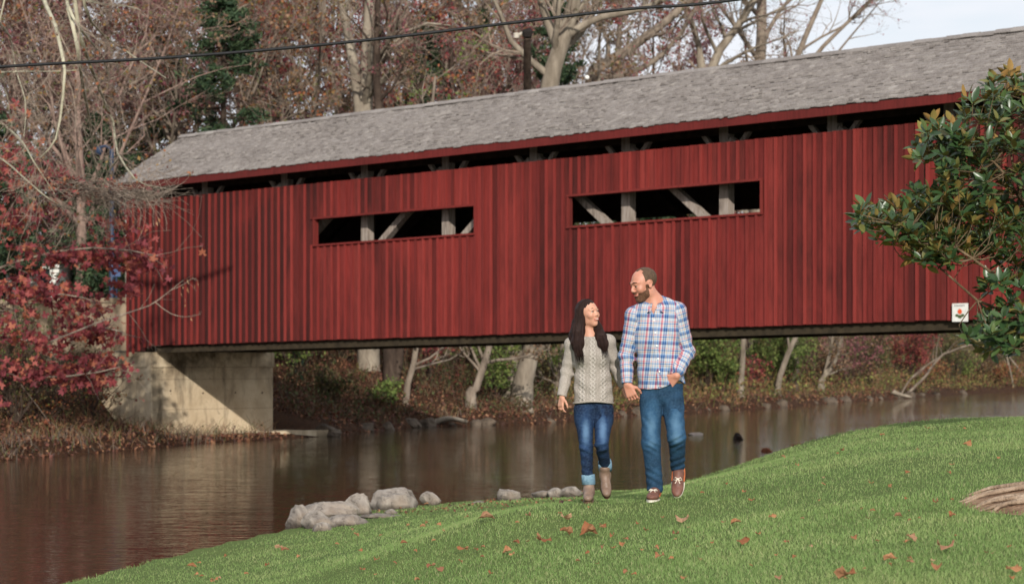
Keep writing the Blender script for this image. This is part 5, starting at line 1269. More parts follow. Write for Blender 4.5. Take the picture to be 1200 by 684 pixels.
# ------------------------------------------------------------------ people: smooth implicit surfaces, meshed with surface nets
class Field:
    def __init__(s, xs, ys, zs):
        s.xs, s.ys, s.zs = xs, ys, zs; s.f = np.full((len(xs), len(ys), len(zs)), 1.0, np.float32)
    def region(s, lo, hi):
        sl = []
        for a, l, h in ((s.xs, lo[0], hi[0]), (s.ys, lo[1], hi[1]), (s.zs, lo[2], hi[2])):
            i, j = np.searchsorted(a, l), np.searchsorted(a, h)
            if j <= i: return None, None
            sl.append(slice(i, j))
        X, Y, Z = np.meshgrid(s.xs[sl[0]], s.ys[sl[1]], s.zs[sl[2]], indexing='ij')
        return tuple(sl), np.stack([X, Y, Z], -1)
    def blend(s, sl, d, k, op):
        g = s.f[sl]
        if op == 'add':
            h = np.clip(0.5 + 0.5*(g - d)/k, 0, 1); r = g*(1-h) + d*h - k*h*(1-h)
            r = np.where(np.abs(g - d) < k, r, np.minimum(g, d))
        elif op == 'sub':
            h = np.clip(0.5 - 0.5*(-d - g)/k, 0, 1) ; nd = -d
            h = np.clip(0.5 + 0.5*(nd - g)/k, 0, 1); r = g*(1-h) + nd*h + k*h*(1-h)
            r = np.where(np.abs(g - nd) < k, r, np.maximum(g, nd))
        s.f[sl] = r
    def cone(s, a, b, r1, r2, k=0.02, op='add', flat=(1, 1, 1)):
        """rounded cone from a to b, squashed by flat about its own axis point"""
        a = np.asarray(a, float); b = np.asarray(b, float); fl = np.asarray(flat, float); m = max(r1, r2) + k + 0.01
        sl, P = s.region(np.minimum(a, b) - m*np.maximum(fl, 0.5), np.maximum(a, b) + m*np.maximum(fl, 0.5))
        if sl is None: return
        ab = b - a; L = ab @ ab + 1e-9; t = np.clip(((P - a) @ ab) / L, 0, 1)
        q = P - (a + t[..., None]*ab); q = q / fl
        d = (np.linalg.norm(q, axis=-1) - (r1 + (r2 - r1)*t)) * min(1, fl.min())
        s.blend(sl, d, k, op)
    def ell(s, c, r, R=None, k=0.02, op='add'):
        """ellipsoid, columns of R are its axes"""
        c = np.asarray(c, float); r = np.asarray(r, float); m = r.max() + k + 0.01
        sl, P = s.region(c - m, c + m)
        if sl is None: return
        q = P - c
        if R is not None: q = q @ R
        k0 = np.linalg.norm(q / r, axis=-1); k1 = np.linalg.norm(q / (r*r), axis=-1) + 1e-6
        s.blend(sl, k0*(k0 - 1)/k1, k, op)
    def mesh(s):
        f = s.f; nx, ny, nz = f.shape; ins = f < 0
        cnt = np.zeros((nx-1, ny-1, nz-1), np.float32); acc = np.zeros((nx-1, ny-1, nz-1, 3), np.float32)
        ax = (s.xs, s.ys, s.zs)
        for d in range(3):
            o1, o2 = [k for k in range(3) if k != d]
            sa = [slice(None)]*3; sb = [slice(None)]*3; sa[d] = slice(0, -1); sb[d] = slice(1, None)
            A, B_ = f[tuple(sa)], f[tuple(sb)]; cr_ = (A < 0) != (B_ < 0); I = np.argwhere(cr_)
            if not len(I): continue
            a = A[cr_]; b = B_[cr_]; t = a/(a - b)
            p = np.zeros((len(I), 3)); 
            for k in range(3): p[:, k] = ax[k][I[:, k]]
            p[:, d] += t * (ax[d][I[:, d]+1] - ax[d][I[:, d]])
            for u in (0, 1):
                for w in (0, 1):
                    J = I.copy(); J[:, o1] -= u; J[:, o2] -= w
                    ok = (J >= 0).all(1) & (J[:, 0] < nx-1) & (J[:, 1] < ny-1) & (J[:, 2] < nz-1)
                    np.add.at(acc, tuple(J[ok].T), p[ok]); np.add.at(cnt, tuple(J[ok].T), 1)
        act = cnt > 0; vid = np.full(cnt.shape, -1, np.int64); vid[act] = np.arange(act.sum()); V = acc[act] / cnt[act][:, None]
        Qs = []
        for d in range(3):
            o1, o2 = [k for k in range(3) if k != d]
            sa = [slice(None)]*3; sb = [slice(None)]*3; sa[d] = slice(0, -1); sb[d] = slice(1, None)
            A, B_ = ins[tuple(sa)], ins[tuple(sb)]; I = np.argwhere(A != B_)
            ok = (I[:, o1] > 0) & (I[:, o2] > 0) & (I[:, o1] < f.shape[o1]-1) & (I[:, o2] < f.shape[o2]-1); I = I[ok]
            q = []
            for u, w in ((0, 0), (1, 0), (1, 1), (0, 1)):
                J = I.copy(); J[:, o1] -= u; J[:, o2] -= w; q.append(vid[tuple(J.T)])
            q = np.stack(q, 1); flip = ins[tuple(sa)][tuple(I.T)]
            if d == 1: flip = ~flip
            q[~flip] = q[~flip][:, ::-1]; Qs.append(q)
        Q = np.concatenate(Qs); Q = Q[(Q >= 0).all(1)]
        return V, Q

def relax(V, Q, n=1, lam=0.5):
    for _ in range(n):
        S = np.zeros_like(V); c = np.zeros(len(V))
        for a, b in ((0, 1), (1, 2), (2, 3), (3, 0)):
            np.add.at(S, Q[:, a], V[Q[:, b]]); np.add.at(S, Q[:, b], V[Q[:, a]]); np.add.at(c, Q[:, a], 1); np.add.at(c, Q[:, b], 1)
        V = V*(1-lam) + lam*S/np.maximum(c, 1)[:, None]
    return V

def attr(o, name, data, typ='FLOAT_VECTOR'):
    a = o.data.attributes.new(name, typ, 'POINT'); a.data.foreach_set('vector' if typ == 'FLOAT_VECTOR' else 'value', np.asarray(data, np.float32).ravel())

def bone_uv(V, a, b, ref=(0, -1, 0)):
    a = np.asarray(a, float); b = np.asarray(b, float); ax = unit(b - a); e1 = unit(np.asarray(ref, float) - ax*np.dot(ref, ax)); e2 = np.cross(ax, e1)
    q = V - a; t = q @ ax; ang = np.arctan2(q @ e2, q @ e1); r = np.hypot(q @ e2, q @ e1); Lb = np.linalg.norm(b-a)
    dist = np.linalg.norm(q - np.clip(t, 0, Lb)[:, None]*ax, axis=1)
    return t, ang, dist

def headfield(Fd, c, R, sc, male):
    """head with its features; R columns: side, forward, up"""
    H = lambda x, y, z: c + R @ (np.array((x, y, z))*sc)
    E = lambda p, r, k=0.012, op='add': Fd.ell(H(*p), np.array(r)*sc, R, k*sc, op)
    Cn = lambda p, q, r1, r2, k=0.01, op='add': Fd.cone(H(*p), H(*q), r1*sc, r2*sc, k*sc, op)
    E((0, -.018, .045), (.074, .096, .082), .02)
    E((0, .022, .012), (.064, .070, .088), .03)
    E((0, .030, -.060), (.050 if male else .044, .052, .052), .03)
    E((0, .064 if male else .058, -.098 if male else -.094), (.026 if male else .017, .022 if male else .018, .018 if male else .015), .025)
    for s_ in (-1, 1):
        E((s_*.038, .062, -.018), (.024, .024, .024), .02)
        E((s_*(.052 if male else .043), .0, -.055), (.014, .03, .03), .02)
        E((s_*.078, -.008, .0), (.009, .018, .030), .006); E((s_*.084, -.004, .004), (.006, .010, .017), .004, 'sub')
        E((s_*.031, .0975, .012), (.018, .012, .010), .010, 'sub')
        E((s_*.031, .0755, .012), (.0145, .0145, .0145), .003)
        if male: E((s_*.031, .0790, .0175), (.0165, .0140, .0085), .003)
        else: E((s_*.031, .0775, .0215), (.0165, .0140, .0060), .003)
        E((s_*.031, .0770, .0010), (.0160, .0135, .0050), .003)
        E((s_*.011, .097 if male else .093, -.027), (.008, .009, .007) if male else (.0065, .008, .006), .006)
        Cn((s_*.012, .094 if male else .088, .034), (s_*.046, .076 if male else .070, .034), .010, .008, .014)
    if male: Cn((0, .088, .026), (0, .107, -.018), .009, .0120, .010); E((0, .104, -.023), (.011, .010, .009), .006)
    else: Cn((0, .083, .022), (0, .099, -.016), .0075, .0090, .010); E((0, .099, -.020), (.0090, .0085, .0075), .006)
    for x in (-.012, 0, .012): E((x, .0925 - abs(x)*.35, -.050), (.011, .008, .0048), .005); E((x, .0905 - abs(x)*.3, -.062), (.011, .008, .0058), .005)
    Cn((-.024, .094, -.054), (0, .101, -.0565), .0024, .0030, .003, 'sub'); Cn((.024, .094, -.054), (0, .101, -.0565), .0024, .0030, .003, 'sub')
    return H

def hand(Fd, w, d, n, t, sc=1.0, curl=(0.35, 0.4, 0.45, 0.5), thumb=0.5, spread=0.05, fine=0.006):
    """w wrist, d towards the fingers, n out of the back of the hand, t towards the thumb side"""
    w = np.asarray(w, float); d = unit(np.asarray(d, float)); t = unit(np.asarray(t, float) - d*np.dot(t, d)); n = np.cross(t, d) * (1 if np.dot(np.cross(t, d), n) > 0 else -1)
    for k in range(4):
        x = (1.5 - k)*0.020*sc; Fd.cone(w + d*0.015*sc + t*x*0.7, w + d*0.088*sc + t*x, 0.015*sc, 0.0115*sc, 0.012)
    for k, L in enumerate((0.072, 0.080, 0.074, 0.058)):
        x = (1.5 - k)*0.021*sc; p = w + d*0.09*sc + t*x; a = curl[k]*0.6; dd = unit(d + t*spread*(1.5-k)); r = 0.0088 - 0.0006*(k == 3)
        for j, f_ in enumerate((0.45, 0.31, 0.24)):
            e = dd*math.cos(a) - n*math.sin(a); q = p + e*L*f_*sc; Fd.cone(p, q, r*sc, r*0.9*sc, fine); p = q; a += curl[k]*1.5; r *= 0.92
    p = w + d*0.022*sc + t*0.026*sc; e = unit(d*0.75 + t*0.75 - n*0.35*thumb); q = p + e*0.042*sc; Fd.cone(w + d*0.02*sc + t*0.01*sc, q, 0.016*sc, 0.0115*sc, 0.012)
    e = unit(d*0.95 + t*0.35 - n*0.5*thumb); q2 = q + e*0.032*sc; Fd.cone(q, q2, 0.0108*sc, 0.0098*sc, fine); e = unit(d - n*0.6*thumb); Fd.cone(q2, q2 + e*0.026*sc, 0.0098*sc, 0.0082*sc, fine)

# ---- cloth and skin materials
def skin(name, a, b):
    m = M(name, 0.5, 0.4); v = m.coord('Object'); at_ = m.n('ShaderNodeAttribute', attribute_name='tint')
    c = m.ramp(m.noise(18, 4, v), [(0.3, a), (0.7, b)]); sx_ = m.sep(at_.outputs['Vector'])
    c = m.mix(sx_[0], c, 'a8544c'); c = m.mix(sx_[1], c, '4a3226'); m.color(c)
    m.p.inputs['Subsurface Weight'].default_value = 0.12; m.p.inputs['Subsurface Radius'].default_value = (0.012, 0.005, 0.003); m.p.inputs['Subsurface Scale'].default_value = 1.0
    return m.m
SKIN_M = skin('fair_skin', 'b87e68', 'c48c76'); SKIN_W = skin('light_skin', 'bd8870', 'c9967e')
def hairmat(name, a, b):
    m = M(name, 0.62, 0.18); v = m.coord('Object', (60, 60, 6)); m.color(m.ramp(m.noise(3, 4, v), [(0.3, a), (0.7, b)])); m.bump(m.noise(5, 3, v), 0.6, 0.004); return m.m
HAIR_W = hairmat('long_dark_brown_hair', '170d0a', '33201a'); HAIR_M = hairmat('cropped_brown_hair', '43352b', '66513f'); BEARD = hairmat('short_brown_beard', '463024', '745340')
def denim(name, dk, md, lt):
    m = M(name, 0.85, 0.2); uv = m.n('ShaderNodeAttribute', attribute_name='cuv').outputs['Vector']; u = m.sep(uv); v = m.coord('Object')
    fade = m.math('ADD', u[2], m.math('MULTIPLY', m.math('SUBTRACT', m.noise(9, 5, v), 0.5), 0.9))
    c = m.ramp(fade, [(0.05, dk), (0.45, md), (0.95, lt)])
    c = m.mix(m.ramp(m.noise(60, 3, v), [(0.4, 0.0), (0.8, 0.25)]), c, lt); m.color(c)
    m.bump(m.noise(22, 4, m.coord('Object', (1, 1, 2))), 0.5, 0.012); return m.m
DEN_M = denim('blue_denim', '162b40', '294a66', '52728b'); DEN_W = denim('dark_blue_denim', '101a30', '22395a', '54708f'); CUFF = noise_mat('turned_denim_cuff', [(0.3, '5c7c90'), (0.7, '7f9cac')], 50, 3, 0.9, 0.3)

def plaid():
    m = M('plaid_cotton', 0.8, 0.2); uv = m.n('ShaderNodeAttribute', attribute_name='cuv').outputs['Vector']; u = m.sep(uv)
    def stripes(x, per, off, stops):
        f = m.math('FRACT', m.math('ADD', m.math('DIVIDE', x, per), off)); return m.ramp(f, stops, 'CONSTANT')
    W_, LB, BL, RD, OR_, NV = 'c6c8cb', '8fa8c6', '3c689c', 'b8485a', 'b89a84', '2d5284'
    a = stripes(u[0], 0.112, 10.0, [(0.0, W_), (0.10, LB), (0.20, W_), (0.27, RD), (0.37, 'd98c92'), (0.42, W_), (0.50, BL), (0.60, LB), (0.66, BL), (0.76, W_), (0.84, OR_), (0.88, W_), (0.94, LB)])
    b = stripes(u[1], 0.106, 10.0, [(0.0, W_), (0.12, NV), (0.20, BL), (0.34, LB), (0.42, W_), (0.52, OR_), (0.57, W_), (0.66, BL), (0.73, W_), (0.82, 'd07a86'), (0.87, W_)])
    c = m.mix(0.5, a, b); c2 = m.mix(1.0, a, b, 'MULTIPLY'); m.color(m.mix(0.42, c, c2))
    v = m.coord('Object'); m.bump(m.noise(16, 4, v, 0.5, 0.4), 0.45, 0.012); return m.m
PLAID = plaid()
def knit():
    m = M('oatmeal_cable_knit', 0.95, 0.1); uv = m.n('ShaderNodeAttribute', attribute_name='cuv').outputs['Vector']; u = m.sep(uv)
    mp = m.n('ShaderNodeMapping'); mp.inputs['Scale'].default_value = (60, 320, 1); m.l(uv, mp.inputs[0])
    c = m.ramp(m.noise(1.0, 4, mp.outputs[0], 0.7), [(0.3, '7c736c'), (0.5, 'a1988f'), (0.72, 'c0b8af')])
    x = u[0]; y = u[1]
    # twisted cables: pairs of waves in columns, with ribs between
    w1 = m.math('MULTIPLY', m.math('SINE', m.math('MULTIPLY', y, 95.0)), 0.016)
    col = m.math('ABSOLUTE', m.math('SUBTRACT', m.math('ABSOLUTE', m.math('SUBTRACT', m.math('FRACT', m.math('ADD', m.math('DIVIDE', x, 0.085), 10.5)), 0.5)), m.math('DIVIDE', m.math('ABSOLUTE', w1), 0.085)))
    cab = m.ramp(col, [(0.0, 1.0), (0.09, 0.7), (0.14, 0.0)])
    rib = m.ramp(m.math('ABSOLUTE', m.math('SUBTRACT', m.math('FRACT', m.math('ADD', m.math('DIVIDE', x, 0.085), 10.0)), 0.5)), [(0.0, 1.0), (0.05, 0.6), (0.08, 0.0), (0.12, 0.7), (0.16, 0.0)])
    kn = m.math('ADD', m.math('MULTIPLY', cab, u[2]), m.math('MULTIPLY', m.math('MULTIPLY', rib, u[2]), 0.6)); kn = m.math('ADD', kn, m.math('MULTIPLY', m.noise(1.6, 3, mp.outputs[0]), 0.5))
    c = m.mix(m.math('MULTIPLY', m.math('MULTIPLY', cab, u[2]), 0.28), c, 'd8d2ca'); m.color(c); m.bump(kn, 0.9, 0.007); return m.m
KNIT = knit()
LEATHER = noise_mat('brown_shoe_leather', [(0.3, '5e3d33'), (0.7, '7d5446')], 20, 4, 0.55, 0.3, 50, 0.003, spec=0.4)
TAN_L = noise_mat('orange_tan_leather', [(0.3, '9a5434'), (0.7, 'b3683f')], 20, 4, 0.55, 0.2, 50, 0.003)
TAUPE = noise_mat('taupe_boot_leather', [(0.3, '705a4c'), (0.7, '8c7464')], 14, 4, 0.5, 0.8, 26, 0.006, spec=0.45)
SOLE = M('white_rubber_sole', 0.6, 0.3).color('d8d0c0').m; HEEL = M('dark_stacked_heel', 0.6, 0.3).color('5c4234').m
LACE = M('pale_lace', 0.8, 0.2).color('ddd3c2').m; WHITEB = M('shirt_button', 0.4, 0.5).color('e8e6e0').m
EYEW = M('eye_white', 0.3, 0.4).color('b5aaa2').m; IRIS = M('dark_iris', 0.15, 0.5).color('33251c').m; TEETH = M('teeth', 0.3, 0.5).color('ece5da').m; LIP = M('rosy_lip', 0.45, 0.4).color('b5665f').m; BROW = M('brown_brow_hair', 0.8, 0.2).color('3a281f').m

def sphere(name, c, r, mat, parent, sq=(1, 1, 1), R=None, n=12):
    th = np.linspace(0, 2*np.pi, n, endpoint=False); ph = np.linspace(0, np.pi, n//2 + 2)
    A, B_ = np.meshgrid(th, ph, indexing='ij'); D = np.stack([np.cos(A)*np.sin(B_), np.sin(A)*np.sin(B_), np.cos(B_)], -1).reshape(-1, 3) * r * np.array(sq)
    if R is not None: D = D @ R.T
    idx = np.arange(len(D)).reshape(A.shape); a = idx; b = np.roll(idx, -1, 0); Q = np.stack([a[:, :-1], a[:, 1:], b[:, 1:], b[:, :-1]], -1).reshape(-1, 4)
    return obj(name, np.asarray(c) + D, Q, mat, parent, smooth=True)

def face_bits(H, R, sc, p, male):
    for s_ in (-1, 1):
        e = sphere('eye', H(s_*.031, .0775, .012), .0140*sc, EYEW, p, n=14)
        o = sphere('iris', H(s_*.031 + (0.003 if not male else -.002)*0, .0885, .0125 + (0 if not male else -.005)), .0080*sc, IRIS, None, (1, .5, 1), R, 10); wm = np.array(e.location) + np.array(p.location)
        o.parent = e; o.location = (-wm).tolist() if False else (0, 0, 0)
        for v_ in o.data.vertices: v_.co = v_.co - Vector(np.array(wm) - 0*wm)
        mb = MB(); mb.tube([H(s_*.014, .1015, .034) if male else H(s_*.013, .0935, .036), H(s_*.030, .0995, .040) if male else H(s_*.030, .0915, .040), H(s_*.050, .0825, .035) if male else H(s_*.048, .077, .036)], [.0034*sc, .0042*sc, .002*sc] if male else [.0022*sc, .0030*sc, .0016*sc], 6); mb.build('eyebrow', BROW, p)
        mb = MB(); mb.tube([H(s_*.018, .0880, .0150), H(s_*.031, .0925, .0165 if not male else .0105), H(s_*.045, .083, .0140)], [.0020*sc]*3, 5); mb.build('eyelash', BROW, p)

def lathe_band(name, pts_r, mat, parent, sides=18, flat=1.0):
    P = np.array([q[0] for q in pts_r]); V, Q = tube_mesh(P[None], np.array([[q[1] for q in pts_r]]), sides); return obj(name, V, Q, mat, parent, smooth=True)

def shoe(name, heel, toe, up, L, w, mat, parent, kind):
    """heel and toe on the sole plane, up its normal"""
    heel = np.asarray(heel, float); f = unit(np.asarray(toe, float) - heel); up = unit(np.asarray(up) - f*np.dot(up, f)); sd_ = np.cross(f, up)
    lo = np.minimum(heel, heel + f*L) - 0.16; hi = np.maximum(heel, heel + f*L) + 0.2
    g = 0.0045; Fd = Field(*[np.arange(lo[k], hi[k], g) for k in range(3)])
    Rm_ = np.stack([sd_, f, up], 1); h = 0.03 if kind == 'boot' else 0.012
    Q_ = lambda x, y, z: heel + sd_*x + f*y + up*z
    Fd.ell(Q_(0, L*.68, .026 + h*.5), (w*.5, L*.33, .030 if kind == 'shoe' else .026), Rm_, .02); Fd.ell(Q_(0, L*.22, .04 + h), (w*.38, L*.24, .042), Rm_, .02)
    Fd.cone(Q_(0, L*.3, .05 + h), Q_(0, L*.55, .04 + h*.7), .04, .034, .03)
    if kind == 'boot':
        Fd.cone(Q_(0, L*.2, .05 + h), Q_(0, L*.18, .15), .042, .043, .03); Fd.ell(Q_(0, L*.9, .022 + h*.3), (w*.3, L*.12, .018), Rm_, .03)
    # flat under side
    X, Y, Z = np.meshgrid(Fd.xs, Fd.ys, Fd.zs, indexing='ij'); hh = (X-heel[0])*up[0] + (Y-heel[1])*up[1] + (Z-heel[2])*up[2]; yy = (X-heel[0])*f[0] + (Y-heel[1])*f[1] + (Z-heel[2])*f[2]
    solez = 0.012 + h*0.9*np.clip(1 - yy/(L*0.55), 0, 1)*(kind == 'boot')
    Fd.f = np.maximum(Fd.f, (solez - hh).astype(np.float32))
    V, Q = Fd.mesh(); s_ = obj(name, relax(V, Q), Q, mat, parent, smooth=True)
    base_ = ABS[s_.name]
    # sole outline
    n_ = 28; a = np.linspace(0, 2*np.pi, n_, endpoint=False); yy = L*(0.5 - 0.5*np.cos(a)); ww = np.sin(a)*w*0.5*(0.80 + 0.24*np.sin(np.pi*(yy/L)**1.4)) ; ww = np.sign(ww)*np.abs(ww)**0.8*(w*.5)**0.2
    if kind == 'boot': rise = h*0.9*np.clip(1 - yy/(L*0.55), 0, 1)
    else: rise = 0*yy
    V = np.concatenate([[Q_(ww[i]*1.06, yy[i]*1.02 - L*.01, 0.012 + rise[i]) for i in range(n_)], [Q_(ww[i]*1.06, yy[i]*1.02 - L*.01, -0.006 + rise[i]) for i in range(n_)]])
    me = bpy.data.meshes.new('sole'); me.from_pydata([tuple(v_ - base_) for v_ in V], [], [tuple(range(n_)), tuple(range(2*n_-1, n_-1, -1))] + [(i, i+n_, (i+1) % n_ + n_, (i+1) % n_) for i in range(n_)])
    me.materials.append(SOLE if kind == 'shoe' else HEEL); so_ = bpy.data.objects.new('sole', me); COL.objects.link(so_); so_.parent = s_
    def sub(nm, mb, mat_):
        V_ = np.concatenate(mb.V); fc = ([np.concatenate(mb.Q)] if mb.Q else []) + ([np.concatenate(mb.T)] if mb.T else [])
        o = bpy.data.objects.new(nm, mesh_data(nm, V_ - base_, fc, mat_, True)); COL.objects.link(o); o.parent = s_
    if kind == 'boot':
        mb = MB(); mb.tube([Q_(0, L*.13, -.004), Q_(0, L*.12, .028)], [.026, .030], 14); sub('heel', mb, HEEL)
    else:
        mb = MB()
        for k in range(3): mb.tube([Q_(-.026, L*(.5 + .07*k), .068 - .008*k), Q_(0, L*(.51 + .07*k), .079 - .008*k), Q_(.026, L*(.5 + .07*k), .068 - .008*k)], [.0038]*3, 6)
        for sg in (-1, 1):
            mb.tube([Q_(0, L*.53, .084), Q_(sg*.022, L*.50, .092), Q_(sg*.034, L*.56, .080), Q_(sg*.014, L*.57, .083), Q_(0, L*.53, .084)], [.0036]*5, 6); mb.tube([Q_(0, L*.53, .084), Q_(sg*.02, L*.66, .072)], [.0032]*2, 6)
        sub('lace', mb, LACE)
        mb = MB(); k_ = [Q_(x, y*L, z) for x, y, z in ((-.036,.42,.05),(-.034,.56,.052),(-.028,.70,.052),(-.014,.80,.050),(0,.83,.049),(.014,.80,.050),(.028,.70,.052),(.034,.56,.052),(.036,.42,.05))]; mb.tube(path(k_, 20), [.0035]*20, 6); sub('moc_seam', mb, LEATHER)
        mb = MB(); mb.tube(path([Q_(x, y*L, z) for x, y, z in ((-.047,.5,.038),(-.046,.2,.052),(-.03,.0,.062),(0,-.035,.066),(.03,.0,.062),(.046,.2,.052),(.047,.5,.038))], 18), [.0075]*18, 7); sub('collar_trim', mb, TAN_L)
    return s_

def folds(P, seed, amp, fx=(26, 14, 34), centers=()):
    r_ = np.random.default_rng(seed); d = np.zeros(P.shape[:-1], np.float32)
    for i in range(5):
        w = r_.normal(size=3)*np.array(fx); d += np.sin(P[..., 0]*w[0] + P[..., 1]*w[1] + P[..., 2]*w[2] + r_.uniform(0, 6))
    return amp * d / 2.5
def local_folds(P, c, rad, dirv, freq, amp):
    q = P - np.asarray(c); g = np.exp(-(q**2).sum(-1)/rad**2); s_ = q @ unit(np.asarray(dirv, float)); b = 0.35*np.sin(q[..., 0]*30 + q[..., 2]*12)
    return amp * g * np.sin(s_*freq + b)
def gridP(Fd): return np.stack(np.meshgrid(Fd.xs, Fd.ys, Fd.zs, indexing='ij'), -1)
def basis(f, up=(0, 0, 1), roll=0.0):
    f = unit(np.asarray(f, float)); s_ = unit(np.cross(f, up)); u = np.cross(s_, f)
    s2 = s_*math.cos(roll) + u*math.sin(roll); u2 = -s_*math.sin(roll) + u*math.cos(roll); return np.stack([s2, f, u2], 1)

# ================================================================== the man
YM = 19.2
def pm(px, py, dy=0.0): return at(px, py, YM + dy)
def build_man():
    gzm = float(lawn_z(np.array([1.1]), np.array([19.0]))[0])
    p = root('person', pm(775, 580, 0)*np.array((1,1,0)) + np.array((0,0,gzm)), 'bearded man in plaid shirt and blue jeans walking, turned towards the woman', 'person')
    ABS[p.name] = np.array(p.location)
    # joints
    neck = pm(767, 357, .02); chest = pm(769, 388, .0); waist = pm(774, 430, .02); pelv = pm(775, 456, .03)
    shL, shR = pm(743, 370, .02), pm(794, 365, .03)            # L: left in the picture
    elL, wrL = pm(734, 416, .03), pm(735, 450, -.04)
    elR, wrR = pm(805, 413, .08), pm(793, 440, -.105)
    hipL, knL, anL = pm(763, 470, .0), pm(763, 519, -.10), pm(767, 566, -.06)
    hipR, knR, anR = pm(789, 470, .0), pm(793, 512, -.16), pm(794, 552, .05)
    hc = pm(754.5, 334, -.02); f = unit(np.array((-0.86, -0.46, -0.25))); R = basis(f, roll=-0.02); sc = 1.06
    # body
    xs = np.arange(pm(722, 0)[0], pm(816, 0)[0], .0048); ys = np.arange(YM - .36, YM + .34, .0055)
    zlo, zhi = pm(0, 572)[2], pm(0, 308)[2]; a1, a2, b1 = pm(0, 474)[2], pm(0, 438)[2], pm(0, 368)[2]
    zs = np.concatenate([np.arange(zlo, a1, .012), np.arange(a1, a2, .004), np.arange(a2, b1, .012), np.arange(b1, zhi, .0036)])
    B = Field(xs, ys, zs)
    H = headfield(B, hc, R, sc, True)
    B.cone(H(0, -.030, -.06), neck, .058, .064, .03)
    B.cone(neck, chest, .08, .12, .05, flat=(1, .75, 1)); B.cone(chest, waist, .12, .11, .05, flat=(1, .75, 1)); B.cone(waist, pelv, .11, .095, .05, flat=(1, .8, 1))
    for s_, e_, w_ in ((shL, elL, wrL), (shR, elR, wrR)):
        B.cone(neck - np.array((0,0,.03)), s_, .05, .055, .05); B.cone(s_, e_, .052, .040, .03); B.cone(e_, w_, .040, .029, .02)
    for h_, k_, a_ in ((hipL, knL, anL), (hipR, knR, anR)):
        B.cone(pelv, h_, .07, .062, .03); B.cone(h_, k_, .062, .045, .03); B.cone(k_, a_, .040, .024, .02)
    # hands: the left one in the picture holds hers, the other rests in the pocket
    hand(B, wrL, (0.38, -0.02, -0.95), (-.25, -1, .1), (0.9, -.3, .3), 1.05, (0.5, 0.6, 0.7, 0.8), 0.9)
    hand(B, wrR, (-0.66, 0.30, -0.70), (0.1, -1, .35), (-0.6, -.1, 0.75), 1.02, (0.1, 0.1, 0.1, 0.15), 0.3)
    V, Q = B.mesh(); V = relax(V, Q, 1, 0.35); body = obj('body', V, Q, SKIN_M, p, smooth=True)
    loc = ((V - hc) @ R)/sc; tint = np.zeros((len(V), 3))
    lipm = np.exp(-((loc[:, 0]/.022)**4 + ((loc[:, 2] + .0585)/.009)**4)) * (loc[:, 1] > .075); tint[:, 0] = np.clip(lipm*0.75, 0, 1)
    scalp = sm((loc[:, 2] - .045 + loc[:, 1]*.55)/.03)*sm((.045 - loc[:, 1])/.05); tint[:, 1] = 0.25*scalp*(np.linalg.norm(loc, axis=1) < .2); attr(body, 'tint', tint)
    face_bits(H, R, sc, p, True)
    # cropped hair (receding) and beard hug the head
    def hug(name, mat, mask, lift):
        h_ = Field(np.arange(hc[0]-.16, hc[0]+.16, .004), np.arange(hc[1]-.16, hc[1]+.16, .004), np.arange(hc[2]-.18, hc[2]+.17, .004)); headfield(h_, hc, R, sc, True)
        P = gridP(h_); l_ = ((P - hc) @ R)/sc; mk = mask(l_) ; g_ = folds(P, 4, .0012, (220, 220, 220))
        h_.f = np.maximum(h_.f - lift*sm(mk*1.2)[...] - g_, -(mk - 0.5)*0.035 - folds(P, 9, .004, (160, 160, 160))).astype(np.float32); h_.f = np.maximum(h_.f, -(h_.f + .02)).astype(np.float32)
        V, Q = h_.mesh(); return obj(name, V, Q, mat, p, smooth=True)
    def hairmask(l_):
        x, y, z = np.abs(l_[..., 0]), l_[..., 1], l_[..., 2]
        line = 0.062 - 0.040*sm((x - .02)/.05)                 # receding: further back than the temples
        top = sm((0.015 + 0.028*(x < .02) - y + 0.0*z)/.012) * sm((z - .005)/.02)
        side = sm((.028 - y)/.010) * sm((z + .030 + np.clip(y, -.1, .0)*0.4)/.012)*sm((x - .045)/.01)
        back = sm((-.03 - y)/.01) * sm((z + .065)/.012)
        ear = sm((np.hypot(y + .008, z) - .034)/.006)
        return np.maximum(np.maximum(top, side), back) * np.where(x > .06, ear, 1)
    hug('hair', HAIR_M, hairmask, .0035)
    def beardmask(l_):
        x, y, z = np.abs(l_[..., 0]), l_[..., 1], l_[..., 2]
        jaw = sm((-.040 - z + 0.35*np.clip(.062 - y, 0, .06) - .012*(y > .08))/.008) * sm((y - .002)/.012) * sm((z + .125)/.008)
        sideb = sm((x - .050)/.008)*sm((y - .004)/.008)*sm((.030 - y)/.008)*sm((.012 - z)/.01)
        must = sm((.0085 - np.abs(z + .040))/.003)*sm((.030 - x)/.005)*sm((y - .085)/.005)
        lips = sm((np.hypot(x/.024, (z + .058)/.0095) - 1)/.2)
        soul = jaw
        return np.maximum(np.maximum(jaw, sideb), must)*np.where(y > .08, lips, 1)
    hug('beard', BEARD, beardmask, .0060)
    # shirt
    S = Field(np.arange(pm(720, 0)[0], pm(820, 0)[0], .006), np.arange(YM - .34, YM + .32, .006), np.arange(pm(0, 462)[2], pm(0, 342)[2], .006))
    S.cone(pm(768, 366), pm(769, 392), .15, .165, .06, flat=(1.0, .66, 1)); S.cone(pm(769, 392), pm(774, 430), .165, .165, .06, flat=(1.0, .70, 1)); S.cone(pm(774, 430, .02), pm(775.5, 458, .02), .165, .185, .05, flat=(1.05, .74, 1))
    for a, b, e_, w_ in ((pm(760, 360), shL, elL, wrL), (pm(776, 359), shR, elR, wrR)):
        S.cone(a, b, .052, .068, .05); S.cone(b, e_, .068, .060, .035); S.cone(e_, e_ + (w_ - e_)*.93, .060, .045, .03)
    S.cone(pm(767, 362), pm(766, 350), .075, .070, .03)
    P = gridP(S)
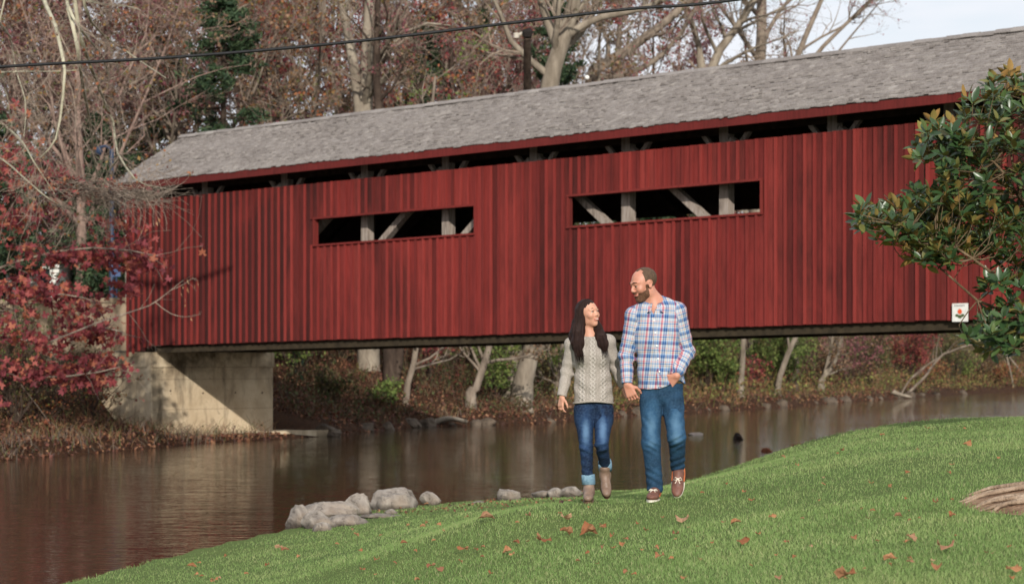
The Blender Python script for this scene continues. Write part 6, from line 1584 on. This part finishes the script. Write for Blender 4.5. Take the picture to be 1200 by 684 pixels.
    fo = folds(P, 3, .0028, (16, 10, 26)) + local_folds(P, elL, .12, (0.2, 0, 1), 85, .006) + local_folds(P, elR, .12, (0.5, 0, 1), 85, .007) + local_folds(P, pm(752, 382, -.1), .12, (-1, 0, .9), 60, .005) + local_folds(P, pm(788, 384, -.1), .12, (1, 0, .8), 60, .005) + local_folds(P, pm(780, 436, -.1), .16, (.8, 0, 1), 48, .006) + local_folds(P, wrR, .1, (.4, 0, 1), 90, .006)
    S.f = S.f + fo.astype(np.float32)
    hx = [pm(q, 0)[0] for q in (742, 750, 760, 772, 780, 786, 796, 806, 812)]; hz_ = [pm(0, q)[2] for q in (452, 455.5, 456, 455, 452.5, 449, 446, 452, 452)]
    hem = np.interp(P[..., 0], hx, hz_)
    near = np.minimum(np.linalg.norm(P - wrL, axis=-1), np.linalg.norm(P - wrR, axis=-1))
    S.f = np.maximum(S.f, (hem - P[..., 2]).astype(np.float32))
    # cuffs end before the hands; neck opening
    for w_, e_ in ((wrL, elL), (wrR, elR)):
        ax = unit(w_ - e_); tt = (P - w_) @ ax; nearw = np.linalg.norm(P - w_, axis=-1) < .075
        S.f = np.where(nearw, np.maximum(S.f, (tt + 0.004).astype(np.float32)), S.f)
    nk = pm(767, 352, -.02); cut = (P[..., 2] - nk[2] - 0.02) + 0.0*P[..., 0] - (P[..., 1] - YM)*0.85
    S.f = np.maximum(S.f, cut.astype(np.float32))
    vx = np.abs(P[..., 0] - (pm(765, 0)[0])); vcut = np.maximum(np.maximum(vx*2.6 - (P[..., 2] - pm(0, 369)[2]), (P[..., 1] - (YM - .045))), -(P[..., 2] - pm(0, 372)[2]))
    S.f = np.maximum(S.f, (-vcut).astype(np.float32))
    V, Q = S.mesh(); V = relax(V, Q, 1, 0.3); sh = obj('shirt', V, Q, PLAID, p, smooth=True)
    cx = pm(767, 0)[0]; rel = V - np.array((cx, YM, 0)); 
    uu = rel[:, 0] + 0.35*np.clip(rel[:, 1] + .08, 0, 1)*np.sign(rel[:, 0]) - 0.10*(V[:, 2] - pm(0, 400)[2]); vv = V[:, 2] + 0.03*rel[:, 0]; 
    dt = np.abs(rel[:, 0])*0 + 9
    for b, e_, w_ in ((shL, elL, wrL), (shR, elR, wrR)):
        t1, an1, d1 = bone_uv(V, b, e_, (0, -1, 0)); t2, an2, d2 = bone_uv(V, e_, w_, (0, -1, 0)); Lb = np.linalg.norm(e_ - b)
        use2 = d2 < d1; d_ = np.minimum(d1, d2); ux = np.where(use2, an2, an1)*.062; uy = np.where(use2, -Lb - t2, -t1)
        out_ = (np.sign(b[0] - cx)*(V[:, 0] - b[0]) > -0.045) & (d_ < .085) & (V[:, 2] < b[2] + .1)
        uu = np.where(out_, ux, uu); vv = np.where(out_, uy + b[2] + .03, vv)
    attr(sh, 'cuv', np.stack([uu, vv, 0*uu], 1))
    # collar, placket, buttons
    def cloth_strip(name, pts, wd, mat, up_, th=.004, parent=p):
        P_ = path(pts, 14); V = []; tg = unit(np.gradient(P_, axis=0)); nrm = unit(np.asarray(up_)); sdv = unit(np.cross(tg, nrm))
        wv = wd if not np.isscalar(wd) else np.full(14, wd)
        for k in range(14):
            a = P_[k] + sdv[k]*wv[k]/2; b = P_[k] - sdv[k]*wv[k]/2; V += [a, b, b + nrm*th, a + nrm*th]
        Q = []
        for k in range(13):
            for j in range(4): Q.append((k*4 + j, k*4 + (j+1) % 4, k*4 + 4 + (j+1) % 4, k*4 + 4 + j))
        Q += [(0, 3, 2, 1), (52, 53, 54, 55)]
        o = obj(name, V, np.array(Q), mat, parent, smooth=False); V = np.array(V); attr(o, 'cuv', np.stack([V[:, 0] - cx, V[:, 2], 0*V[:, 0]], 1)); return o
    def surf_y(px, py, lift=.004):
        """front of the shirt under a pixel"""
        a = pm(px, py); i = np.argmin(np.abs(S.xs - a[0])); k = np.argmin(np.abs(S.zs - a[2])); col = S.f[i, :, k]; j = np.argmax(col < 0); y = S.ys[j] if col.min() < 0 else YM - .1; q = a.copy(); q[1] = y - lift; q[0] = a[0]*(q[1]/YM); return q
    pl = [surf_y(x, y, .003) for x, y in ((765.5, 372), (767, 385), (768.5, 400), (770, 415), (771.5, 430), (773, 444), (773.5, 453))]
    cloth_strip('placket', pl, .034, PLAID, (0, -1, 0), .004)
    for x, y in ((766.5, 375.5), (768, 390), (769.7, 405), (771.2, 420), (772.7, 435)):
        q = surf_y(x, y, .010); mb = MB(); mb.tube([q, q - np.array((0, .004, 0))], [.0065, .0062], 10); mb.build('button', WHITEB, p)
    # collar: stand and fold, open at the front with two points
    n_a, n_r = 40, 4; nc = pm(767, 357, .015); V = []
    for lay in (0, 1):
        for ia in range(n_a):
            a = math.radians(-90 + 17 + (360 - 34) * ia / (n_a - 1)); fr = max(0.0, -math.sin(a)); bkq = max(0.0, math.sin(a))
            ro, ri = .106 + .014*fr, .068
            top = nc[2] + .040 + .042*bkq - .036*fr; bot = nc[2] + .000 + .040*bkq - .050*fr - (.030 if ia in (1, 2, n_a-2, n_a-3) else (.016 if ia in (0, n_a-1, 3, n_a-4) else 0))
            for ir in range(n_r):
                t = ir/(n_r-1); r = ri + (ro - ri)*t**.8; z = top + (bot - top)*t**1.3
                V.append((nc[0] + math.cos(a)*r*1.02, nc[1] + math.sin(a)*r*1.04 - .006*fr, z + (0 if lay == 0 else .0045)))
    V = np.array(V); idx = np.arange(len(V)).reshape(2, n_a, n_r); Q = []
    for ia in range(n_a-1):
        for ir in range(n_r-1):
            Q.append((idx[0,ia,ir], idx[0,ia+1,ir], idx[0,ia+1,ir+1], idx[0,ia,ir+1])); Q.append((idx[1,ia,ir], idx[1,ia,ir+1], idx[1,ia+1,ir+1], idx[1,ia+1,ir]))
        for ir in (0, n_r-1): Q.append((idx[0,ia,ir], idx[1,ia,ir], idx[1,ia+1,ir], idx[0,ia+1,ir]))
    co = obj('collar', V, np.array(Q), PLAID, p, smooth=True); attr(co, 'cuv', np.stack([V[:, 0] - cx + .02, V[:, 2] + V[:, 1], 0*V[:, 0]], 1))
    # jeans
    J = Field(np.arange(pm(738, 0)[0], pm(814, 0)[0], .0065), np.arange(YM - .34, YM + .34, .0065), np.arange(pm(0, 584)[2], pm(0, 444)[2], .0065))
    J.cone(pm(775, 448, .02), pm(775, 458, .03), .162, .160, .03, flat=(1.08, .76, 1))
    ftL = pm(767, 578, -.10)
    J.cone(pm(762.5, 468), hipL + (0, 0, -.08), .090, .086, .014); J.cone(hipL + (0, 0, -.05), knL, .086, .070, .014); J.cone(knL, pm(767.5, 572, -.06), .072, .063, .03)
    J.cone(pm(788, 468), hipR + (0, 0, -.08), .090, .086, .014); J.cone(hipR + (0, 0, -.05), knR, .086, .070, .014); J.cone(knR, pm(794, 548, .06), .070, .056, .03)
    P = gridP(J)
    fo = folds(P, 8, .0018, (18, 12, 20)) + local_folds(P, knL + (.01, -.08, -.02), .09, (.5, 0, 1), 150, .0045) + local_folds(P, knR + (0, -.06, -.03), .10, (-.6, 0, 1), 140, .0055) + local_folds(P, pm(767, 558, -.1), .10, (.5, 0, 1), 120, .0055) + local_folds(P, pm(794, 540, .0), .10, (-.5, 0, 1), 125, .006) + local_folds(P, pm(758, 496, -.1), .09, (1, 0, .7), 110, .004) + local_folds(P, pm(792, 490, -.1), .09, (-1, 0, .8), 110, .004) + local_folds(P, pm(775, 478, -.12), .10, (1, 0, .6), 70, .007) + local_folds(P, pm(756, 470, -.1), .1, (1, 0, -.8), 60, .005)
    J.f = J.f + fo.astype(np.float32)
    left = P[..., 0] < (pm(780, 0)[0]); J.f = np.maximum(J.f, np.where(left, pm(0, 575)[2] + 0.02*np.sin(P[..., 0]*30) - P[..., 2] + (P[..., 1] - (YM-.1))*-.25, pm(0, 552.5)[2] - P[..., 2] + (P[..., 1]-YM-.1)*-.1).astype(np.float32))
    J.f = np.maximum(J.f, (P[..., 2] - pm(0, 449)[2]).astype(np.float32))
    V, Q = J.mesh(); V = relax(V, Q, 1, .3); je = obj('jeans', V, Q, DEN_M, p, smooth=True)
    fade = np.zeros(len(V))
    for h_, k_ in ((hipL, knL), (hipR, knR)):
        c = h_*.35 + k_*.65; fade += np.exp(-(((V[:, 0]-c[0])/.045)**2 + ((V[:, 2]-c[2])/.17)**2))*(V[:, 1] < c[1])*0.75
        fade += 0.3*np.exp(-(((V[:, 0]-k_[0])/.06)**2 + ((V[:, 2]-k_[2])/.04)**2))
    attr(je, 'cuv', np.stack([V[:, 0], V[:, 2], 0.22 + fade*.75], 1))
    # shoes
    g = float(lawn_z(np.array([1.08]), np.array([19.0]))[0])
    hL = pm(768.5, 0, -.03); hL[2] = g + .004; shoe('shoe', hL, hL + np.array((-.05, -.26, 0)), (0, 0, 1), .285, .098, LEATHER, p, 'shoe')
    hR = pm(796, 550, .12); tR = pm(793.5, 579, -.03); shoe('shoe', hR, tR, (-.1, -1.0, .45), .285, .098, LEATHER, p, 'shoe')
    return p
build_man()

# ================================================================== the woman
YW = 19.35
def pw(px, py, dy=0.0): return at(px, py, YW + dy)
def build_woman():
    g = float(lawn_z(np.array([.65]), np.array([19.2]))[0])
    p = root('person', np.array((pw(697, 0)[0], YW, g)), 'long-haired woman in oatmeal knit sweater and cuffed jeans smiling up at the man', 'person')
    ABS[p.name] = np.array(p.location)
    neck = pw(691, 393, .02); chest = pw(693, 415, .0); waist = pw(695, 445, .01); pelv = pw(695.5, 470, .02)
    shL, shR = pw(670, 403, .02), pw(713, 400, .02)
    elL, wrL = pw(664.5, 434, .05), pw(658.5, 464, -.02)
    elR, wrR = pw(722, 432, .09), pw(731.5, 454, .02)
    hipL, knL, anL = pw(685, 484, .0), pw(687, 525, -.06), pw(689.5, 562, -.02)
    hipR, knR, anR = pw(707, 484, .0), pw(705, 520, -.15), pw(709.5, 548, .10)
    hc = pw(689.5, 368.5, -.01); f = unit(np.array((0.66, -0.70, 0.17))); R = basis(f, roll=-0.08); sc = .93
    B = Field(np.arange(pw(648, 0)[0], pw(748, 0)[0], .0046), np.arange(YW - .34, YW + .32, .0046), np.concatenate([np.arange(pw(0, 566)[2], pw(0, 486)[2], .012), np.arange(pw(0, 486)[2], pw(0, 452)[2], .0038), np.arange(pw(0, 452)[2], pw(0, 400)[2], .012), np.arange(pw(0, 400)[2], pw(0, 345)[2], .0034)]))
    H = headfield(B, hc, R, sc, False)
    B.cone(H(0, -.028, -.06), neck, .044, .050, .02)
    B.cone(neck, chest, .065, .095, .05, flat=(1, .75, 1)); B.cone(chest, waist, .095, .085, .05, flat=(1, .75, 1)); B.cone(waist, pelv + (0, 0, .03), .085, .07, .05, flat=(1, .8, 1))
    for s_, e_, w_ in ((shL, elL, wrL), (shR, elR, wrR)):
        B.cone(neck - np.array((0,0,.03)), s_, .04, .042, .04); B.cone(s_, e_, .040, .030, .03); B.cone(e_, w_, .030, .0225, .02)
    for h_, k_, a_ in ((hipL, knL, anL), (hipR, knR, anR)):
        B.cone(pelv + (0, 0, .03), h_, .065, .052, .03); B.cone(h_, k_, .056, .040, .03); B.cone(k_, a_, .038, .028, .02)
    hand(B, wrL, (-.12, -.15, -1.0), (-.75, -.6, 0), (.55, -.85, 0), .86, (0.35, 0.45, 0.5, 0.6), 0.8)
    hand(B, wrR, (.42, -.35, -.8), (-.2, 1, .1), (.9, .3, .3), .86, (0.5, 0.55, 0.6, 0.7), 0.6)
    V, Q = B.mesh(); V = relax(V, Q, 1, .35); body = obj('body', V, Q, SKIN_W, p, smooth=True)
    loc = ((V - hc) @ R)/sc; tint = np.zeros((len(V), 3))
    tint[:, 0] = 0.8*np.exp(-((loc[:, 0]/.024)**4 + ((loc[:, 2] + .058)/.011)**4)) * (loc[:, 1] > .075) + 0.12*(np.exp(-(((np.abs(loc[:, 0])-.042)/.016)**2 + ((loc[:, 2]+.022)/.016)**2)))*(loc[:, 1] > .04); attr(body, 'tint', tint)
    face_bits(H, R, sc, p, False)
    mb = MB(); mb.tube([H(-.018, .0915, -.0540), H(-.009, .0960, -.0562), H(0, .0970, -.0568), H(.009, .0960, -.0562), H(.018, .0915, -.0540)], [.0012, .0024, .0027, .0024, .0012], 8); mb.build('teeth', TEETH, p)
    # sweater
    S = Field(np.arange(pw(648, 0)[0], pw(744, 0)[0], .005), np.arange(YW - .30, YW + .30, .005), np.arange(pw(0, 478)[2], pw(0, 386)[2], .005))
    S.cone(pw(692, 402), pw(693, 420), .118, .128, .05, flat=(1, .70, 1)); S.cone(pw(693, 420), pw(695, 448), .128, .135, .05, flat=(1, .70, 1)); S.cone(pw(695, 448), pw(695.5, 466), .140, .158, .04, flat=(1, .74, 1))
    for sg in (-1, 1): S.ell(pw(693 + sg*10.5, 418, -.075), (.055, .045, .055), None, .05)
    for a, b, e_, w_ in ((pw(685, 398), shL, elL, wrL), (pw(698, 397), shR, elR, wrR)):
        S.cone(a, b, .042, .052, .04); S.cone(b, e_, .052, .046, .03); S.cone(e_, e_ + (w_ - e_)*.98, .046, .040, .03)
    P = gridP(S)
    fo = folds(P, 13, .0022, (14, 10, 24)) + local_folds(P, elL, .10, (.2, 0, 1), 80, .005) + local_folds(P, elR, .10, (.5, 0, 1), 80, .006) + local_folds(P, pw(676, 455, -.1), .12, (.8, 0, 1), 60, .006) + local_folds(P, pw(714, 452, -.1), .12, (-.8, 0, 1), 60, .006) + local_folds(P, pw(676, 412, -.08), .08, (1, 0, -.8), 70, .004)
    # raised cables on the front
    cx = pw(694, 0)[0]; u_ = P[..., 0] - cx
    front = (P[..., 1] < YW - .02) & (np.abs(u_) < .11)
    zz = P[..., 2]; cab = np.exp(-((np.abs(u_) - .012 - .010*np.abs(np.sin(zz*42)))/.006)**2) + np.exp(-((np.abs(np.abs(u_) - .062) - .008*np.abs(np.sin(zz*55)))/.006)**2) + .7*np.exp(-((np.abs(u_) - .036)/.005)**2)
    S.f = S.f + fo.astype(np.float32) - (np.where(front, cab, 0)*.0045).astype(np.float32)
    S.f = np.maximum(S.f, (pw(0, 470)[2] + .012*np.cos(u_*12) - .012 - zz).astype(np.float32))
    for w_, e_ in ((wrL, elL), (wrR, elR)):
        ax = unit(w_ - e_); tt = (P - w_) @ ax; nw = np.linalg.norm(P - w_, axis=-1) < .07; S.f = np.where(nw, np.maximum(S.f, (tt - .004).astype(np.float32)), S.f)
    inn = Field(S.xs, S.ys, S.zs); inn.ell(pw(691, 391, -.02), (.072, .075, .045), None, .001); S.f = np.maximum(S.f, -inn.f); S.f = np.maximum(S.f, (zz - pw(0, 390.5)[2]).astype(np.float32))
    V, Q = S.mesh(); V = relax(V, Q, 1, .2); sw = obj('sweater', V, Q, KNIT, p, smooth=True)
    uu = V[:, 0] - cx; vv = V[:, 2].copy(); kk = np.where((V[:, 1] < YW) & (np.abs(uu) < .12), 1.0, .25)
    for b, e_, w_ in ((shL, elL, wrL), (shR, elR, wrR)):
        t1, a1, d1 = bone_uv(V, b, e_); t2, a2, d2 = bone_uv(V, e_, w_); Lb = np.linalg.norm(e_ - b); u2 = d2 < d1; d_ = np.minimum(d1, d2)
        m_ = (np.sign(b[0]-cx)*(V[:, 0]-b[0]) > -.03) & (d_ < .075); uu = np.where(m_, np.where(u2, a2, a1)*.05, uu); vv = np.where(m_, np.where(u2, -Lb - t2, -t1), vv); kk = np.where(m_, .1, kk)
    attr(sw, 'cuv', np.stack([uu, vv, kk], 1))
    hm = []; 
    for k in range(41):
        a = k/40*2*math.pi; hm.append(pw(695.5, 470.6) + np.array((.158*math.cos(a), .158*.74*math.sin(a), .012*math.cos(.158*math.cos(a)*12) - .012 + .006)))
    V, Q = tube_mesh(np.array(hm)[None], np.full((1, 41), .0085), 8); o = obj('hem_band', V, Q, KNIT, p, smooth=True); attr(o, 'cuv', np.stack([V[:, 0], V[:, 2], 0*V[:, 0]], 1))
    # neckband of the sweater
    nb_ = [pw(691, 394.5, -.0) + np.array((.062*math.cos(a), .066*math.sin(a), .018*math.sin(a) + .010)) for a in np.linspace(0, 2*math.pi, 31)]
    V, Q = tube_mesh(np.array(nb_)[None], np.full((1, 31), .0085), 8); o = obj('neckband', V, Q, KNIT, p, smooth=True); attr(o, 'cuv', np.stack([V[:, 0], V[:, 2], 0*V[:, 0]], 1))
    # jeans
    J = Field(np.arange(pw(664, 0)[0], pw(728, 0)[0], .006), np.arange(YW - .30, YW + .32, .006), np.arange(pw(0, 572)[2], pw(0, 462)[2], .006))
    J.cone(pw(695.5, 464, .01), pw(696, 468, .02), .138, .140, .03, flat=(1.05, .76, 1))
    J.cone(pw(684.5, 480), hipL + (0, 0, -.06), .084, .079, .014); J.cone(hipL + (0, 0, -.04), knL, .078, .051, .014); J.cone(knL, pw(689, 566, -.02), .051, .042, .02)
    J.cone(pw(707, 480), hipR + (0, 0, -.06), .084, .079, .014); J.cone(hipR + (0, 0, -.04), knR, .078, .053, .014); J.cone(knR, pw(709.5, 548, .09), .053, .042, .02)
    P = gridP(J)
    fo = folds(P, 18, .0014, (18, 12, 20)) + local_folds(P, knL + (0, -.05, 0), .08, (.35, 0, 1), 110, .005) + local_folds(P, knR + (0, -.02, -.04), .08, (-.4, 0, 1), 100, .006) + local_folds(P, pw(696, 482, -.1), .08, (1, 0, .5), 80, .005) + local_folds(P, pw(689, 552, -.05), .08, (.3, 0, 1), 100, .004)
    J.f = J.f + fo.astype(np.float32); left = P[..., 0] < pw(697.5, 0)[0]
    J.f = np.maximum(J.f, np.where(left, pw(0, 566)[2] - P[..., 2], pw(0, 551)[2] - P[..., 2]).astype(np.float32)); J.f = np.maximum(J.f, (P[..., 2] - pw(0, 466)[2]).astype(np.float32))
    V, Q = J.mesh(); V = relax(V, Q, 1, .3); je = obj('jeans', V, Q, DEN_W, p, smooth=True)
    fade = np.zeros(len(V))
    for h_, k_ in ((hipL, knL), (hipR, knR)):
        c = h_*.45 + k_*.55; fade += np.exp(-(((V[:, 0]-c[0])/.036)**2 + ((V[:, 2]-c[2])/.13)**2))*(V[:, 1] < c[1])
    attr(je, 'cuv', np.stack([V[:, 0], V[:, 2], 0.12 + fade*.8], 1))
    lathe_band('turned_cuff', [(pw(689.2, 556, -.02), .050), (pw(689.2, 555.5, -.02), .054), (pw(689.5, 561, -.02), .0545), (pw(690, 567, -.02), .053), (pw(690, 567.5, -.02), .046)], CUFF, p)
    lathe_band('turned_cuff', [(pw(708.6, 541, .05), .050), (pw(708.6, 540.5, .05), .055), (pw(709.2, 546, .08), .0555), (pw(709.6, 551, .095), .053), (pw(709.7, 551.8, .095), .046)], CUFF, p)
    # boots
    hL = pw(690.5, 0, .02); hL[2] = float(lawn_z(np.array([hL[0]]), np.array([hL[1]]))[0]) + .012; shoe('ankle_boot', hL, hL + np.array((-.02, -.25, 0)), (0, 0, 1), .235, .080, TAUPE, p, 'boot')
    hR = pw(709, 559, .19); tR = pw(711, 582, .03); shoe('ankle_boot', hR, tR, (-.05, -.75, .60), .235, .080, TAUPE, p, 'boot')
    mb = MB(); mb.tube([pw(709.5, 549, .09), pw(709.7, 560, .14)], [.040, .043], 14); mb.build('boot_shaft', TAUPE, p, smooth=True)
    # hair: a smooth mass and separate strands over it
    hf = Field(np.arange(pw(660, 0)[0], pw(722, 0)[0], .0045), np.arange(YW - .24, YW + .22, .0045), np.arange(pw(0, 424)[2], pw(0, 342)[2], .0045))
    hf.ell(H(0, -.020, .054), np.array((.080, .099, .085))*sc, R, .02)
    hf.ell(H(0, -.055, -.01), np.array((.082, .070, .10))*sc, R, .03)
    # strands mass: left fall in front of the shoulder, right fall, and the back
    def lock(pts, rs_, fl=(1, .7, 1), k=.02):
        for i in range(len(pts) - 1): hf.cone(pts[i], pts[i+1], rs_[i], rs_[i+1], k, flat=fl)
    lock([H(.066, -.02, .04), pw(680.5, 372, -.03), pw(677.5, 388, -.06), pw(677, 402, -.11), pw(679, 416, -.12)], [.040, .046, .052, .048, .018])
    lock([pw(676, 378, .02), pw(673.5, 394, -.02), pw(673.5, 408, -.09)], [.042, .045, .022])
    lock([H(-.070, -.028, .02), pw(700.5, 384, -.02), pw(704, 394, -.07), pw(707, 403, -.10), pw(709, 409, -.105)], [.028, .032, .042, .038, .018])
    lock([pw(688, 368, .09), pw(688, 390, .12), pw(688, 405, .14)], [.08, .085, .06])
    P = gridP(hf); l_ = ((P - hc) @ R)/sc
    # open the face
    fc = Field(hf.xs, hf.ys, hf.zs); fc.ell(H(-.006, .085, -.044), np.array((.053, .080, .086))*sc, R, .005); fc.ell(H(-.010, .085, .000), np.array((.034, .060, .086))*sc, R, .02); 
    hf.f = np.maximum(hf.f, -fc.f)
    hf.f = hf.f + (0.0010*np.sin(P[..., 0]*230 + P[..., 2]*10) + 0.0007*np.sin(P[..., 0]*410 + P[..., 1]*160 + P[..., 2]*9)).astype(np.float32)
    V, Q = hf.mesh(); hr = obj('hair', V, Q, HAIR_W, p, smooth=True)
    r_ = np.random.default_rng(5)
    def strands(n, guide, w0, w1, rad):
        out_ = []
        for _ in range(n):
            a = r_.uniform(-1, 1); b = r_.uniform(-1, 1); pts = []
            for i, g_ in enumerate(guide):
                w_ = w0 + (w1 - w0)*i/(len(guide)-1); pts.append(g_ + np.array((a*w_, -abs(b)*w_*.35 - .004, (0 if i < len(guide)-1 else r_.uniform(-.06, .03)))))
            out_.append(path(pts, 12))
        P_ = np.array(out_); V, Q = tube_mesh(P_, rad*np.array([.6]+[1]*7+[.8,.6,.4,.15])[None].repeat(n, 0), 4); return V, Q
    A_ = strands(210, [H(.0, .02, .133), H(.070, .01, .085), pw(679.5, 375, -.06), pw(676.5, 391, -.10), pw(676.5, 405, -.15), pw(680, 419, -.145)], .014, .036, .0016)
    B_ = strands(120, [H(-.01, .02, .134), H(-.066, .0, .085), pw(701.5, 382, -.04), pw(704.5, 394, -.10), pw(707.5, 403, -.13), pw(709.5, 412, -.125)], .008, .025, .0016)
    V, Q = join([A_, B_]); tag(obj('hair_strands', V, Q, HAIR_W, p, smooth=True), kind='stuff')
    return p
build_woman()
